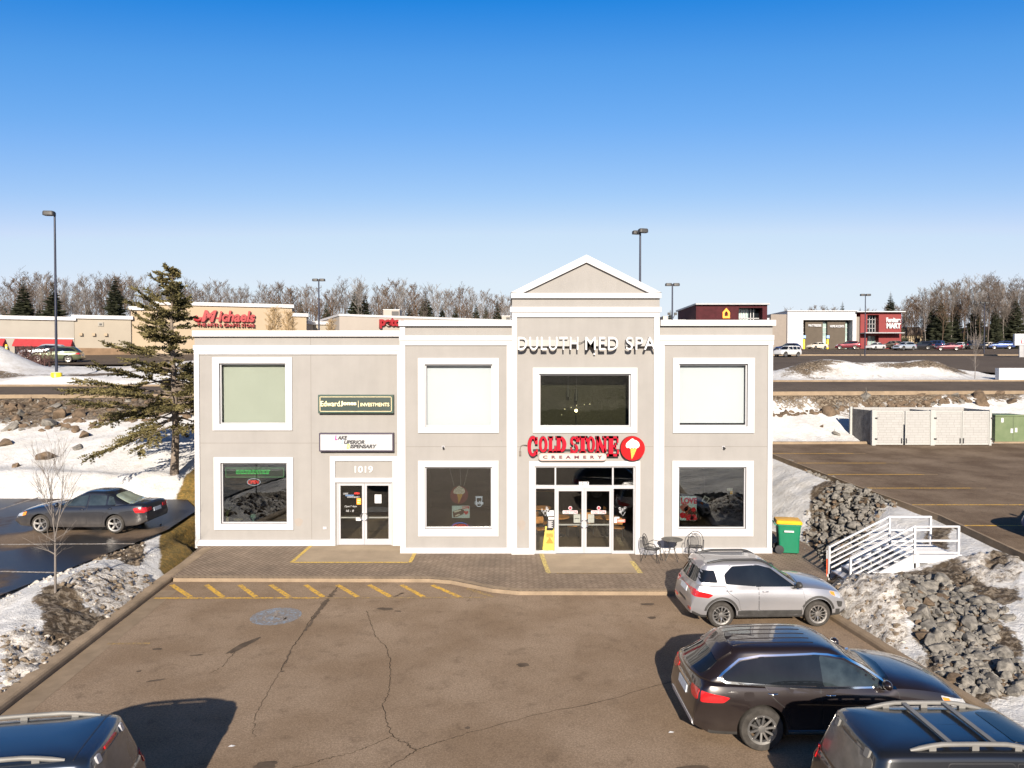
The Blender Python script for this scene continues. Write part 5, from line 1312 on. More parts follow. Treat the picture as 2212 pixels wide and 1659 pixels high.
def cabin(sp):
    rings = []
    nx, ny, nc = sp.get('nx', 16), 8, 5
    xfb, xft, xrb, xrt, wb, wr = sp['xfb'], sp['xft'], sp['xrb'], sp['xrt'], sp['wb'], sp['wr']
    belt = lambda x: lin(sp['belt'], x); roof = lambda x: cub(sp['roof'], x)
    def ring(s, inset, dz):
        q = clamp(s, -.2, 1)
        xf, xr, hw = lerp(xfb, xft, q) - inset, lerp(xrb, xrt, q) + inset, lerp(wb, wr, (max(q, 0)) ** 1.15 if q > 0 else q) - inset
        if q < 0: hw = wb; xf = xfb; xr = xrb
        r = max(.02, sp.get('corner', .16) * (1 if inset < .1 else .6)); r = min(r, hw * .8)
        P = []
        P += [(xf, -hw + r + (2 * hw - 2 * r) * k / ny) for k in range(ny)]
        P += [(xf - r + r * math.cos(t), hw - r + r * math.sin(t)) for t in [k * math.pi / 2 / nc for k in range(nc)]]
        P += [(xf - r - (xf - xr - 2 * r) * k / nx, hw) for k in range(nx)]
        P += [(xr + r - r * math.sin(t), hw - r + r * math.cos(t)) for t in [k * math.pi / 2 / nc for k in range(nc)]]
        P += [(xr, hw - r - (2 * hw - 2 * r) * k / ny) for k in range(ny)]
        P += [(xr + r - r * math.cos(t), -hw + r - r * math.sin(t)) for t in [k * math.pi / 2 / nc for k in range(nc)]]
        P += [(xr + r + (xf - xr - 2 * r) * k / nx, -hw) for k in range(nx)]
        P += [(xf - r + r * math.sin(t), -hw + r - r * math.cos(t)) for t in [k * math.pi / 2 / nc for k in range(nc)]]
        out = []
        for x, y in P:
            t = clamp((x - xr) / (xf - xr)); b = (y / hw) ** 2
            X_ = x - sp.get('bowf', .13) * b * t ** 4 + sp.get('bowr', .08) * b * (1 - t) ** 4
            y *= 1 - sp.get('pinchf', .07) * max(0, t - .55) ** 2 * 4 - sp.get('pinchr', .10) * max(0, .45 - t) ** 2 * 4
            z = belt(X_) + s * (roof(X_) - belt(X_)) + dz
            out.append((X_, y, z))
        return out
    for s in (-.12, 0, .2, .4, .6, .78, .9, .97): rings.append(ring(s, 0, 0))
    for ins, dz in ((.012, .004), (.035, .020), (.08, .034), (.16, .046), (.28, .055), (.42, .060), (wr - .03, .062)): rings.append(ring(1, ins, dz - .004))
    m = len(rings[0]); vs = [p for r in rings for p in r]; n = len(rings)
    fs = [(i * m + k, i * m + (k + 1) % m, (i + 1) * m + (k + 1) % m, (i + 1) * m + k) for i in range(n - 1) for k in range(m)] + [tuple(range(m)), tuple(range((n - 1) * m, n * m))]
    mb = MB(); mb.add(vs, fs); return mb

def patch(name, poly, axis, bvh, mat, parent, off=.006, step=.09, skirt=.012, sgn=-1):
    """a skin laid on the body: outline in side (x,z), rear/front (y,z) or top (x,y) view, cast onto the surface and given an edge"""
    bm = bmesh.new()
    f = bm.faces.new([bm.verts.new((a, b, 0)) for a, b in poly])
    xs, ys = [p[0] for p in poly], [p[1] for p in poly]
    for k in range(1, int((max(xs) - min(xs)) / step) + 1):
        bmesh.ops.bisect_plane(bm, geom=bm.verts[:] + bm.edges[:] + bm.faces[:], plane_co=(min(xs) + k * step, 0, 0), plane_no=(1, 0, 0))
    for k in range(1, int((max(ys) - min(ys)) / step) + 1):
        bmesh.ops.bisect_plane(bm, geom=bm.verts[:] + bm.edges[:] + bm.faces[:], plane_co=(0, min(ys) + k * step, 0), plane_no=(0, 1, 0))
    N = {}
    for v in bm.verts:
        a, b = v.co.x, v.co.y
        o, d = {'side': (Vector((a, sgn * 3, b)), Vector((0, -sgn, 0))), 'rear': (Vector((-6, a, b)), Vector((1, 0, 0))),
                'front': (Vector((6, a, b)), Vector((-1, 0, 0))), 'top': (Vector((a, b, 4)), Vector((0, 0, -1)))}[axis]
        hit, n, i, dist = bvh.ray_cast(o, d)
        if hit is None: hit, n, i, dist = bvh.find_nearest(o + d * (3 if axis != 'top' else 2.8))
        if n.dot(d) > 0: n = -n
        v.co = hit + n * off; N[v] = n
    bmesh.ops.recalc_face_normals(bm, faces=bm.faces)
    be = [e for e in bm.edges if e.is_boundary]
    r = bmesh.ops.extrude_edge_only(bm, edges=be)
    src = {}
    for e in be:
        for v in e.verts: src[v] = N[v]
    new = [g for g in r['geom'] if isinstance(g, bmesh.types.BMVert)]
    for v in new:
        best = min((e.other_vert(v) for e in v.link_edges if e.other_vert(v) in src), key=lambda q: (q.co - v.co).length)
        v.co = v.co - src[best] * (off + skirt)
    # outward normals
    bmesh.ops.recalc_face_normals(bm, faces=bm.faces)
    me = bpy.data.meshes.new(name); bm.to_mesh(me); bm.free()
    me.materials.append(mat)
    me.polygons.foreach_set('use_smooth', [True] * len(me.polygons)); me.set_sharp_from_angle(angle=R(42))
    return link(name, me, parent)
def strip_poly(line, w):
    line = [Vector(p) for p in line]; L_, R__ = [], []
    for i, p in enumerate(line):
        d = (line[min(i + 1, len(line) - 1)] - line[max(i - 1, 0)]).normalized(); n = Vector((-d.y, d.x)) * w / 2
        L_.append(tuple(p + n)); R__.append(tuple(p - n))
    return L_ + R__[::-1]

def wheel(parent, x, y, r, sg, w=.22, style='y6', rimr=.70):
    """sg = -1 for the car's right side; outer face at y"""
    o0, o1 = (0, w)                                          # local: 0 = inner, w = outer
    Y = lambda t: y - sg * (w - t)
    rr = r * rimr
    mb = MB(); mb.lathe([(rr * .55, Y(.04)), (rr * .55, Y(w * .55)), (.02, Y(w * .55))], (x, 0, r), 'y', 28)
    hub = mb.build('wheel', MT['blackplastic'], parent)
    mb = MB(); mb.lathe([(rr - .012, Y(.02)), (rr + .01, Y(.0)), (r - .025, Y(.005)), (r - .004, Y(.035)), (r, Y(w * .35)), (r, Y(w * .65)), (r - .004, Y(w - .035)), (r - .025, Y(w - .006)), (rr + .01, Y(w)), (rr - .012, Y(w - .02)), (rr - .02, Y(w - .07)), (rr - .02, Y(.06)), (rr - .012, Y(.02))], (x, 0, r), 'y', 40, cap=False)
    mb.build('tyre', MT['rubber'], hub, smooth=50)
    mb = MB()
    mb.lathe([(rr - .05, Y(w - .05)), (rr - .035, Y(w - .012)), (rr + .006, Y(w - .004)), (rr + .008, Y(w - .012)), (rr - .012, Y(w - .06)), (rr - .05, Y(w - .06)), (rr - .05, Y(w - .05))], (x, 0, r), 'y', 40, cap=False)
    ns = {'y6': 6, 's10': 10, 's5': 5, 's7': 7}[style]
    for k in range(ns):
        a = 2 * math.pi * k / ns + .2
        if style == 's10': offs = (0.0,); tw = .030
        elif style == 's5': offs = (-.10, .10); tw = .026
        else: offs = (-.13, .13); tw = .024
        for q in offs:
            p0 = Vector((x + .045 * math.cos(a + q * 1.4), Y(w - .05), r + .045 * math.sin(a + q * 1.4)))
            p1 = Vector((x + (rr - .02) * math.cos(a + q * (1.6 if style == 'y6' else 1)), Y(w - .016), r + (rr - .02) * math.sin(a + q * (1.6 if style == 'y6' else 1))))
            if style == 'y6':
                pm = Vector((x + rr * .55 * math.cos(a + q * 2.4), Y(w - .02), r + rr * .55 * math.sin(a + q * 2.4))); mb.bar(p0, pm, .030, tw); mb.bar(pm, p1, .034, tw)
            else: mb.bar(p0, p1, .034, tw * 1.2)
    mb.lathe([(.065, Y(w - .06)), (.06, Y(w - .026)), (.02, Y(w - .022))], (x, 0, r), 'y', 20)
    mb.build('rim', MT['rim'], hub, smooth=40)
    return hub

def build_car(sp, loc, rz, label, name='parked_car', cat='car', group=None, lo=False):
    root = empty(name, loc, rz, label, cat, group)
    P = sp['paint']; mats = [P, MT['dark'], MT['blackplastic']]
    low = lower_body(sp, mats)
    ob = MB(); cb = cabin(sp).build('cab', mats)
    lo_ = link('lowb', low)
    body = merge([lo_, cb], 'body', root)
    me = body.data; me.polygons.foreach_set('use_smooth', [True] * len(me.polygons)); me.set_sharp_from_angle(angle=R(38))
    bm = bmesh.new(); bm.from_mesh(me); bvh = BVHTree.FromBMesh(bm); bm.free()
    W, h = sp['W'], sp['L'] / 2
    for a in (sp['front_axle'], sp['rear_axle']):
        for sg in (-1, 1): wheel(root, a, sg * (W / 2 - .012), sp['tyre'], sg, style=sp.get('rimstyle', 'y6'), rimr=sp.get('rimr', .70))
    sides = (-1, 1)
    for sg in sides:
        if not lo:
            for dp in sp.get('doors', []):
                c_ = Vector((sum(p[0] for p in dp) / len(dp), sum(p[1] for p in dp) / len(dp)))
                big = [tuple(c_ + (Vector(p) - c_) * 1.0 + (Vector(p) - c_).normalized() * .010) for p in dp]
                patch('door_gap', big, 'side', bvh, MT['black'], root, .001, .06, .004, sg)
                d = patch('door', dp, 'side', bvh, P, root, .008, .06, .009, sg)
                hx = min(p[0] for p in dp) + .16; hz = sp['handle_z'] + (.0 if hx > -.5 else .03)
                hit = bvh.ray_cast(Vector((hx, sg * 3, hz)), Vector((0, -sg, 0)))[0]
                mb = MB(); y_ = hit.y; mb.tube([(hx - .08, y_ - sg * .01, hz), (hx - .06, y_ + sg * .03, hz + .004), (hx + .06, y_ + sg * .03, hz + .006), (hx + .08, y_ - sg * .01, hz)], .014, 8)
                mb.build('handle', sp.get('handle_mat', P), d, smooth=60)
        for k, wp in enumerate(sp['windows']):
            patch('side_window', wp, 'side', bvh, MT[sp.get('winmat', ['carglass'] * 9)[k]], root, .013, .07, .006, sg)
        for pp in sp.get('pillars', []): patch('pillar', pp, 'side', bvh, MT['carglass'], root, .0115, .08, .006, sg)
        if not lo and sp.get('dlo'):
            for ln, wd, mt in sp['dlo']:
                patch('window_trim', strip_poly(ln, wd), 'side', bvh, MT[mt], root, .017, .08, .004, sg)
        for hp in sp.get('headlight', []): patch('headlight', hp, 'side', bvh, MT['lens'], root, .012, .1, .01, sg)
        if not lo:
            for hp in sp.get('amber', []): patch('indicator', hp, 'side', bvh, MT['amber'], root, .016, .1, .01, sg)
        for tp in sp.get('taillight', []): patch('taillight', tp, 'side', bvh, MT['red_lens'], root, .012, .06, .012, sg)
        for tp in sp.get('taillight_rear', []): patch('taillight', [(sg * a, b) for a, b in tp], 'rear', bvh, MT['red_lens'], root, .012, .06, .012)
        for tp in sp.get('reflector', []): patch('reflector', [(sg * a, b) for a, b in tp], 'rear', bvh, MT['red_lens'], root, .012, .06, .01)
        mx, mz = sp['mirror']
        hit = bvh.ray_cast(Vector((mx, sg * 3, mz - .06)), Vector((0, -sg, 0)))[0]
        mb = MB(); y_ = hit.y
        pr = [(0.00, .05), (.03, .085), (.10, .10), (.17, .075), (.20, .03)]
        for k in range(1): mb.obox((mx + .02, y_ + sg * .04, mz - .05), (.05, 0, 0), (0, .06, 0), (0, 0, .02), 1)
        vs, fs = [], []
        for i, (t, r_) in enumerate(pr):
            for j in range(10):
                a = 2 * math.pi * j / 10; vs.append((mx + .03 + r_ * .8 * math.cos(a) + .02, y_ + sg * (.06 + t), mz + .015 + r_ * .85 * math.sin(a)))
        fs = [(i * 10 + j, i * 10 + (j + 1) % 10, (i + 1) * 10 + (j + 1) % 10, (i + 1) * 10 + j) for i in range(len(pr) - 1) for j in range(10)] + [tuple(range(10)), tuple(range((len(pr) - 1) * 10, len(pr) * 10))]
        mb.add(vs, fs, 0); mb.build('mirror', [sp.get('mirror_mat', MT['blackplastic']), MT['blackplastic']], root, smooth=60)
        if sp.get('rails') and not lo:
            x0, x1, yr, hh, mt = sp['rails']
            pts = []
            for k in range(13):
                x = lerp(x0, x1, k / 12); zt = bvh.ray_cast(Vector((x, sg * yr, 4)), Vector((0, 0, -1)))[0].z
                pts.append((x, sg * yr, zt + hh * min(1, 4.5 * min(k, 12 - k) / 12) - .004))
            mb = MB(); mb.tube(pts, [.032] * 13 if mt != 'wide' else [.02] + [.032] * 11 + [.02], 8)
            if mt == 'wide':
                for k in (2, 6, 10): mb.bar((pts[k][0], pts[k][1], pts[k][2] - hh - .02), pts[k], .09, .06)
            mb.build('roof_rail', MT['black'] if mt == 'black' else MT['railgrey'], root, smooth=50)
    patch('windshield', sp['windshield'], 'top', bvh, MT[sp.get('wsmat', 'carglass')], root, .007, .12, .006)
    patch('rear_window', sp['rear_window'][1], sp['rear_window'][0], bvh, MT[sp.get('rwmat', 'carglass')], root, .009, .10, .006)
    if sp.get('plate'):
        a, b, c, d = sp['plate']; patch('licence_plate', [(a, c), (b, c), (b, d), (a, d)], 'rear', bvh, MT['plate'], root, .016, .2, .012)
    for nm, ax_, poly, mt, off in sp.get('patches', []) if not lo else []:
        patch(nm, poly, ax_, bvh, MT[mt] if isinstance(mt, str) else mt, root, off, .12, .006)
    for nm, ax_, poly, mt, off in sp.get('sidepatches', []) if not lo else []:
        for sg in sides: patch(nm, poly, ax_, bvh, MT[mt] if isinstance(mt, str) else mt, root, off, .12, .006, sg)
    gp_ = sp.get('grille')
    if gp_: patch('grille', gp_, 'front', bvh, MT['blackplastic'], root, .008, .1, .006)
    root['bvh'] = 0
    del root['bvh']
    return root, bvh

MT['railgrey'] = M('rack_grey', (.16, .155, .145), .5, var=.15)
SILVER = paint('silver_paint', (.34, .34, .36), .6, .36, .3)
BROWN = paint('black_brown_paint', (.017, .0115, .0115), .3, .3, .13)
BLACK = paint('black_paint', (.012, .013, .016), .2, .28, .25)
NAVY = paint('navy_grey_paint', (.022, .032, .052), .4, .3, .25)
GRAPH = paint('graphite_paint', (.018, .02, .027), .35, .28, .40)

# small silver crossover by the walk
ECO = dict(L=4.10, W=1.765, tyre=.335, front_axle=1.24, rear_axle=-1.28, paint=SILVER, clad=.40, rimstyle='y6', rimr=.70, flare=.03,
    bottom=[(-2.05, .36), (-1.8, .26), (-1.2, .24), (1.3, .24), (1.85, .26), (2.05, .36)],
    deck=[(-2.05, .60), (-2.03, .72), (-1.99, .88), (-1.93, 1.02), (-1.84, 1.10), (-1.0, 1.07), (.5, 1.02), (.95, 1.03), (1.2, 1.01), (1.6, .95), (1.85, .87), (1.97, .75), (2.03, .62), (2.05, .50)],
    belt=[(-1.9, 1.12), (-1.0, 1.07), (.9, 1.00)], roof=[(-1.95, 1.50), (-1.6, 1.565), (-1.0, 1.60), (-.3, 1.60), (.3, 1.54), (.9, 1.40)],
    xfb=.98, xft=.10, xrb=-1.94, xrt=-1.74, wb=.835, wr=.615, corner=.15, crown=.06,
    windows=[rnd([(.66, 1.035), (.05, 1.475), (-.25, 1.555), (-.25, 1.055)], .03), rnd([(-.37, 1.06), (-.37, 1.555), (-.95, 1.535), (-1.18, 1.34), (-1.16, 1.12)], .05), rnd([(-1.36, 1.15), (-1.42, 1.44), (-1.82, 1.43), (-1.80, 1.16)], .04)],
    pillars=[rnd([(-.24, 1.05), (-.24, 1.555), (-.38, 1.555), (-.38, 1.05)], .01)],
    winmat=['carglass', 'carglass', 'carglass'],
    doors=[rnd([(.92, .46), (.84, .98), (.01, 1.525), (-.30, 1.585), (-.30, .46)], .04), rnd([(-.33, .46), (-.33, 1.585), (-.99, 1.565), (-1.25, 1.32), (-1.10, .92), (-.84, .74), (-.78, .46)], .05)],
    handle_z=.93, mirror=(.66, 1.10), rails=(-1.55, .15, .52, .045, 'black'),
    headlight=[rnd([(1.55, .93), (1.90, .84), (1.98, .74), (1.80, .72), (1.56, .84)], .03)], amber=[rnd([(1.56, .91), (1.68, .885), (1.70, .78), (1.58, .84)], .02)],
    taillight=[rnd([(-1.985, .98), (-1.60, .90), (-1.50, .86), (-1.62, .79), (-1.98, .82)], .03)], taillight_rear=[rnd([(.50, .94), (.50, .99), (.78, 1.0), (.80, .84), (.62, .84)], .03)],
    reflector=[rnd([(.50, .50), (.74, .52), (.74, .45), (.54, .44)], .02)],
    windshield=rnd([(.18, -.46), (.18, .46), (.82, .63), (.90, 0), (.82, -.63)], .08), rear_window=('rear', rnd([(-.62, 1.13), (.62, 1.13), (.50, 1.46), (-.50, 1.46)], .09)),
    plate=(-.26, .26, .80, .93), grille=rnd([(-.55, .62), (.55, .62), (.5, .78), (-.5, .78)], .05),
    patches=[('lower_grille', 'front', rnd([(-.5, .40), (.5, .40), (.45, .55), (-.45, .55)], .05), 'blackplastic', .01), ('roof_spoiler', 'top', rnd([(-1.74, -.50), (-1.74, .50), (-1.60, .53), (-1.60, -.53)], .03), SILVER, .035), ('spare_cover', 'rear', rnd([(-.3, .56), (.3, .56), (.3, .62), (-.3, .62)], .02), 'blackplastic', .01)],
    sidepatches=[('fog_lamp', 'side', rnd([(1.74, .66), (1.92, .63), (1.90, .49), (1.80, .50)], .03), 'blackplastic', .012), ('wheel_arch_trim', 'side', strip_poly([(1.24 + .435 * math.cos(t), .35 + .435 * math.sin(t)) for t in [.25 + .165 * k for k in range(17)]], .06), 'blackplastic', .008), ('wheel_arch_trim', 'side', strip_poly([(-1.28 + .435 * math.cos(t), .35 + .435 * math.sin(t)) for t in [.25 + .165 * k for k in range(17)]], .06), 'blackplastic', .008),
                 ('rocker', 'side', rnd([(-.86, .29), (.82, .29), (.82, .45), (-.86, .45)], .02), 'blackplastic', .012)])
eco, _ = build_car(ECO, (6.62, 19.32, ZA), R(2.2), 'small silver crossover with black roof rails parked nose to the snow pile', cat='car')
MT['sticker'] = M('sticker', (.5, .5, .46), .5)
for k, (y, z) in enumerate(((-.50, 1.18), (-.47, 1.25), (-.44, 1.31))):
    pass
# large black-brown crossover
MDX = dict(L=4.93, W=1.96, tyre=.385, front_axle=1.52, rear_axle=-1.30, paint=BROWN, clad=.36, rimstyle='s10', rimr=.66, flare=.028, mirror_mat=BROWN, handle_mat=MT['chrome'],
    bottom=[(-2.46, .40), (-2.2, .28), (-1.3, .25), (1.6, .25), (2.2, .27), (2.46, .36)],
    deck=[(-2.46, .62), (-2.44, .78), (-2.40, .92), (-2.33, 1.06), (-2.24, 1.15), (-1.2, 1.12), (.6, 1.06), (1.1, 1.10), (1.5, 1.07), (2.0, .98), (2.25, .88), (2.38, .74), (2.44, .60), (2.46, .50)],
    belt=[(-2.3, 1.19), (-1.2, 1.12), (1.1, 1.05)], roof=[(-2.35, 1.50), (-1.9, 1.60), (-1.2, 1.655), (-.4, 1.665), (.3, 1.60), (1.1, 1.40)],
    xfb=1.25, xft=.28, xrb=-2.40, xrt=-1.86, wb=.905, wr=.665, corner=.20, crown=.075, bowr=.16, pinchr=.16,
    windows=[rnd([(.96, 1.09), (.22, 1.49), (-.22, 1.575), (-.22, 1.115)], .05), rnd([(-.32, 1.12), (-.32, 1.58), (-1.20, 1.555), (-1.24, 1.145)], .05), rnd([(-1.30, 1.155), (-1.27, 1.545), (-1.60, 1.48), (-1.95, 1.26), (-1.93, 1.19)], .05)],
    winmat=['carglass_light', 'carglass', 'carglass'], pillars=[rnd([(-.20, 1.10), (-.20, 1.585), (-.34, 1.59), (-.34, 1.11)], .01), rnd([(-1.22, 1.14), (-1.18, 1.56), (-1.29, 1.55), (-1.32, 1.15)], .01)],
    dlo=[([(1.06, 1.075), (-.3, 1.095), (-1.9, 1.165), (-2.02, 1.22), (-1.94, 1.285), (-1.62, 1.505), (-1.25, 1.575), (-.3, 1.605), (-.05, 1.585), (.24, 1.525), (.62, 1.32), (.90, 1.14)], .028, 'chrome')],
    doors=[rnd([(1.10, .42), (1.08, 1.02), (.17, 1.535), (-.26, 1.61), (-.26, .42)], .04), rnd([(-.29, .42), (-.29, 1.61), (-1.18, 1.58), (-1.28, 1.18), (-1.08, .92), (-.86, .74), (-.78, .42)], .05)],
    handle_z=.98, mirror=(.80, 1.16),
    headlight=[rnd([(1.82, .96), (2.30, .83), (2.36, .74), (2.10, .74), (1.86, .86)], .03)], amber=[rnd([(1.84, .93), (1.98, .90), (2.0, .83), (1.88, .86)], .02)],
    taillight=[rnd([(-2.33, 1.04), (-1.98, .98), (-1.86, .95), (-1.98, .87), (-2.36, .86)], .03)], taillight_rear=[rnd([(.46, .94), (.46, 1.01), (.80, 1.03), (.84, .87), (.60, .86)], .03)],
    windshield=rnd([(.36, -.50), (.36, .50), (1.06, .68), (1.16, 0), (1.06, -.68)], .08), rear_window=('rear', rnd([(-.62, 1.21), (.62, 1.21), (.50, 1.53), (-.50, 1.53)], .12)),
    plate=(-.27, .27, .74, .88), grille=rnd([(-.45, .62), (.45, .62), (.55, .84), (-.55, .84)], .05),
    patches=[('roof_spoiler', 'top', rnd([(-1.98, -.54), (-1.98, .54), (-1.70, .56), (-1.70, -.56)], .05), BROWN, .03), ('chrome_bar', 'rear', rnd([(-.42, .92), (.42, .92), (.42, .955), (-.42, .955)], .015), 'chrome', .018),
             ('bumper_trim', 'rear', rnd([(-.78, .40), (.78, .40), (.74, .47), (-.74, .47)], .03), 'alu', .012)] +
            [('roof_rib', 'top', strip_poly([(-1.65, y), (-.2, y)], .022), BROWN, .010) for y in (-.42, -.22, 0.0, .22, .42)],
    sidepatches=[('fuel_flap', 'side', rnd([(-1.62, .90), (-1.44, .90), (-1.44, 1.04), (-1.62, 1.04)], .04), BROWN, .003), ('sill_trim', 'side', strip_poly([(1.05, .34), (-.84, .34)], .03), 'chrome', .014)])
mdx, bv = build_car(MDX, (5.63, 13.38, ZA), R(.6), 'large black brown crossover with chrome window trim behind the boxy black off-roader', cat='car')
def fin(root, bv, x, mat):
    z = bv.ray_cast(Vector((x, 0, 4)), Vector((0, 0, -1)))[0].z
    mb = MB(); mb.add([(x - .09, -.035, z - .005), (x - .09, .035, z - .005), (x + .13, 0, z - .005), (x - .10, 0, z + .075), (x - .04, 0, z + .06)], [(0, 1, 3), (0, 3, 4, 2), (1, 2, 4, 3), (0, 2, 1)]); mb.build('antenna_fin', mat, root)
fin(mdx, bv, -1.58, MT['black'])
z = 1.6
mb = MB(); mb.tube([(-1.45, -.12, 1.60), (-1.85, -.12, 1.86)], .006, 5); mb.build('antenna', MT['black'], eco)
# boxy black off-roader, mostly below the picture
NIT = dict(L=4.54, W=1.86, tyre=.38, front_axle=1.42, rear_axle=-1.34, paint=BLACK, clad=.0, rimstyle='s5', flare=.05, corner=.13, pinchf=.03, pinchr=.04,
    bottom=[(-2.27, .42), (-2.0, .34), (2.0, .34), (2.27, .42)],
    deck=[(-2.27, .72), (-2.25, .86), (-2.21, 1.0), (-2.16, 1.10), (-1.0, 1.10), (.7, 1.08), (.9, 1.12), (1.4, 1.11), (1.9, 1.07), (2.15, .98), (2.24, .8), (2.27, .6)],
    belt=[(-2.2, 1.13), (.9, 1.09)], roof=[(-2.2, 1.68), (-1.6, 1.71), (-.6, 1.72), (.2, 1.70), (.6, 1.66), (.9, 1.60)],
    xfb=.92, xft=.42, xrb=-2.20, xrt=-2.0, wb=.85, wr=.70, crown=.04, bowf=.10, bowr=.05,
    windows=[rnd([(.72, 1.14), (.42, 1.56), (-.22, 1.60), (-.22, 1.14)], .06), rnd([(-.34, 1.14), (-.34, 1.60), (-1.10, 1.60), (-1.10, 1.14)], .06), rnd([(-1.22, 1.16), (-1.22, 1.59), (-1.85, 1.56), (-1.88, 1.18)], .07)],
    doors=[rnd([(.86, .48), (.86, 1.08), (.46, 1.60), (-.26, 1.64), (-.26, .48)], .04), rnd([(-.30, .48), (-.30, 1.64), (-1.14, 1.64), (-1.14, .95), (-.92, .78), (-.86, .48)], .05)],
    handle_z=1.02, mirror=(.62, 1.20), rails=(-1.55, .10, .58, .07, 'wide'),
    taillight_rear=[rnd([(.70, .96), (.70, 1.14), (.82, 1.14), (.82, .96)], .02)], headlight=[rnd([(1.95, 1.0), (2.18, .94), (2.20, .80), (1.98, .82)], .03)],
    windshield=rnd([(.46, -.60), (.46, .60), (.84, .72), (.90, 0), (.84, -.72)], .06), rear_window=('rear', rnd([(-.64, 1.14), (.64, 1.14), (.56, 1.60), (-.56, 1.60)], .10)), rwmat='reargrey',
    plate=(-.26, .26, .84, .97), patches=[('sunroof', 'top', rnd([(-.10, -.42), (-.10, .42), (.30, .42), (.30, -.42)], .06), 'carglass', .006), ('rear_bumper', 'rear', rnd([(-.86, .50), (.86, .50), (.84, .70), (-.84, .70)], .04), 'blackplastic', .06)] +
        [('hinge', 'rear', rnd([(y - .05, 1.57), (y + .05, 1.57), (y + .05, 1.67), (y - .05, 1.67)], .02), 'railgrey', .03) for y in (-.42, .42)])
MT['reargrey'] = M('dusty_rear_glass', (.11, .105, .095), .25, var=.35, vs=2.5, coat=.5)
nit, bv = build_car(NIT, (6.66, 9.76, ZA), R(0), 'boxy black off-roader with grey roof rack and cross bars at the corner of the lot', cat='car')
mb = MB()
for x in (-1.02, -.45): 
    z = bv.ray_cast(Vector((x, 0, 4)), Vector((0, 0, -1)))[0].z; mb.box(x - .035, x + .035, -.57, .57, z + .035, z + .065)
mb.build('cross_bar', MT['railgrey'], nit)
mb = MB()
mb.lathe([(.30, -.02), (.34, 0), (.34, .05), (.30, .07)], (-2.2, 0, 1.30), 'x', 30)
# blue-grey off-roader at the lower left
LFT = dict(NIT); LFT.update(paint=NAVY, rimstyle='s7', rails=(-1.70, .25, .60, .06, 'wide'), patches=[('roof_seam', 'top', strip_poly([(-1.80, -.62), (-1.80, .62)], .012), 'black', .004), ('high_brake_light', 'rear', rnd([(-.20, 1.625), (.20, 1.625), (.20, 1.665), (-.20, 1.665)], .015), 'red_lens', .02)] +
        [('hinge', 'rear', rnd([(y - .05, 1.57), (y + .05, 1.57), (y + .05, 1.67), (y - .05, 1.67)], .02), 'alu', .03) for y in (-.42, .42)])
ang = R(180 + 10.5); hd = Vector((math.cos(ang), math.sin(ang)))
ctr = Vector((-5.36, 9.62)) + hd * 2.06
lft, bv = build_car(LFT, (ctr.x, ctr.y, ZA), ang, 'dark blue off-roader with silver roof rails cut by the lower left corner', cat='car')
# old graphite sedan on the left lot
SAAB = dict(L=4.83, W=1.79, tyre=.33, front_axle=1.40, rear_axle=-1.30, paint=GRAPH, clad=.0, rimstyle='s5', rimr=.74, flare=.02, arch=.04, crown=.05,
    bottom=[(-2.41, .42), (-2.1, .28), (-1.3, .20), (1.5, .20), (2.2, .24), (2.41, .36)],
    deck=[(-2.41, .66), (-2.40, .82), (-2.36, .93), (-2.28, 1.0), (-1.9, 1.02), (-1.4, 1.0), (.6, .95), (1.0, .97), (1.5, .93), (2.0, .82), (2.25, .70), (2.36, .58), (2.41, .46)],
    belt=[(-1.9, 1.0), (1.0, .93)], roof=[(-1.9, 1.12), (-1.4, 1.30), (-.8, 1.405), (-.2, 1.42), (.3, 1.36), (1.0, 1.1)],
    xfb=1.15, xft=.12, xrb=-2.02, xrt=-1.02, wb=.80, wr=.58, corner=.2, bowr=.12,
    windows=[rnd([(.84, .975), (.09, 1.29), (-.24, 1.345), (-.24, .985)], .04), rnd([(-.31, .99), (-.31, 1.345), (-.90, 1.315), (-.94, 1.0)], .04), rnd([(-1.0, 1.005), (-.97, 1.30), (-1.12, 1.255), (-1.30, 1.02)], .03)],
    winmat=['carglass_light'] * 3, wsmat='carglass', rwmat='rwgreen',
    doors=[rnd([(.98, .34), (.95, .92), (.07, 1.33), (-.27, 1.375), (-.27, .34)], .04), rnd([(-.30, .34), (-.30, 1.375), (-.95, 1.345), (-1.30, 1.03), (-1.02, .82), (-.88, .62), (-.84, .34)], .05)],
    handle_z=.86, mirror=(.70, 1.02), mirror_mat=GRAPH,
    headlight=[rnd([(2.0, .76), (2.26, .68), (2.30, .60), (2.04, .62)], .02)], amber=[rnd([(1.90, .78), (2.04, .74), (2.06, .63), (1.92, .66)], .02)],
    taillight=[rnd([(-2.36, .92), (-2.02, .92), (-1.96, .88), (-2.06, .74), (-2.36, .74)], .02)], taillight_rear=[rnd([(.40, .78), (.40, .90), (.80, .90), (.82, .76)], .02)],
    windshield=rnd([(.20, -.46), (.20, .46), (1.02, .68), (1.10, 0), (1.02, -.68)], .08), rear_window=('top', rnd([(-1.10, -.44), (-1.10, .44), (-1.86, .62), (-1.92, 0), (-1.86, -.62)], .08)),
    plate=(-.26, .26, .70, .83))
MT['rwgreen'] = M('pale_green_glass', (.30, .35, .28), .05, var=.45, vs=1.6, coat=.8)
build_car(SAAB, (-15.55, 26.72, llot_z(26.7) + .005), R(180 - .8), 'dark graphite sedan with silver wheels on the wet left lot', cat='car')

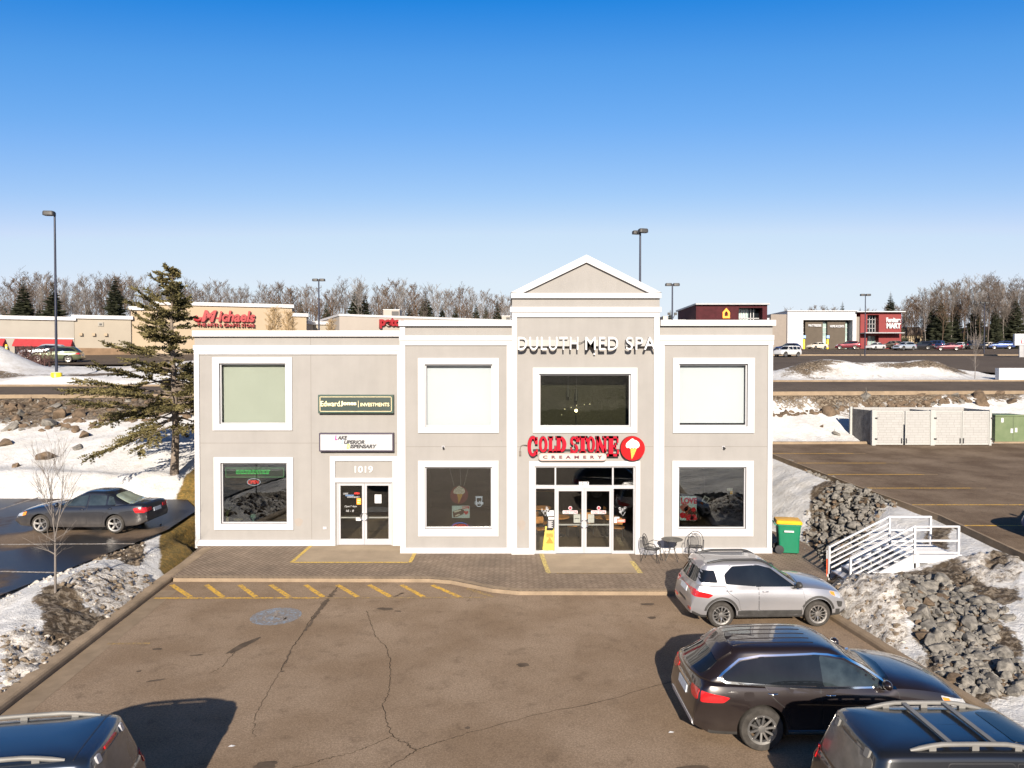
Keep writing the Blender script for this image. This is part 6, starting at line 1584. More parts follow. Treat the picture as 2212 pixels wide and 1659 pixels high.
# ------------------------------------------------------------------ distant cars
def suv_spec(p, L=4.7, H=1.72, W=1.88):
    s = dict(MDX); s.update(paint=p, doors=[], dlo=None, rails=None, patches=[], sidepatches=[], mirror_mat=p, rimstyle='s5', nx=10); return s
def sedan_spec(p):
    s = dict(SAAB); s.update(paint=p, doors=[], patches=[], mirror_mat=p, winmat=['carglass'] * 3, rwmat='carglass', rimstyle='s5', nx=10); return s
def boxy_spec(p):
    s = dict(NIT); s.update(paint=p, doors=[], patches=[], rails=None, mirror_mat=p, rwmat='carglass', nx=10); return s
def pickup_spec(p):
    s = dict(NIT); s.update(L=5.4, paint=p, doors=[], patches=[], rails=None, rimstyle='s5', front_axle=1.75, rear_axle=-1.65, rwmat='carglass', nx=10,
        bottom=[(-2.7, .5), (-2.4, .4), (2.4, .36), (2.7, .42)], deck=[(-2.7, .9), (-2.68, 1.06), (-1.0, 1.08), (.9, 1.10), (1.1, 1.14), (2.0, 1.12), (2.5, 1.02), (2.65, .8), (2.7, .6)],
        belt=[(-1.0, 1.12), (1.2, 1.1)], roof=[(-1.0, 1.70), (-.2, 1.78), (.5, 1.78), (1.2, 1.6)], xfb=1.25, xft=.55, xrb=-1.0, xrt=-.85, wb=.86, wr=.68,
        windows=[rnd([(1.0, 1.16), (.55, 1.62), (.05, 1.66), (.05, 1.16)], .06), rnd([(-.03, 1.16), (-.03, 1.66), (-.72, 1.62), (-.78, 1.16)], .06)], headlight=[rnd([(2.3, 1.0), (2.58, .92), (2.58, .78), (2.34, .8)], .03)],
        taillight_rear=[rnd([(.72, .86), (.72, 1.04), (.84, 1.04), (.84, .86)], .02)], windshield=rnd([(.60, -.58), (.60, .58), (1.14, .72), (1.14, -.72)], .06), mirror=(.9, 1.22)); return s
PW = paint('white_car_paint', (.48, .48, .48), .0, .3); PC = paint('cream_car_paint', (.62, .56, .46), .1, .3); PM = paint('maroon_paint', (.13, .012, .022), .4, .3); PT = paint('tan_paint', (.24, .20, .155), .5, .35)
PS = paint('light_silver_paint', (.46, .49, .53), .5, .35); PB = paint('dark_blue_paint', (.02, .035, .10), .4, .3); PK = paint('far_black_paint', (.018, .018, .022), .3, .3); PR = paint('dark_red_paint', (.10, .02, .03), .4, .3); PG = paint('olive_green_paint', (.07, .085, .045), .4, .35); PBL = paint('mid_blue_paint', (.03, .06, .19), .4, .3)
G_ = 'cars parked before the furniture store'
def f6(x, y): return ((2300 + x / 2.865) / 1.38885, (800 + y / 2.865) / 1.38885)
def far_car(x0, x1, yb, Y, spec, rz, label, group=G_, e=f6, zf=None, name='parked_car', cat='car'):
    u = (e(x0, 0)[0] + e(x1, 0)[0]) / 2; v = e(0, yb)[1]; p = at(u, v, Y)
    z = zf(p.x, Y) if zf else p.z
    root, _ = build_car(spec, (p.x, Y, z), R(rz), label, name, cat, group, lo=True); return root
zfar = lambda x, y: far_lot_z(x, y) + (.16 if y > 120 else .11)
for a in [
    (95, 255, 735, 131, suv_spec(PB), 150, 'dark blue crossover half behind the white off-roader by the grey block'),
    (62, 296, 781, 112.5, boxy_spec(PW), 208, 'white off-roader with dark windows nearest the corner of the shop building'),
    (345, 525, 730, 152, sedan_spec(PC), 205, 'cream white sedan parked before the mattress panel'),
    (610, 780, 728, 149, suv_spec(PM), 160, 'deep maroon crossover parked before the home accents panel'),
    (863, 1010, 731, 146, sedan_spec(PW), 212, 'white sedan parked before the red entrance block'),
    (1030, 1125, 725, 150, suv_spec(PT), 100, 'tan crossover squeezed left of the silver one'),
    (1095, 1275, 736, 143, suv_spec(PS), 205, 'pale silver crossover parked right of the red block'),
    (1262, 1392, 730, 146, suv_spec(PK), 148, 'black crossover right of the pale silver one'),
    (1372, 1482, 720, 152, boxy_spec(PB), 128, 'dark blue off-roader behind the black crossover'),
    (1478, 1638, 733, 143, sedan_spec(PR), 160, 'dark red sedan in the middle of the row'),
    (1615, 1712, 722, 148, sedan_spec(PW), 222, 'white sedan right of the dark red one'),
    (1703, 1850, 718, 148, pickup_spec(PK), 20, 'black pickup truck toward the right end of the row'),
    (1850, 1945, 706, 156, sedan_spec(PC), 200, 'cream sedan behind the black pickup truck'),
    (1940, 2082, 700, 154, suv_spec(PBL), 165, 'mid blue crossover at the right end of the row'),
]: far_car(*a, zf=zfar)
f1 = lambda x, y: ((0 + x / 3.016) / 1.38885, (600 + y / 3.016) / 1.38885)
far_car(340, 690, 1492, 76, suv_spec(PG), 196, 'olive green crossover on the store lot behind the left light pole', 'cars on the store lot', f1, lambda x, y: store_lot_z(x, y) + .01)
far_car(215, 600, 1465, 81.5, suv_spec(PS), 198, 'silver crossover half hidden behind the olive green one', 'cars on the store lot', f1, lambda x, y: store_lot_z(x, y) + .01)
# car on the right lot just leaving the frame
c6 = suv_spec(PBL); build_car(c6, (18.62, 22.1, rlot_z(22.1) + .005), R(182), 'blue crossover mostly past the right edge on the raised lot', cat='car', lo=True)
# ------------------------------------------------------------------ riprap and boulders
def rock_mesh(seed, flat_=.7, n=15):
    rr = random.Random(seed); bm = bmesh.new()
    for k in range(n):
        z = rr.uniform(-1, 1); a = rr.uniform(0, 6.283); q = math.sqrt(1 - z * z) ; s = rr.uniform(.85, 1.1)
        bm.verts.new((q * math.cos(a) * s, q * math.sin(a) * s * rr.uniform(.75, 1), z * s * flat_))
    bmesh.ops.convex_hull(bm, input=bm.verts)
    for v in [v for v in bm.verts if not v.link_faces]: bm.verts.remove(v)
    bmesh.ops.bevel(bm, geom=bm.edges[:], offset=.05, segments=1, affect='EDGES', profile=.6)
    bmesh.ops.recalc_face_normals(bm, faces=bm.faces)
    me = bpy.data.meshes.new('rock'); bm.to_mesh(me); bm.free(); return me
ROCKS = []
for k in range(16):
    me = rock_mesh(100 + k, (.62, .75, .55, .85)[k % 4]); me.materials.append(MT['rock'] if k % 8 else MT['rock_brown']); ROCKS.append(me)
ROCKB = []
for k in range(8):
    me = rock_mesh(300 + k, (.5, .65)[k % 2], 13); me.materials.append(MT['rock_brown'] if k % 3 else MT['rock']); ROCKB.append(me)
rk = random.Random(21)
NROCK = 0
def put_rock(x, y, s, label, group, meshes=ROCKS, lift=.15, zf=None, up=0.):
    global NROCK
    NROCK += 1
    o = link('rock', rk.choice(meshes)); z = (zf or ground)(x, y)
    o.location = (x, y, z + s * lift + up); o.rotation_euler = (rk.uniform(-.5, .5), rk.uniform(-.5, .5), rk.uniform(0, 6.28))
    o.scale = (s * rk.uniform(.85, 1.25), s * rk.uniform(.75, 1.05), s * rk.uniform(.8, 1.1))
    return tag(o, label, 'rock', group)
def rock_field(poly, n, smin, smax, label, group, heap=0, meshes=ROCKS, dmin=.75, zf=None, seed=0):
    global rk
    rk = random.Random(seed + 40)
    xs, ys = [p[0] for p in poly], [p[1] for p in poly]; pts = []; t = 0
    while len(pts) < n and t < n * 60:
        t += 1; x, y = rk.uniform(min(xs), max(xs)), rk.uniform(min(ys), max(ys)); d = sdist(poly, x, y)
        if d > 0: continue
        s = lerp(smin, smax, rk.random() ** 1.7)
        if any((x - a) ** 2 + (y - b) ** 2 < (dmin * (s + c)) ** 2 for a, b, c in pts): continue
        pts.append((x, y, s))
        put_rock(x, y, s, label, group, meshes, .12, zf, heap * min(1, -d / 1.2))
def rubble(name, poly, n, s0, s1, label, heap=0, zf=None, seed=0, mats=('rock', 'rock_brown')):
    """the small stones between the big ones, as one mass"""
    rr = random.Random(seed); mb = MB(); xs, ys = [p[0] for p in poly], [p[1] for p in poly]; c = 0
    while c < n:
        x, y = rr.uniform(min(xs), max(xs)), rr.uniform(min(ys), max(ys)); d = sdist(poly, x, y)
        if d > 0: continue
        c += 1; s = rr.uniform(s0, s1); me = rr.choice(ROCKS); z = (zf or ground)(x, y) + heap * min(1, -d / 1.2)
        q = Matrix.Translation((x, y, z)) @ Matrix.Rotation(rr.uniform(0, 6.28), 4, (rr.uniform(-1, 1), rr.uniform(-1, 1), rr.uniform(-1, 1))) @ Matrix.Diagonal((s, s * .8, s * .8, 1))
        mb.add([tuple(q @ v.co) for v in me.vertices], [tuple(p.vertices) for p in me.polygons], 0 if rr.random() < .88 else 1)
    o = mb.build(name, [MT[m] for m in mats]); return tag(o, label, kind='stuff')
def gpoly(pts, z): return [tuple(onz(u, v, z).xy) for u, v in pts]
PILE_A = [tuple(onz(u, v, z).xy) for u, v, z in [(1732, 1172, .15), (1742, 1125, .3), (1790, 1092, .7), (1850, 1086, .85), (1925, 1098, 1.0), (1965, 1112, 1.1), (1920, 1135, .7), (1880, 1165, .5), (1830, 1200, .3), (1805, 1235, .1), (1775, 1205, .1)]]
PILE_B = [tuple(onz(u, v, z).xy) for u, v, z in [(1930, 1250, .45), (1985, 1238, .7), (2060, 1240, .9), (2120, 1262, .95), (2190, 1292, 1.0), (2146, 1334, .8), (2170, 1358, .8), (2230, 1390, .8), (2230, 1445, .6), (2150, 1462, .4), (2081, 1469, .3), (2038, 1455, .25), (2010, 1399, .3), (1948, 1314, .35)]]
PILE_C = [tuple(onz(u, v, z).xy) for u, v, z in [(1700, 1005, 1.6), (1730, 1011, 1.65), (1790, 1036, 1.5), (1850, 1062, 1.42), (1800, 1060, 1.2), (1745, 1047, 1.15), (1722, 1028, 1.3)]]
rubble('riprap_rubble', PILE_A, 620, .07, .17, 'small grey stones filling the heap behind the green bin', .16, seed=1)
MT['clod'] = M('snow_clod', (.42, .39, .35), .9, var=.1, vs=3); MT['clod_dirty'] = M('dirty_snow_clod', (.16, .125, .09), .9, var=.3, vs=6)
for i_, (P_, n_, z_) in enumerate(((gp([(126, 1300), (190, 1255), (319, 1236), (330, 1262), (240, 1335), (167, 1305)], .22), 230, 0), (gp([(0, 1400), (60, 1378), (150, 1385), (150, 1410), (0, 1530)], .08), 200, 0),
        (gp([(1800, 1262), (1830, 1240), (1925, 1240), (1960, 1320), (1960, 1390), (1880, 1390), (1800, 1330)], .35), 200, 0), (gp([(197, 1192), (250, 1168), (311, 1165), (318, 1195), (300, 1222), (205, 1225)], .35), 160, 0), (gp([(0, 1262), (120, 1235), (235, 1185), (330, 1135), (345, 1145), (240, 1210), (130, 1262), (0, 1300)], .45), 120, 0))):
    rubble('snow_clods', P_, n_, .03, .12, ['dirty snow clods on the muddy strip by the left kerb', 'dirty snow clods at the bottom of the left strip', 'dirty snow clods on the pile before the silver car', 'snow clods on the mud by the wet lot', 'clean snow clods on the edge of the wet lot'][i_], 0, seed=60 + i_, mats=('clod_dirty', 'clod') if i_ != 4 else ('clod', 'clod_dirty'))
rock_field(PILE_A, 84, .13, .25, 'grey riprap rock in the heap between green bin and white stairs', 'riprap rocks beside the bin', .20, dmin=.62, seed=2)
rubble('riprap_rubble', PILE_B, 900, .06, .17, 'small grey stones filling the slope below the white stairs', .10, seed=3)
rock_field(PILE_B, 110, .13, .29, 'grey riprap rock on the slope below the white stairs', 'riprap rocks below the stairs', .14, dmin=.62, seed=4)
rubble('riprap_rubble', PILE_C, 90, .07, .15, 'small brown stones in the strip along the right lot kerb', .10, seed=5)
rock_field(PILE_C, 26, .15, .30, 'grey brown rock in the strip along the right lot kerb', 'rocks along the right kerb', .12, dmin=.62, seed=6)
put_rock(onz(1870, 1082, .95).x, onz(1870, 1082, .95).y + .3, .25, 'lone grey rock on the snow above the heap by the bin', None)
# boulders on the two banks under the back road
rock_field([(-45, 38.2), (-34, 37.9), (-27, 38.8), (-20, 40.8), (-16, 42.0), (-16, 44.0), (-26, 42.9), (-45, 41.6)], 32, .22, .78, 'brown boulder on the left bank under the back road', 'boulders on the left bank', 0, ROCKB, .6, seed=7)
rubble('bank_rubble', [(-45, 38.6), (-34, 37.6), (-24, 39), (-17, 41), (-17, 44.3), (-45, 42)], 380, .12, .42, 'small brown stones on the left bank', 0, seed=8, mats=('rock_brown', 'rock'))
rock_field([(15.5, 46.4), (24, 46.9), (33, 48.3), (44, 49.9), (60, 51.4), (60, 53), (44, 51.3), (30, 49.7), (15.5, 48.5)], 34, .25, .75, 'brown boulder on the right bank under the back road', 'boulders on the right bank', 0, ROCKB, .6, seed=9)
rubble('bank_rubble', [(15.5, 46.6), (26, 47.5), (33, 49.2), (27.5, 49.2), (15.5, 48.2)], 260, .12, .40, 'small brown stones on the right bank', 0, seed=10, mats=('rock_brown', 'rock'))
rock_field([(39.5, 44.8), (46, 44.6), (46, 50.5), (42.0, 50)], 9, .5, .95, 'large dark boulder at the right end of the bank', 'dark boulders at the bank end', 0, ROCKB, .55, seed=11)
for u, v, z, s, lb in ((258, 1293, 0, 0, ''),):
    pass
for u, v, Y, s, lb in ((185, 929, 38.2, .52, 'brown rock standing upright on the left snow slope'), (163, 918, 38.8, .34, 'small grey rock left of the upright brown rock'), (168, 953, 36.6, .36, 'dark pointed rock under the upright brown rock'), (102, 971, 35.6, .62, 'long flat grey rock lying on the left snow slope'), (6, 952, 37, .5, 'flat rock at the left edge of the snow slope'), (36, 986, 34.6, .30, 'small dark rock low on the left snow slope'),
        (1776, 922, 45.4, .20, 'small dark rock in the snow above the stone enclosure'), (1806, 936, 44.5, .3, 'dark rock in the snow left of the stone enclosure'), (1878, 920, 45.6, .32, 'flat dark rock in the snow above the enclosure'), (2300 * 0 + 2292 / 1.0 * 0 + 2278 * 0 + 2139, 1105 * 0 + 908, 46.6, .4, 'long flat rock in the snow over the green cabinet')):
    p = at(u, v, Y); put_rock(p.x, Y, s, lb, None, ROCKB, .2)

# ------------------------------------------------------------------ trees
def limb(mb, p, d, L, r, depth, rr, spread, n=4, tw=1.0, minr=.008, kids=(3, 5)):
    pts = [p]; rs = [r]; q = Vector(p); dd = Vector(d).normalized(); seg = 4
    for k in range(seg):
        dd = (dd + Vector((rr.uniform(-1, 1), rr.uniform(-1, 1), rr.uniform(-.5, .9))) * .12 * tw).normalized()
        q = q + dd * L / seg; pts.append(q.copy()); rs.append(max(minr, r * (1 - .78 * (k + 1) / seg)))
    mb.tube(pts, rs, n, cap=False)
    if depth:
        for k in range(rr.randint(*kids)):
            t = rr.uniform(.25, 1); i = min(seg - 1, int(t * seg)); b = Vector(pts[i]).lerp(Vector(pts[i + 1]), t * seg - i)
            a = rr.uniform(0, 6.283); side = Vector((math.cos(a), math.sin(a), rr.uniform(.1, .7)))
            limb(mb, b, dd * (1 - spread) + side * spread, L * rr.uniform(.38, .62), max(minr, rs[i] * .62), depth - 1, rr, spread, 3, tw, minr, kids)
def bare_tree(seed, H, mat, spread=.42, first=.28, nb=16, th_=.11, minr=.018, upright=.7, stems=1, depth=2):
    rr = random.Random(seed); tr, cr = MB(), MB()
    for s_ in range(stems):
        off = Vector((rr.uniform(-.3, .3), rr.uniform(-.3, .3), 0)) * (stems > 1)
        lean = Vector((rr.uniform(-.06, .06), rr.uniform(-.06, .06), 1)) + off * .5
        pts = [off + lean * (H * k / 8) + Vector((rr.uniform(-.1, .1), rr.uniform(-.1, .1), 0)) * (H / 15) * (k > 0) for k in range(9)]
        rs = [th_ * (1 - .85 * k / 8) for k in range(9)]
        tr.tube(pts, rs, 6, cap=False)
        for k in range(nb // stems + 2):
            t = lerp(first, .97, rr.random() ** .8); i = min(7, int(t * 8)); b = pts[i].lerp(pts[i + 1], t * 8 - i); a = rr.uniform(0, 6.283)
            d = Vector((math.cos(a), math.sin(a), 0)) * spread + Vector((0, 0, upright)); limb(cr, b, d, H * lerp(.36, .12, t) * rr.uniform(.7, 1.2), th_ * .45 * (1 - .6 * t), depth, rr, .55, 3, 1, minr)
    def mesh(mb, nm):
        o = mb.build(nm, mat, smooth=70); me = o.data; bpy.data.objects.remove(o); return me
    return mesh(tr, 'trunk'), mesh(cr, 'crown')
def put_tree(name, meshes, loc, sc, rz, label, cat='tree', group=None, sz=None):
    t = empty(name, loc, rz, label, cat, group); t.scale = (sc, sc, sz or sc)
    link('trunk', meshes[0], t); link('crown', meshes[1], t); return t
def far_spruce(seed, H, wd=.26):
    rr = random.Random(seed); tr = MB(); tr.tube([(0, 0, 0), (0, 0, H * .5), (0, 0, H)], [H * .014, H * .009, .01], 6)
    cr = MB(); n = int(H * 3.6)
    for k in range(n):
        t = k / n; z = lerp(H * .08, H * .985, t); R_ = H * wd * (1 - t) ** .85 * rr.uniform(.72, 1.1) + .06
        m = rr.randint(6, 9)
        for j in range(m):
            a = 6.283 * (j + rr.random() * .7) / m; L_ = R_ * rr.uniform(.7, 1.08); d = Vector((math.cos(a), math.sin(a), 0)); s = Vector((-d.y, d.x, 0)); wv = L_ * .24 + .05
            z0, dr = z, L_ * rr.uniform(.12, .42); 
            p0 = Vector((0, 0, z0)); p1 = d * L_ * .55 + Vector((0, 0, z0 - dr * .7)); p2 = d * L_ + Vector((0, 0, z0 - dr * .72 + .04 * L_))
            cr.add([p0, p1 + s * wv, p2, p1 - s * wv, p1 + Vector((0, 0, .12 * L_)), p1 - Vector((0, 0, .22 * L_))], [(0, 1, 4), (1, 2, 4), (2, 3, 4), (3, 0, 4), (0, 5, 1), (1, 5, 2), (2, 5, 3), (3, 5, 0)])
    a = tr.build('t', MT['bark']); b = cr.build('c', MT['spruce_far']); r = (a.data, b.data); bpy.data.objects.remove(a); bpy.data.objects.remove(b); return r
FS = [far_spruce(40 + k, 12, (.21, .25, .19)[k % 3]) for k in range(4)]
BT = [bare_tree(60 + k, 15, MT['bare'], nb=20, minr=.022, th_=.13) for k in range(4)] + [bare_tree(70 + k, 16, MT['bare_pale'], spread=.3, nb=18, minr=.022, th_=.12, first=.4) for k in range(3)] + [bare_tree(80 + k, 13, MT['bare_brown'], spread=.4, nb=22, minr=.022, th_=.10) for k in range(3)]
rt = random.Random(17)
LB = {}
def bare_at(u, v, Y, group, label, hs=None):
    """a bare tree whose top shows at (u, v) and stands at distance Y"""
    p = at(u, v, Y); z = ground(p.x, Y) - .3; k = rt.randrange(10); H = (15, 15, 15, 15, 16, 16, 16, 13, 13, 13)[k] * 1.06
    s = (p.z - z) / H; put_tree('bare_tree', BT[k], (p.x, Y, z), s * rt.uniform(.85, 1.0), rt.uniform(0, 6.28), label, 'bare tree', group, s)
TOPL = [(0, 612), (40, 590), (60, 605), (100, 585), (150, 612), (190, 600), (230, 595), (290, 592), (320, 610), (420, 612), (470, 606), (520, 622), (600, 612), (690, 622), (760, 605), (800, 622), (850, 605), (900, 612), (950, 622), (1000, 618), (1050, 630), (1100, 638)]
u = -30
while u < 1112:
    v = lin(TOPL, u) + abs(rt.gauss(0, 9)); Y = rt.uniform(128, 165)
    bare_at(u, v, Y, 'bare trees behind the strip of stores', 'leafless grey tree in the wood behind the strip of stores'); u += rt.uniform(7, 15)
TOPR = [(1880, 668), (1950, 645), (1990, 622), (2040, 612), (2090, 605), (2130, 598), (2180, 604), (2250, 602)]
u = 1952
while u < 2262:
    v = lin(TOPR, u) + abs(rt.gauss(0, 11)); Y = rt.uniform(168, 200)
    bare_at(u, v, Y, 'bare trees on the right hill', 'leafless tree in the wood right of the red furniture store'); u += rt.uniform(4, 8.5)
for k in range(14):
    u = rt.uniform(1700, 1960); bare_at(u, rt.uniform(655, 672), rt.uniform(190, 215), 'bare trees behind the furniture store', 'thin leafless tree behind the furniture store roof')
def spruce_at(u, v, Y, label, k=0, wd=1.0, group='spruces of the far wood'):
    p = at(u, v, Y); z = ground(p.x, Y) - .3; s = (p.z - z) / 12; wd *= 1.45
    put_tree('spruce_tree', FS[k % 4], (p.x, Y, z), s * wd, rt.uniform(0, 6), label, 'spruce', group, s)
for i, (u, v, Y, w_, lb) in enumerate([
    (50, 600, 120, 1.15, 'dark spruce behind the flat grey store, farthest left'), (115, 611, 118, 1.1, 'dark spruce behind the flat grey store, left of the tall light pole'), (248, 590, 122, 1.15, 'tallest dark spruce right of the tall light pole'), (347, 630, 118, 1.0, 'short dark spruce between the tallest spruce and the near tree'),
    (395, 652, 140, .8, 'small spruce just left of the red script sign'), (570, 655, 150, .9, 'small brown spruce over the tan store roof, left one of two'), (592, 657, 150, .8, 'small brown spruce over the tan store roof, right one of two'), (766, 622, 135, 1.05, 'dark spruce over the grey store roof, taller of a close pair'), (788, 629, 134, .95, 'dark spruce over the grey store roof, shorter of a close pair'),
    (919, 630, 150, 1.1, 'broad dark spruce over the red pet store letters'), (984, 654, 135, .9, 'small dark spruce right of the broad one over the grey roof'), (1028, 651, 135, .9, 'dark spruce over the middle of the grey roof end'), (1074, 644, 138, .95, 'dark spruce close left of the gable'),
    (1787, 661, 200, .8, 'tiny spruce tip above the white furniture store block, left one'), (1820, 650, 195, .9, 'spruce above the white furniture store block, right one'), (1858, 662, 198, .7, 'tiny spruce tip left of the light pole by the red block'), (1924, 629, 180, 1.0, 'spruce rising behind the red furniture store block'), (2033, 640, 175, 1.0, 'spruce left of the twin among the right bare trees'), (2012, 650, 178, .9, 'narrow spruce at the left edge of the right wood'),
    (2062, 648, 186, .95, 'spruce behind the gap between the twin and the low spruce in the right wood'), (2108, 640, 190, .9, 'pointed spruce deep in the right wood left of the low one'), (2172, 646, 188, .9, 'spruce between the low one and the far edge of the right wood'),
    (2150, 655, 170, 1.0, 'low spruce among bare trunks at the right'), (2195, 640, 172, 1.1, 'spruce at the far right edge of the wood'), (1436, 682, 150, .9, 'spruce tip beside the roof right of the gable'), (1448, 668, 170, .8, 'small spruce behind the twin headed light pole')]):
    spruce_at(u, v, Y, lb, i, w_)
for i, (u, v, Y) in enumerate(((10, 640, 150), (85, 648, 148), (190, 640, 152), (300, 645, 150), (455, 640, 158), (520, 642, 160), (650, 640, 158), (705, 645, 150), (845, 645, 152), (885, 650, 146), (955, 648, 150), (1050, 655, 146))):
    spruce_at(u, v, Y, 'small dark spruce half hidden among the bare trees behind the strip of stores', i, .75, 'half hidden small spruces')
# the dim thicket of trunks deeper in the wood, one mass
mb = MB(); rw = random.Random(8)
for k in range(620):
    if k < 440: u = rw.uniform(-60, 1120); Y = rw.uniform(150, 190); v = lin(TOPL, u) + rw.uniform(14, 48)
    else: u = rw.uniform(1940, 2290); Y = rw.uniform(185, 225); v = lin(TOPR, u) + rw.uniform(12, 55)
    p = at(u, v, Y); z = ground(p.x, Y) - .5; H = p.z - z; mb.tube([(p.x, Y, z), (p.x + rw.uniform(-.4, .4), Y, z + H * .5), (p.x + rw.uniform(-.7, .7), Y, p.z)], [.13, .09, .02], 3, cap=False)
    for j in range(9):
        zz = z + H * rw.uniform(.25, .95); a = rw.uniform(0, 6.28); l_ = rw.uniform(.8, 2.4); mb.tube([(p.x, Y, zz), (p.x + l_ * math.cos(a), Y + l_ * math.sin(a), zz + l_ * rw.uniform(.5, 1.3))], [.05, .012], 3, cap=False)
o = mb.build('far_woodland', MT['bare_brown']); tag(o, 'dim thicket of bare trunks deep in the woods behind the stores', kind='stuff')
# tan shrubby tree in front of the tan store
sh = bare_tree(95, 6, M('tan_twigs', (.33, .235, .13), .9, var=.2), spread=.55, first=.08, nb=40, th_=.07, minr=.014, upright=.8, stems=5, depth=2)
for u, v, Y, lb in ((585, 663, 78, 'tan multi stemmed leafless tree beside the red script sign'), (628, 672, 76, 'tan leafless tree right of the tan multi stemmed one'), (715, 690, 79, 'thin leafless tree before the low store link')):
    p = at(u, v, Y); z = ground(p.x, Y); s = (p.z - z) / 6.3; put_tree('bare_tree', sh, (p.x, Y, z), s, rt.uniform(0, 6), lb, 'bare tree')

# the big ragged spruce left of the shops
def near_spruce():
    base = Vector((-15.62, 33.3, 0)); base.z = ground(base.x, base.y) - .15
    t = empty('spruce_tree', base, 0, 'tall ragged olive green spruce on the snow beside the shop building', 'spruce'); rr = random.Random(12)
    top = at(368, 575, 33.3).z - base.z; H = top
    tr = MB(); pts = [(0, 0, 0), (.05, 0, 1.0), (.10, .0, 2.4), (.02, 0, 4.5), (-.05, 0, 7), (0, 0, H)]; tr.tube(pts, [.21, .17, .155, .12, .07, .012], 10)
    tr.build('trunk', MT['bark'], t, smooth=60)
    br, nd_ = MB(), MB()
    def needles(p, d, L, wdt):
        """a twig with a brush of needle clumps"""
        n = max(3, int(L / .085)); d = d.normalized(); s = d.cross(Vector((0, 0, 1))); s = s.normalized() if s.length > .01 else Vector((1, 0, 0)); up = s.cross(d)
        for k in range(n):
            q = p + d * L * (k + .5) / n
            for j in range(3):
                a = rr.uniform(-1, 1); e = (d * rr.uniform(.5, 1.1) + s * a + up * rr.uniform(-.35, .75)).normalized(); l_ = wdt * rr.uniform(.6, 1.25) * (1 - .45 * k / n)
                o = e.cross(Vector((rr.uniform(-1, 1), rr.uniform(-1, 1), rr.uniform(-1, 1)))).normalized() * l_ * .24
                nd_.add([q - o * .5, q + e * l_ * .5 - o, q + e * l_, q + e * l_ * .5 + o], [(0, 1, 2, 3)])
    n = 175
    for k in range(n):
        tt = (k + rr.random()) / n; z = lerp(2.35, H - .15, tt ** .92); a = rr.uniform(0, 6.283)
        prof = lin([(0, 3.4), (.12, 3.9), (.28, 3.4), (.40, 2.3), (.5, 1.7), (.62, 1.6), (.75, 1.2), (.88, .6), (1, .12)], (z - 2.3) / (H - 2.3))
        L = prof * .92 * rr.choice((.4, .6, .75, .9, 1.0, 1.05)) * (1 - (.27 if tt < .45 else .45) * math.cos(a))
        if rr.random() < .12 and tt > .35: continue
        d = Vector((math.cos(a), math.sin(a), 0)); rise = lerp(-.08, .55, tt) + rr.uniform(-.32, .30)
        P = [Vector((0, 0, z))]
        for i in range(1, 6):
            f = i / 5; P.append(Vector((0, 0, z)) + d * L * f + Vector((0, 0, L * (rise * f - .22 * f * f * (1 - tt) + .10 * f ** 3))) + Vector((rr.uniform(-.05, .05), rr.uniform(-.05, .05), 0)))
        br.tube(P, [.035 * (1 - .8 * i / 5) * (.5 + L / 4) for i in range(6)], 4, cap=False)
        ns = int(6 + L * 7.5)
        for i in range(ns):
            f = lerp(.28 if L > 1 else .1, 1, (i + rr.random()) / ns); j = min(4, int(f * 5)); q = P[j].lerp(P[j + 1], f * 5 - j); ax = (P[j + 1] - P[j]).normalized()
            s = ax.cross(Vector((0, 0, 1))).normalized() * rr.choice((-1, 1)); tw = (ax * .8 + s * rr.uniform(.3, 1.0) + Vector((0, 0, rr.uniform(-.3, .25))))
            l2 = L * .24 * (1.15 - .6 * f) + .14; needles(q, tw, l2, .17)
        needles(P[3], P[5] - P[3], (P[5] - P[3]).length, .17)
    crown = nd_.build('crown', MT['spruce'], t); br.build('branch', MT['bark'], t)
near_spruce()
# leafless sapling on the left strip
def sapling(loc, H, label, seed, sc=1):
    rr = random.Random(seed); t = empty('sapling', loc, 0, label, 'sapling'); tr, cr = MB(), MB()
    tr.tube([(0, 0, -.1), (.01, 0, H * .35), (0, .02, H * .52)], [.035, .026, .02], 7)
    for k, (a, sp) in enumerate(((0, .02), (2.6, .13), (.5, .20), (4.5, .11))):
        d = Vector((math.cos(a) * sp, math.sin(a) * sp * .7, 1)); limb(cr, Vector((0, .01, H * (.42 + .03 * k))), d, H * .58, .016, 2, rr, .33, 5, .5, .0035, (5, 8))
    for k in range(9):
        a = rr.uniform(0, 6.28); limb(cr, Vector((0, 0, H * rr.uniform(.3, .52))), Vector((math.cos(a), math.sin(a), .6)), H * rr.uniform(.12, .26), .009, 1, rr, .4, 4, .8, .003, (3, 5))
    tr.build('trunk', MT['bare_pale'], t, smooth=60); cr.build('crown', MT['bare_pale'], t); return t
p = onz(120, 1312, .16); sapling((p.x, p.y, ground(p.x, p.y)), 2.95, 'thin leafless sapling on the muddy strip left of the front lot', 4)
p = at(2106, 872 / 1.0 * 0 + 812, 62); sapling((p.x, 62, ground(p.x, 62)), 2.9, 'thin leafless sapling beside the white wall across the back road', 9)

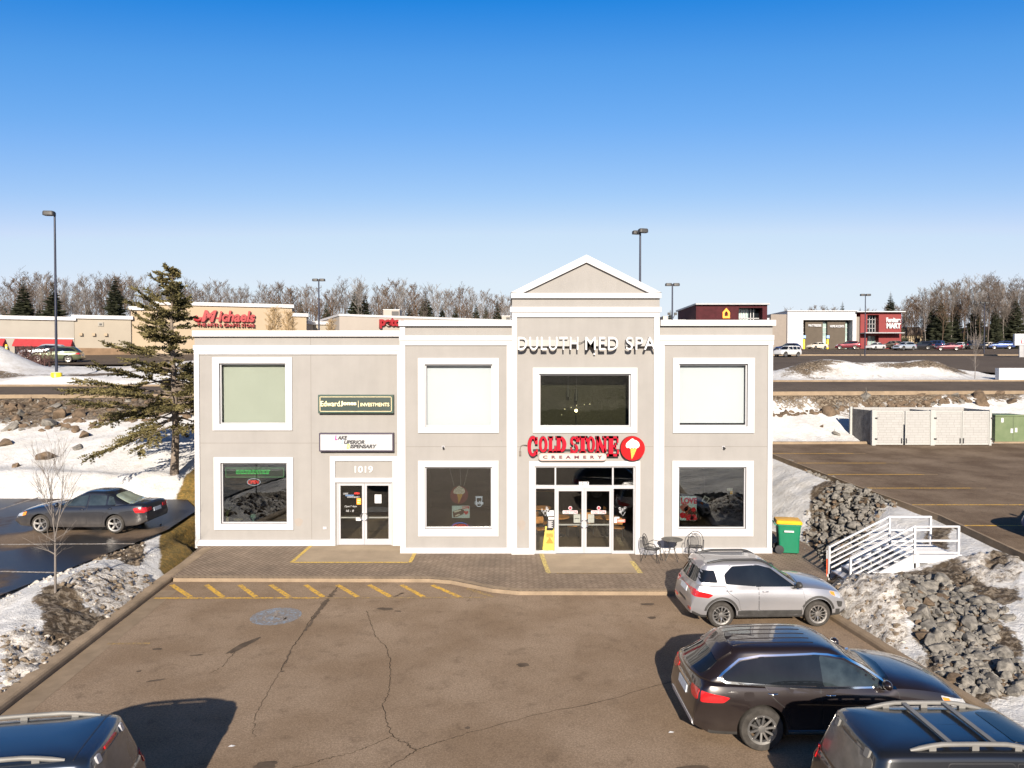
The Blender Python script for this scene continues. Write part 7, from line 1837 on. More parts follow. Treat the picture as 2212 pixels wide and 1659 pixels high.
# ------------------------------------------------------------------ light poles
def shoebox(t, x, y, z, rz, w_=.78, d=.55, h=.30, nm='lamp_head'):
    mb = MB(); c, s = math.cos(rz), math.sin(rz)
    pr = rnd([(-w_ / 2, -d / 2), (w_ / 2, -d / 2), (w_ / 2, d / 2), (-w_ / 2, d / 2)], .16, 4)
    lay = [(1.0, 0), (1.0, h * .72), (.86, h), (.3, h * 1.05)]; n = len(pr); vs = []
    for k, hh in lay: vs += [(x + (a * k) * c - (b * k) * s, y + (a * k) * s + (b * k) * c, z + hh) for a, b in pr]
    fs = [(i * n + j, i * n + (j + 1) % n, (i + 1) * n + (j + 1) % n, (i + 1) * n + j) for i in range(3) for j in range(n)] + [tuple(range(n)), tuple(range(3 * n, 4 * n))]
    mb.add(vs, fs); o = mb.build(nm, MT['blackplastic'], t, smooth=35); return o
def light_pole(u, vt, Y, label, heads, vb=None, base=True, r=.085):
    p = at(u, vt, Y); zg = ground(p.x, Y) if vb is None else at(u, vb, Y).z; t = empty('light_pole', (p.x, Y, zg), 0, label, 'light pole', 'parking lot light poles'); H = p.z - zg
    mb = MB(); mb.tube([(0, 0, .3), (0, 0, H - .12)], [r * 1.15, r * .8], 10); mb.build('pole', MT['navy'], t, smooth=60)
    if base:
        mb = MB(); mb.lathe([(.36, -.5), (.36, .20), (.33, .24)], n=20); mb.build('base', MT['yellow'], t, smooth=40)
    for k, (dx, dy, rz, sc) in enumerate(heads): 
        shoebox(t, dx, dy, H - .30, rz, .78 * sc, .55 * sc, .3 * sc); mb = MB(); mb.bar((0, 0, H - .22), (dx * .7, dy * .7, H - .22), .08, .08); mb.build('arm', MT['navy'], t)
    return t, H
light_pole(118, 457, 53.0, 'tall dark blue light pole with a single head left of the spruce', [(-.34, -.1, .1, 1.0)], 812)
light_pole(1383, 495, 53.5, 'dark light pole with two stepped heads rising behind the gable', [(.16, -.25, .25, .9), (-.22, .35, .25, .8)], 800)
light_pole(688.5, 601, 76, 'dark light pole with twin heads before the low store link', [(-.36, 0, 0, .8), (.36, 0, 0, .8)])
t, H = light_pole(1452.5, 611, 72, 'dark light pole with twin heads and low floodlights right of the gable', [(-.38, 0, 0, .85), (.38, 0, 0, .85)])
mb = MB()
for sx in (-1, 1): mb.tube([(0, 0, H - 3.6), (sx * .26, 0, H - 3.2)], .03, 6); mb.box(sx * .32 - .13, sx * .32 + .13, -.1, .1, H - 3.2, H - 2.95)
mb.build('floodlight', MT['blackplastic'], t)
light_pole(1869.5, 635, 118, 'dark blue light pole with twin heads before the red furniture block', [(-.45, 0, 0, 1.0), (.45, 0, 0, 1.0)])
light_pole(2127, 683 - 31, 128, 'thin dark light pole with twin heads before the right wood', [(-.4, 0, 0, .9), (.4, 0, 0, .9)])

# ------------------------------------------------------------------ the strip of stores on the left
MT['cmu'] = M('store_grey_block', (.29, .27, .235), .9, var=.06, vs=.5); MT['cream_wall'] = M('store_cream_wall', (.30, .265, .215), .9, var=.05, vs=.4); MT['tan_wall'] = M('store_tan_stucco', (.345, .275, .195), .9, var=.05, vs=.3)
MT['petgrey'] = M('store_grey_stucco', (.33, .295, .26), .9, var=.05, vs=.3); MT['brownbrick'] = M('store_brown_block', (.18, .12, .075), .9, var=.2, vs=2); MT['storered'] = M('store_sign_red', (.27, .006, .01), .5, var=.05); MT['awning'] = M('red_awning', (.36, .04, .045), .8, var=.1)
def store(name, label, u0, Y0, u1, Y1, vtop, mat, depth=14, cap=.45, zb=6.5, capout=.25):
    """a block whose front runs from (u0, Y0) to (u1, Y1); returns thing, origin, unit vector and length"""
    a, b = at(u0, 700, Y0), at(u1, 700, Y1); d = Vector((b.x - a.x, Y1 - Y0)); L = d.length; d /= L; ang = math.atan2(d.y, d.x)
    zt = at(u0, vtop, Y0).z; t = empty(name, (a.x, Y0, zb), ang, label, 'store building'); h = zt - zb
    mb = MB(); mb.box(0, L, 0, depth, -1, h - .05); mb.build('wall', mat, t)
    mb = MB(); mb.box(-capout, L + capout, -capout, depth + capout, h - cap, h); mb.build('parapet_cap', MT['trim'], t)
    return t, h, L
def sub(t, nm, mat, *boxes):
    mb = MB()
    for q in boxes: mb.box(*q)
    return mb.build(nm, mat, t)
ta, h, L = store('store_building', 'long flat grey block store with red awnings at the far left', -60, 86.5, 160, 90.2, 680, MT['cmu'])
SC_ = 88 / F                                                # metres per photo pixel at the store fronts
for x0, x1, zt_ in ((L - 205 * SC_, L - 129 * SC_, h - 50 * SC_), (L - 112 * SC_, L - 3 * SC_, h - 50 * SC_)):
    mb = MB(); mb.prism([(0, zt_), (-1.1, zt_ - .78), (-1.1, zt_ - .92), (0, zt_ - .92)], 'x', x0, x1); mb.build('awning', MT['awning'], ta)
sub(ta, 'trim_band', MT['trim'], (0, L, -.08, -.002, h - 49 * SC_, h - 46.5 * SC_))
for x0, x1 in ((L - 112 * SC_, L - 90 * SC_), (L - 88 * SC_, L - 70 * SC_), (L - 67 * SC_, L - 50 * SC_), (L - 165 * SC_, L - 150 * SC_)):
    w_ = sub(ta, 'window', MT['carglass'], (x0, x1, -.05, -.002, h - 90 * SC_, h - 66 * SC_)); sub(w_, 'frame', MT['alu'], (x1, x1 + .1, -.09, -.004, h - 90 * SC_, h - 66 * SC_))
sub(ta, 'window_poster', MT['loveRed'], (L - 87.5 * SC_, L - 72 * SC_, -.07, -.051, h - 76 * SC_, h - 67 * SC_)); sub(ta, 'window_poster', MT['white'], (L - 87.5 * SC_, L - 72 * SC_, -.07, -.051, h - 87 * SC_, h - 76.5 * SC_))
tb, h, L = store('store_building', 'cream block store wall with brown brick base left of the spruce', 160.5, 90.25, 283, 92.3, 680.2, MT['cream_wall'])
sub(tb, 'brick_base', MT['brownbrick'], (0, L, -.12, -.002, -.6, h - 73 * SC_)); sub(tb, 'wall_vent', MT['cmu'], (L - 66 * SC_, L - 55 * SC_, -.1, -.003, h - 24 * SC_, h - 15 * SC_)); sub(tb, 'wall_vent', MT['blackplastic'], (L - 63 * SC_, L - 58 * SC_, -.13, -.101, h - 22 * SC_, h - 18 * SC_))
for x in (L - 102 * SC_, L - 77 * SC_, L - 53 * SC_): sub(tb, 'wall_light', MT['tan_wall'], (x, x + 6 * SC_, -.3, -.003, h - 46 * SC_, h - 40 * SC_))
tc_, h, L = store('store_building', 'tall tan stucco store with red script sign', 335, 93.0, 631, 98.0, 650.5, MT['tan_wall'])
store('store_building', 'lower tan wing left of the red script store', 283.5, 92.5, 334.5, 93.2, 662, MT['tan_wall'], 12); store('store_building', 'lower tan wing right of the red script store', 631.5, 98.4, 662, 99.0, 676.5, MT['tan_wall'], 12)
td, h2, L2 = store('store_building', 'low cream link between the tan and grey stores', 676, 103.5, 735, 105, 694, MT['cream_wall'], 10)
store('store_building', 'dark recess wall beside the tan store', 662.5, 101, 676, 103, 693, MT['petgrey'], 10)
te, h3, L3 = store('store_building', 'grey stucco store with red pet shop letters behind the roofs', 733, 99.6, 1130, 112.3, 678, MT['petgrey'], 18, .3, capout=.1)
# red signs on the stores
def store_sign(t, h, L, label, parts):
    s = empty('store_sign', t.location, t.rotation_euler.z, label, 'store sign')
    LT = [letter(b, x0, x1, z0, z1, -.12, .35, MT['storered'], shear=sh_, off=of_) for b, x0, x1, z0, z1, sh_, of_ in parts]
    merge(LT, 'lettering', s)
    mb = MB(); mb.box(min(p[1] for p in parts), max(p[2] for p in parts), -.118, -.002, parts[0][3] + .45, parts[0][3] + .62); mb.build('raceway', MT['storered'], s); return s
def along(u): return lambda t, Y0: 0
def su(t, L, ua, ub, u): return L * (u - ua) / (ub - ua)
za = lambda v, Y: at(0, v, Y).z - 6.5
def on_front(t, u):
    """distance along a store front at which photo column u meets it"""
    k = (u - UC) / F; c, s_ = math.cos(t.rotation_euler.z), math.sin(t.rotation_euler.z); return (k * t.location.y - t.location.x) / (c - k * s_)
fu = lambda u: on_front(tc_, u)
store_sign(tc_, h, L, 'red script letters Michaels with THE ARTS & CRAFTS STORE on the tan store', [('M', fu(436), fu(470), za(696, 95.2), za(671, 95.2), .30, .05), ('ichaels', fu(473), fu(552), za(696, 96), za(672, 96), .22, .035), ('THE ARTS & CRAFTS STORE', fu(427), fu(551), za(706, 95.5), za(699, 95.5), 0, .02)])
mb = MB(); mb.tube([(fu(428), -.3, za(684, 95)), (fu(422), -.3, za(687, 95)), (fu(423), -.3, za(692, 95)), (fu(430), -.3, za(693.5, 95)), (fu(437), -.3, za(690, 95))], .19, 8)
o = mb.build('swash', MT['storered'], [x for x in bpy.data.objects if x.name.startswith('store_sign')][0])
fe = lambda u: on_front(te, u)
s2 = empty('store_sign', te.location, te.rotation_euler.z, 'red lower case petco letters cut off by the white parapet', 'store sign')
merge([letter('petco', fe(819), fe(874), za(711, 103.6), za(687.5, 103.6), -.02, .45, MT['storered'], off=.05)], 'lettering', s2)
def rtu(u0, u1, v0, v1, Y, label):
    a, b = at(u0, v1, Y), at(u1, v0, Y); t = empty('rooftop_unit', ((a.x + b.x) / 2, Y, a.z), 0, label, 'rooftop unit'); w_ = b.x - a.x; hh = b.z - a.z
    sub(t, 'cabinet', MT['petgrey'], (-w_ / 2, w_ / 2, 0, 2.5, .0, hh)); sub(t, 'grille', MT['blackplastic'], (w_ * .02, w_ * .46, -.04, -.002, hh * .15, hh * .8)); sub(t, 'lid', MT['trim'], (-w_ / 2 - .05, w_ / 2 + .05, -.05, 2.55, hh, hh + .1))
rtu(828, 863, 669.5, 684, 112, 'grey rooftop unit on the grey stucco store'); rtu(1084, 1102, 683, 695, 118, 'small grey rooftop unit at the far end of the grey store roof')

# ------------------------------------------------------------------ furniture store on the right
MT['fwhite'] = M('furniture_white', (.46, .46, .47), .6, var=.03); MT['taupe'] = M('furniture_taupe', (.22, .19, .165), .8, var=.06); MT['taupe2'] = M('furniture_taupe_block', (.09, .074, .058), .85, var=.1, vs=1)
MT['fred'] = M('furniture_red_panel', (.165, .012, .012), .6, var=.08, vs=.8); MT['fbrick'] = M('dark_red_brick', (.052, .011, .014), .8, var=.25, vs=1.2); MT['paleglass'] = M('pale_window', (.30, .40, .38), .08, var=.4, vs=.4, coat=.5); MT['stl'] = M('steel_grey', (.30, .30, .31), .5)
YF = 158.0; zF = far_lot_z(0, YF) + .15
def fx(x): return at((1656 + x / 3.98), 700, YF).x
def fz(y): return at(1106, 576 + y / 3.98, YF).z
FB = empty('furniture_store', (fx(490), YF, zF), 0, 'wide furniture store with white frame, taupe panels and a red entrance block', 'store building')
ox = fx(490)
def fb(nm, mat, *bs, par=None):
    mb = MB()
    for x0, x1, y0, y1, d0, d1 in bs: mb.box(fx(x0) - ox, fx(x1) - ox, d0, d1, (fz(y1) - zF), (fz(y0) - zF))
    return mb.build(nm, mat, par or FB)
fb('white_block', MT['fwhite'], (180, 315, 383, 705, 0, 30), (740, 772, 383, 705, 0, 30), (315, 740, 383, 458, 0, 30))
fb('back_wall', MT['carglass'], (315, 740, 458, 705, 2.0, 2.2))
fb('parapet_cap', MT['fwhite'], (174, 776, 377, 383.5, -.3, 30.3))
fb('taupe_block', MT['taupe'], (45, 179.5, 408, 705, .6, 22)); fb('white_wing', MT['fwhite'], (-60, 44, 437, 705, 1.5, 24)); fb('grey_block', MT['taupe'], (772.5, 806, 430, 705, .4, 10))
for x0, x1 in ((348, 500), (540, 695)): fb('taupe_panel', MT['taupe2'], (x0, x1, 462, 705, 1.0, 1.9))
for x0, x1 in ((500.5, 539.5), (695.5, 722)): 
    w_ = fb('window', MT['paleglass'], (x0, x1, 470, 705, 1.7, 1.8))
    for y in (520, 560, 600, 640, 680): fb('frame', MT['fwhite'], (x0, x1, y, y + 3, 1.6, 1.69), par=w_)
w_ = fb('window', MT['carglass'], (318, 346, 470, 705, 1.7, 1.8))
for y in (520, 560, 600, 640): fb('frame', MT['fwhite'], (318, 346, y, y + 3, 1.6, 1.69), par=w_)
fb('red_block', MT['fred'], (806.5, 866, 393, 705, 0, 14), (965, 1158, 393, 705, 0, 14), (866, 965, 393, 414, 0, 14), (866, 965, 575, 592, 0, 14))
fb('roof_slab', MT['fwhite'], (760, 1172, 385, 393, -1.0, 15))
w_ = fb('entrance_window', MT['carglass'], (866, 965, 414, 575, 1.6, 1.7)); fb('frame', MT['stl'], *[(x, x + 5, 414, 575, 1.4, 1.59) for x in (868, 884, 908, 934, 958)], *[(866, 965, y, y + 4, 1.4, 1.585) for y in (450, 488, 525, 560)], par=w_)
w_ = fb('entrance_door', MT['paleglass'], (866, 965, 592, 705, 1.6, 1.7)); fb('frame', MT['stl'], *[(x, x + 5, 592, 705, 1.4, 1.59) for x in (870, 900, 930, 958)], par=w_)
fb('canopy', MT['stl'], (806, 1140, 569, 577, -2.2, 0))
SG = lambda: None
def fsign(nm, label, parts, Y, mat):
    t = empty(nm, (ox, YF, zF), 0, label, 'store sign'); LT = [letter(b, fx(x0) - ox, fx(x1) - ox, fz(y1) - zF, fz(y0) - zF, Y, .3, mat, off=of_) for b, x0, x1, y0, y1, of_ in parts]; merge(LT, 'lettering', t); return t
fsign('store_sign', 'white Furniture MART letters on the red entrance block', [('Furniture', 1024, 1146, 438, 480, .05), ('MART', 1026, 1148, 486, 532, .05)], -.002, MT['white'])
fsign('store_sign', 'white MATTRESSES letters on the left taupe panel', [('MATTRESSES', 372, 482, 493, 514, .03)], .998, MT['white']); fsign('store_sign', 'white HOME ACCENTS letters on the right taupe panel', [('HOME ACCENTS', 558, 680, 500, 521, .03)], .998, MT['white'])
# dark red entrance block seen over the roof
Yb2 = 128.0
def bx(x): return at(1296 + x / 5.12, 680, Yb2).x
def bz(y): return at(1106, 576 + y / 5.12, Yb2).z
ox2 = bx(1450); zb2 = 9.0
F2 = empty('brick_entrance', (ox2, Yb2, zb2), 0, 'dark red brick entrance block with orange house emblem seen over the shop roof', 'store building')
def f2(nm, mat, *bs, par=None):
    mb = MB()
    for x0, x1, y0, y1, d0, d1 in bs: mb.box(bx(x0) - ox2, bx(x1) - ox2, d0, d1, (bz(y1) if y1 is not None else zb2) - zb2, bz(y0) - zb2)
    return mb.build(nm, mat, par or F2)
f2('brick_wall', MT['fbrick'], (1062, 1536, 424, None, 0, 14), (1798, 1850, 424, None, 0, 14), (1536, 1798, 424, 455, 0, 14)); f2('roof_slab', MT['stl'], (1050, 1865, 406, 423.5, -.6, 15))
w_ = f2('entrance_window', MT['paleglass'], (1536, 1680, 455, None, 2.0, 2.1)); f2('frame', MT['fwhite'], *[(x, x + 7, 455, None, 1.8, 1.99) for x in (1560, 1590, 1620, 1650, 1700, 1732)], (1536, 1798, 560, 567, 1.8, 1.985), par=w_); f2('dark_window', MT['carglass'], (1680.5, 1798, 455, None, 2.0, 2.1))
f2('white_side', MT['fwhite'], (700, 1040, 560, None, 6, 20))
em = empty('store_emblem', (ox2, Yb2, zb2), 0, 'orange house outline emblem on the dark red brick', 'emblem'); mb = MB()
O = [(1352, 572), (1352, 505), (1393, 458), (1432, 505), (1432, 572)]; I = [(1374, 548), (1374, 514), (1393, 492), (1410, 514), (1410, 548)]
for i in range(5):
    j = (i + 1) % 5; mb.prism([(bx(x) - ox2, bz(y) - zb2) for x, y in (O[i], O[j], I[j], I[i])], 'y', -.3, -.002)
mb.build('emblem', MT['orange'], em)
# dull houses behind the right wood
for u0, u1, v0, v1, Y, lb in ((1948, 1990, 724, 742, 196, 'tan house half hidden behind the bare trees right of the red store'), (2105, 2140, 722, 745, 205, 'second tan house among the bare trees at the right')):
    a, b = at(u0, v1, Y), at(u1, v0, Y); t = empty('house', ((a.x + b.x) / 2, Y, a.z - 1), 0, lb, 'house'); w_ = (b.x - a.x) / 2 + 2; hh = b.z - a.z + 1
    sub(t, 'wall', M('house_tan', (.36, .29, .19), .9), (-w_, w_, 0, 8, 0, hh)); mb = MB(); mb.prism([(-w_ - .5, hh), (w_ + .5, hh), (w_ * .4, hh + 2.2), (-w_ * .4, hh + 2.2)], 'y', -.5, 8.5); mb.build('roof', M('house_roof', (.10, .08, .07), .9), t)
    win_ = sub(t, 'window', MT['carglass'], (-w_ * .5, -w_ * .2, -.06, -.002, hh * .4, hh * .75)); sub(t, 'window', MT['carglass'], (w_ * .2, w_ * .5, -.06, -.002, hh * .4, hh * .75))
# white wall slab and white house-logo sign at the right edge
a, b = at(2158, 823, 60.5), at(2240, 795, 60.5); t = empty('monument_sign', ((a.x + b.x) / 2, 60.5, a.z - .5), 0, 'plain white sign wall by the back road at the right edge', 'sign wall'); w_ = (b.x - a.x) / 2
sub(t, 'panel', MT['fwhite'], (-w_, w_, 0, .5, .35, b.z - a.z + .5)); sub(t, 'base', MT['concrete'], (-w_ - .05, w_ + .05, -.05, .55, -.3, .35))
a, b = at(2192, 746, 112), at(2225, 721, 112); t = empty('roadside_sign', ((a.x + b.x) / 2, 112, a.z), 0, 'white roadside sign with small red house outline behind the right snow pile', 'sign'); w_ = (b.x - a.x) / 2; hh = b.z - a.z
sub(t, 'panel', MT['fwhite'], (-w_, w_, 0, .4, 0, hh)); sub(t, 'post', MT['stl'], (-w_ * .3, w_ * .3, .1, .3, -3, -.002))
mb = MB(); cx_, cz_ = -w_ + 21 * 112 / F * .95, hh * .42; q = .55
for p0, p1 in (((-1, 0), (0, .9)), ((0, .9), (1, 0)), ((-.75, 0), (-.75, -.8)), ((.75, 0), (.75, -.8)), ((-.75, -.8), (.75, -.8))): mb.bar((cx_ + p0[0] * q, -.02, cz_ + p0[1] * q), (cx_ + p1[0] * q, -.02, cz_ + p1[1] * q), .12, .03)
mb.build('house_outline', MT['loveRed'], t)
# bollards
for x, y, Y, lb in ((320, 720, 154, 'yellow bollard by the left window of the white block'), (523, 700, 154, 'yellow bollard between the taupe panels')):
    p = at(1656 + x / 3.98, 576 + y / 3.98, Y); t = empty('bollard', (p.x, Y, far_lot_z(0, Y) + .15), 0, lb, 'bollard', 'bollards before the furniture store'); mb = MB(); mb.lathe([(.22, 0), (.22, 2.0), (.12, 2.12)], n=14); mb.build('post', MT['yellow'], t, smooth=40); mb = MB(); mb.box(-.3, .3, -.26, -.22, 2.3, 2.9); mb.build('sign_plate', MT['blueink'], t)
p = at(1656 + 847 / 3.98, 576 + 705 / 3.98, 118)
p = at(41.5 / 3.016 * 0 + 13.8, 743, 84); t = empty('bollard', (p.x, 84, store_lot_z(p.x, 84)), 0, 'yellow bollard before the far left store door', 'bollard'); mb = MB(); mb.lathe([(.13, 0), (.13, 1.5), (.08, 1.56)], n=14); mb.build('post', MT['yellow'], t, smooth=40); mb = MB(); mb.lathe([(.135, 1.2), (.135, 1.3)], n=14); mb.build('reflector', MT['white'], t)
# purple brown bush by the left snow pile
sb = bare_tree(97, 1.6, M('purple_twigs', (.10, .055, .05), .9), spread=.8, first=.02, nb=60, th_=.03, minr=.012, upright=.7, stems=6, depth=1)
for i, (u, v, Y) in enumerate(((62, 782, 70), (80, 788, 69), (45, 772, 71), (98, 795, 68))):
    p = at(u, v, Y); put_tree('shrub', sb, (p.x, Y, ground(p.x, Y)), 1.2, i * 1.7, 'low purple brown shrub beside the left snow pile', 'shrub', 'purple brown shrubs')

# ------------------------------------------------------------------ white metal stairs on the bank
ST = empty('metal_stairs', (10.07, 22.1, 0), 0, 'white metal stairs with pipe railings up the rocky bank', 'stairs')
yN, yF = 21.38 - 22.1, 22.82 - 22.1; x0_, x1_, x2_ = 0, 1.9, 3.2; zp = .98
for y, lb in ((yN, 'near'), (yF, 'far')):
    mb = MB(); mb.prism([(x0_ - .1, .0), (x0_ + .2, -.30), (x1_ + .12, zp - .38), (x1_ + .12, zp + .06), (x1_ - .02, zp + .06)], 'y', y - .03, y + .03); mb.build('stringer', MT['white'], ST)
    mb = MB(); R_ = lambda x: lerp(.0, zp, clamp(x / x1_))
    mb.bar((x0_, y, -.3), (x0_, y, .93), .06, .06); mb.build('post', MT['white'], ST)
    mb = MB(); mb.bar((x1_, y, -.2), (x1_, y, zp + .90), .06, .06); mb.build('post', MT['white'], ST)
    mb = MB(); mb.bar((x2_, y, -.1 if lb == 'near' else .0), (x2_, y, zp + .90), .065, .065); mb.build('post', MT['white'], ST)
    for k, hh in enumerate((.90, .70, .54, .38, .22)):
        mb = MB(); mb.bar((x0_ + .02, y, hh), (x1_ + .02, y, zp + hh), .05 if k == 0 else .04, .05 if k == 0 else .04); mb.build('rail', MT['white'], ST)
    for hh in (.88, .46, .10):
        mb = MB(); mb.bar((x1_ + .03, y, zp + hh), (x2_, y, zp + hh), .05, .05); mb.build('rail', MT['white'], ST)
for k in range(6):
    z = (k + 1) * zp / 6; x = .05 + k * .315
    mb = MB(); mb.box(x, x + .30, yN + .035, yF - .035, z - .035, z); mb.build('tread', MT['alu'], ST)
mb = MB(); mb.box(x1_ + .02, x2_ + .06, yN - .02, yF + .02, zp - .05, zp)
for k in range(9): mb.box(x1_ + .05, x2_ + .02, yN + .06 + k * .155, yN + .10 + k * .155, zp, zp + .012)
mb.build('platform', MT['white'], ST); mb = MB(); mb.box(x1_ - .05, x2_ + .08, yN - .06, yN - .021, zp - .2, zp + .05); mb.build('fascia', MT['white'], ST)
mb = MB(); mb.bar((x1_ + .1, yN, -.4), (x1_ + .1, yN, zp - .05), .07, .07); mb.bar((x1_ + .15, yN, .35), (x1_ + .5, yN, zp - .1), .05, .05); mb.build('brace', MT['white'], ST)
p = onz(1786, 1244, 0); t = empty('snow_stake', (p.x, p.y, 0), 0, 'thin orange plow stake at the foot of the white stairs', 'stake'); mb = MB(); mb.tube([(0, 0, 0), (0, 0, .55)], .014, 8); mb.build('stake', M('orange_red', (.75, .12, .04), .5), t); mb = MB(); mb.lathe([(.016, .55), (.016, .82)], n=8); mb.build('band', MT['white'], t)

# ------------------------------------------------------------------ wheeled bin, patio set
bnx, bny = XX(1701, 25.75), 25.7
BN = empty('wheeled_bin', (bnx, bny, .0), R(8), 'green wheeled bin with yellow lid at the right corner of the shops', 'bin'); MT['bingreen'] = M('bin_green', (.006, .15, .075), .4, var=.08, vs=2); MT['binyellow'] = M('bin_yellow', (.66, .35, .01), .45, var=.1)
def loft(secs, mats, parent, nm, smooth=35):
    mb = MB(); n = len(secs[0][0]); vs = []
    for pl_, z in secs: vs += [(x, y, z) for x, y in pl_]
    fs = [(i * n + j, i * n + (j + 1) % n, (i + 1) * n + (j + 1) % n, (i + 1) * n + j) for i in range(len(secs) - 1) for j in range(n)] + [tuple(range(n)), tuple(range((len(secs) - 1) * n, len(secs) * n))]
    mb.add(vs, fs); return mb.build(nm, mats, parent, smooth=smooth)
RR = lambda w_, d0, d1, r: rnd([(-w_, d0), (w_, d0), (w_, d1), (-w_, d1)], r, 4)
loft([(RR(.30, -.36, .30, .07), .05), (RR(.32, -.37, .32, .07), .45), (RR(.365, -.41, .36, .08), .99), (RR(.385, -.43, .38, .08), 1.0), (RR(.385, -.43, .38, .08), 1.07)], MT['bingreen'], BN, 'body')
loft([(RR(.41, -.46, .42, .09), 1.075), (RR(.415, -.465, .42, .09), 1.13), (RR(.37, -.42, .40, .08), 1.19), (RR(.25, -.28, .32, .08), 1.215)], MT['binyellow'], BN, 'lid')
for sx in (-1, 1):
    mb = MB(); mb.lathe([(.05, sx * .22), (.15, sx * .225), (.155, sx * .26), (.15, sx * .30), (.05, sx * .305)], (.0, .0, 0), 'x', 24); o = mb.build('wheel', MT['black'], BN, smooth=40); o.location = (-.04, .30, .155)
# the wheel seen in the photo sits at the left; the handle bar is at the left too
BN.rotation_euler = (0, 0, R(78))
mb = MB(); mb.tube([(-.30, .40, 1.02), (-.30, .46, 1.05), (.30, .46, 1.05), (.30, .40, 1.02)], .022, 8); mb.build('handle', MT['bingreen'], BN)
mb = MB(); mb.box(-.425, -.40, -.16, .16, .80, .86); o = mb.build('sticker', MT['white'], BN); o.rotation_euler = (0, 0, 0)
IRON = MT['black']
MT['mesh'] = M('metal_mesh', (.03, .03, .03), .6, var=.2)
def mesh_panel(mb, pts_fn, nu, nv, r=.004):
    for i in range(nu + 1): mb.tube([pts_fn(i / nu, j / nv) for j in range(nv + 1)], r, 3, cap=False)
    for j in range(nv + 1): mb.tube([pts_fn(i / nu, j / nv) for i in range(nu + 1)], r, 3, cap=False)
def patio_chair(x, y, rz, label):
    """round-backed wrought iron armchair; faces -y before turning"""
    t = empty('patio_chair', (x, y, 0), rz, label, 'chair', 'black metal patio chairs')
    mb = MB(); mesh_panel(mb, lambda a, b: ((a - .5) * .44 * (1 - .25 * (2 * b - 1) ** 2 * 0), -.22 + b * .44, .43 - .02 * math.sin(math.pi * b)), 16, 16, .0035)
    ring = [(.24 * math.cos(k * math.pi / 10), .24 * math.sin(k * math.pi / 10), .435) for k in range(21)]; mb.tube(ring, .011, 6, cap=False); mb.build('seat', IRON, t)
    mb = MB(); bk = [(-.24, .20, .43)] + [(-.25 * math.cos(k * math.pi / 12) , .26 + .06 * math.sin(k * math.pi / 12), .62 + .28 * math.sin(k * math.pi / 12)) for k in range(13)] + [(.24, .20, .43)]
    mb.tube(bk, .013, 6); ib = [(-.18, .21, .43)] + [(-.18 * math.cos(k * math.pi / 12), .27 + .05 * math.sin(k * math.pi / 12), .60 + .22 * math.sin(k * math.pi / 12)) for k in range(13)] + [(.18, .21, .43)]; mb.tube(ib, .008, 6)
    def bkp(a, b):
        hw = .18 * (math.sqrt(max(0, 1 - max(0, (b - .45) / .55) ** 2)) if b > .45 else 1); return ((2 * a - 1) * hw, .215 + .10 * b, .44 + .38 * b)
    mesh_panel(mb, bkp, 12, 14, .0035); mb.build('backrest', IRON, t)
    for sx in (-1, 1):
        mb = MB(); mb.tube([(sx * .22, -.22, 0), (sx * .25, -.20, .30), (sx * .26, -.20, .52), (sx * .27, -.12, .64), (sx * .27, .06, .66), (sx * .25, .22, .58)], .011, 6); mb.build('arm', IRON, t)
        mb = MB(); mb.tube([(sx * .24, .34, 0), (sx * .23, .24, .30), (sx * .22, .20, .43)], .011, 6); mb.build('leg', IRON, t); mb = MB(); mb.tube([(sx * .20, -.30, 0), (sx * .21, -.21, .25), (sx * .20, -.16, .43)], .011, 6); mb.build('leg', IRON, t)
    return t
tp = onz(1452, 1203, 0); 
pt = empty('patio_table', (XX(1453, 24.6), 24.62, 0), 0, 'small round black mesh patio table against the shop wall', 'table')
mb = MB()
for k in range(1, 9): mb.tube([(.36 * k / 8 * math.cos(a), .36 * k / 8 * math.sin(a), .715) for a in [j * math.pi / 14 for j in range(29)]], .010 if k == 8 else .006, 4, cap=False)
mb.lathe([(.355, .708), (.355, .712)], n=36); mb.build('tabletop', M('table_mesh', (.10, .095, .085), .6), pt)
for k in range(4):
    a = .5 + k * math.pi / 2; mb = MB(); mb.tube([(.30 * math.cos(a), .30 * math.sin(a), 0), (.16 * math.cos(a), .16 * math.sin(a), .25), (.10 * math.cos(a), .10 * math.sin(a), .42), (.20 * math.cos(a), .20 * math.sin(a), .62), (.28 * math.cos(a), .28 * math.sin(a), .705)], .010, 6); mb.build('leg', IRON, pt)
mb = MB(); mb.tube([(.12 * math.cos(a), .12 * math.sin(a), .40) for a in [j * math.pi / 10 for j in range(21)]], .008, 5, cap=False); mb.build('ring', IRON, pt)
patio_chair(XX(1411, 24.5), 24.5, R(62), 'black metal patio chair left of the small round table'); patio_chair(XX(1504, 24.75), 24.75, R(-14), 'black metal patio chair right of the table, half behind the silver car')

for u, v, z, lb in ((501, 1612, ZA, 'small white paper scrap on the asphalt by the lower left shadow'), (1450, 1582, ZA, 'small white paper scrap on the asphalt left of the black brown car'), (82, 1261, .36, 'white crumpled litter on the wet left lot')):
    p = onz(u, v, z); t = empty('paper_scrap', (p.x, p.y, z + .005 if z < 0 else llot_z(p.y) + .006), 0, lb, 'litter'); q = .06 if z < 0 else .16
    mb = MB(); mb.add([(-q, -q * .4, 0), (q * .3, -q * .6, .004), (q, q * .2, 0), (q * .1, q * .6, 0), (-q * .3, q * .2, q * .25), (q * .3, 0, q * .2)], [(0, 1, 5, 4), (1, 2, 5), (2, 3, 4, 5), (3, 0, 4)]); mb.build('sheet', MT['white'], t)
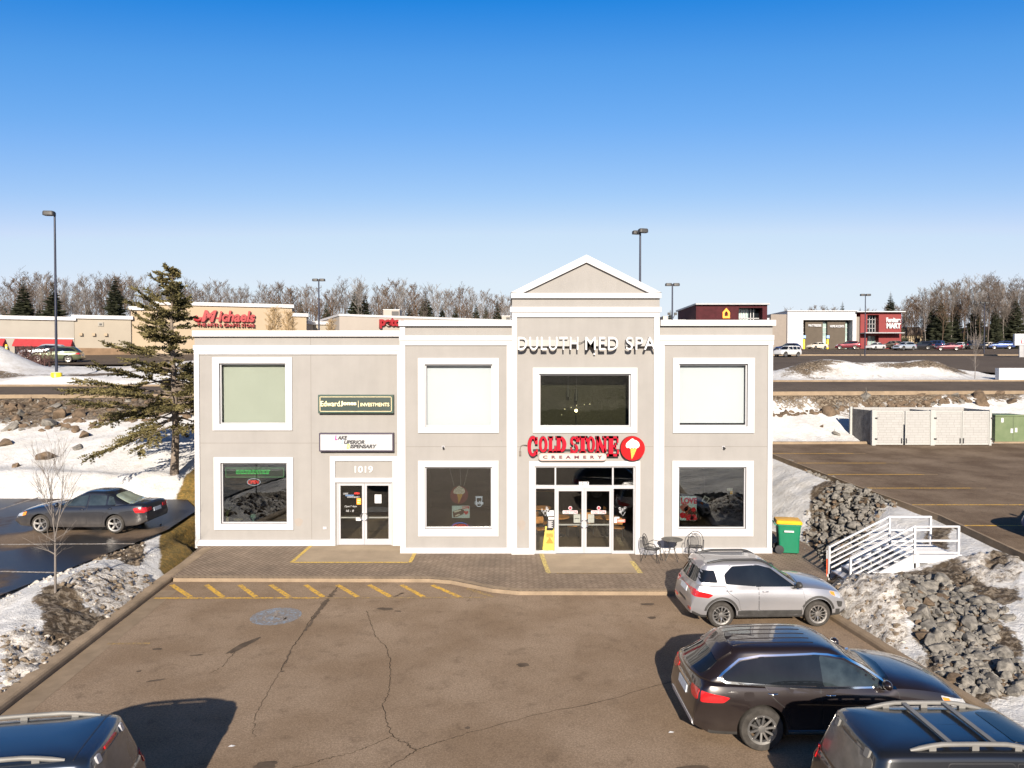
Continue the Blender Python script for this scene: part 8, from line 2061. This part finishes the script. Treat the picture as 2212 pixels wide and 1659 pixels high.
# ------------------------------------------------------------------ stone-look enclosure and green cabinet on the right lot
YE = 42.0; zE = rlot_z(YE)
def ex_(u): return at(u, 950, YE).x
def stone_mat():
    m = bpy.data.materials.new('moulded_stone_panel'); m.use_nodes = True; t = m.node_tree; L = t.links; p = t.nodes['Principled BSDF']; tc = nd(t, 'ShaderNodeTexCoord')
    mp = nd(t, 'ShaderNodeMapping'); mp.inputs['Rotation'].default_value = (R(90), 0, 0); L.new(tc.outputs['Object'], mp.inputs[0])
    br = nd(t, 'ShaderNodeTexBrick', Scale=1.0); br.offset = .4; br.squash = .7; br.squash_frequency = 3
    br.inputs['Brick Width'].default_value = .46; br.inputs['Row Height'].default_value = .15; br.inputs['Mortar Size'].default_value = .009
    br.inputs['Color1'].default_value = (.30, .297, .29, 1); br.inputs['Color2'].default_value = (.325, .322, .315, 1); br.inputs['Mortar'].default_value = (.22, .21, .195, 1)
    L.new(mp.outputs[0], br.inputs['Vector']); L.new(br.outputs[0], p.inputs['Base Color']); p.inputs['Roughness'].default_value = .8
    n = nd(t, 'ShaderNodeTexNoise', Scale=9, Detail=4); L.new(tc.outputs['Object'], n.inputs['Vector'])
    b = nd(t, 'ShaderNodeBump', Strength=.5, Distance=.02); L.new(n.outputs[0], b.inputs['Height']); L.new(b.outputs[0], p.inputs['Normal']); return m
MT['stone'] = stone_mat(); MT['stonepost'] = M('enclosure_post', (.36, .36, .345), .7, var=.05)
MT['stoneside'] = M('dark_stone_panel', (.17, .16, .15), .9, var=.3, vs=4, bump=1, bs=6)
EN = empty('bin_enclosure', (ex_(2000), YE, zE), 0, 'pale moulded stone enclosure with four gate panels at the back of the right lot', 'enclosure'); eo = ex_(2000); eh = 2.0
for u0, u1 in ((1891.5, 1950.5), (1955, 2009), (2019, 2077), (2078, 2135.5)):
    g = sub(EN, 'gate', MT['stone'], (ex_(u0) - eo + .03, ex_(u1) - eo - .03, 0, .05, .10, eh - .08)); a, b = ex_(u0) - eo, ex_(u1) - eo
    sub(g, 'frame', MT['stonepost'], (a, b, -.02, .06, eh - .08, eh), (a, b, -.02, .06, .04, .10), (a, a + .05, -.02, .06, .10, eh - .08), (b - .05, b, -.02, .06, .10, eh - .08)); sub(g, 'latch', MT['black'], (b - .12 if u0 in (1891.5, 2019) else a + .03, b - .06 if u0 in (1891.5, 2019) else a + .09, -.05, -.021, .12, .42))
for u0, u1 in ((1883, 1891), (2009.5, 2018.5), (2136, 2141)):
    po = sub(EN, 'post', MT['stonepost'], (ex_(u0) - eo, ex_(u1) - eo, -.04, .14, 0, eh + .06)); x = ex_(u1) - eo
    sub(po, 'hinge', MT['black'], (x - .06, x + .09, -.07, -.041, .34, .42), (x - .06, x + .09, -.07, -.041, eh - .45, eh - .37))
a, b = ex_(1891) - eo, ex_(2139) - eo
sub(EN, 'back_panel', MT['stone'], (a - .16, b, 2.4, 2.5, 0, eh + .1)); sub(EN, 'divider_panel', MT['stone'], (ex_(2013) - eo, ex_(2015) - eo, .15, 2.395, .05, eh)); sub(EN, 'side_panel', MT['stone'], (b - .06, b, .15, 2.39, .05, eh + .05))
mb = MB(); x = ex_(1886) - eo; mb.prism([(x, .02), (x + .08, .02), (x - .02, 2.38), (x - .10, 2.38)], 'z', .02, eh + .02); mb.build('side_panel', MT['stoneside'], EN)
mb = MB(); mb.bar((x - .15, 2.46, 0), (x - .15, 2.46, eh + .14), .14, .14); mb.build('post', MT['stonepost'], EN)
GC = empty('utility_cabinet', (at(2182, 950, 43.2).x, 43.2, rlot_z(43.2) - .05), 0, 'green metal utility cabinet beside the stone enclosure', 'utility cabinet'); MT['cabgreen'] = M('cabinet_green', (.10, .145, .065), .6, var=.12, vs=1.5, col2=(.13, .165, .085))
gw = at(2212, 950, 43.2).x - at(2147, 950, 43.2).x; sub(GC, 'body', MT['cabgreen'], (-gw / 2, gw / 2, 0, 1.5, .1, 1.62)); sub(GC, 'lid', MT['cabgreen'], (-gw / 2 - .03, gw / 2 + .03, -.05, 1.55, 1.62, 1.70)); sub(GC, 'base', MT['concrete'], (-gw / 2 - .15, gw / 2 + .15, -.15, 1.65, -.2, .1)); sub(GC, 'door_seam', MT['black'], (.16, .175, -.006, -.001, .15, 1.6))
for x, z in ((-.55, 1.25), (.02, .62), (.28, .66)): sub(GC, 'label', MT['white'], (x, x + .14, -.008, -.001, z, z + .26))
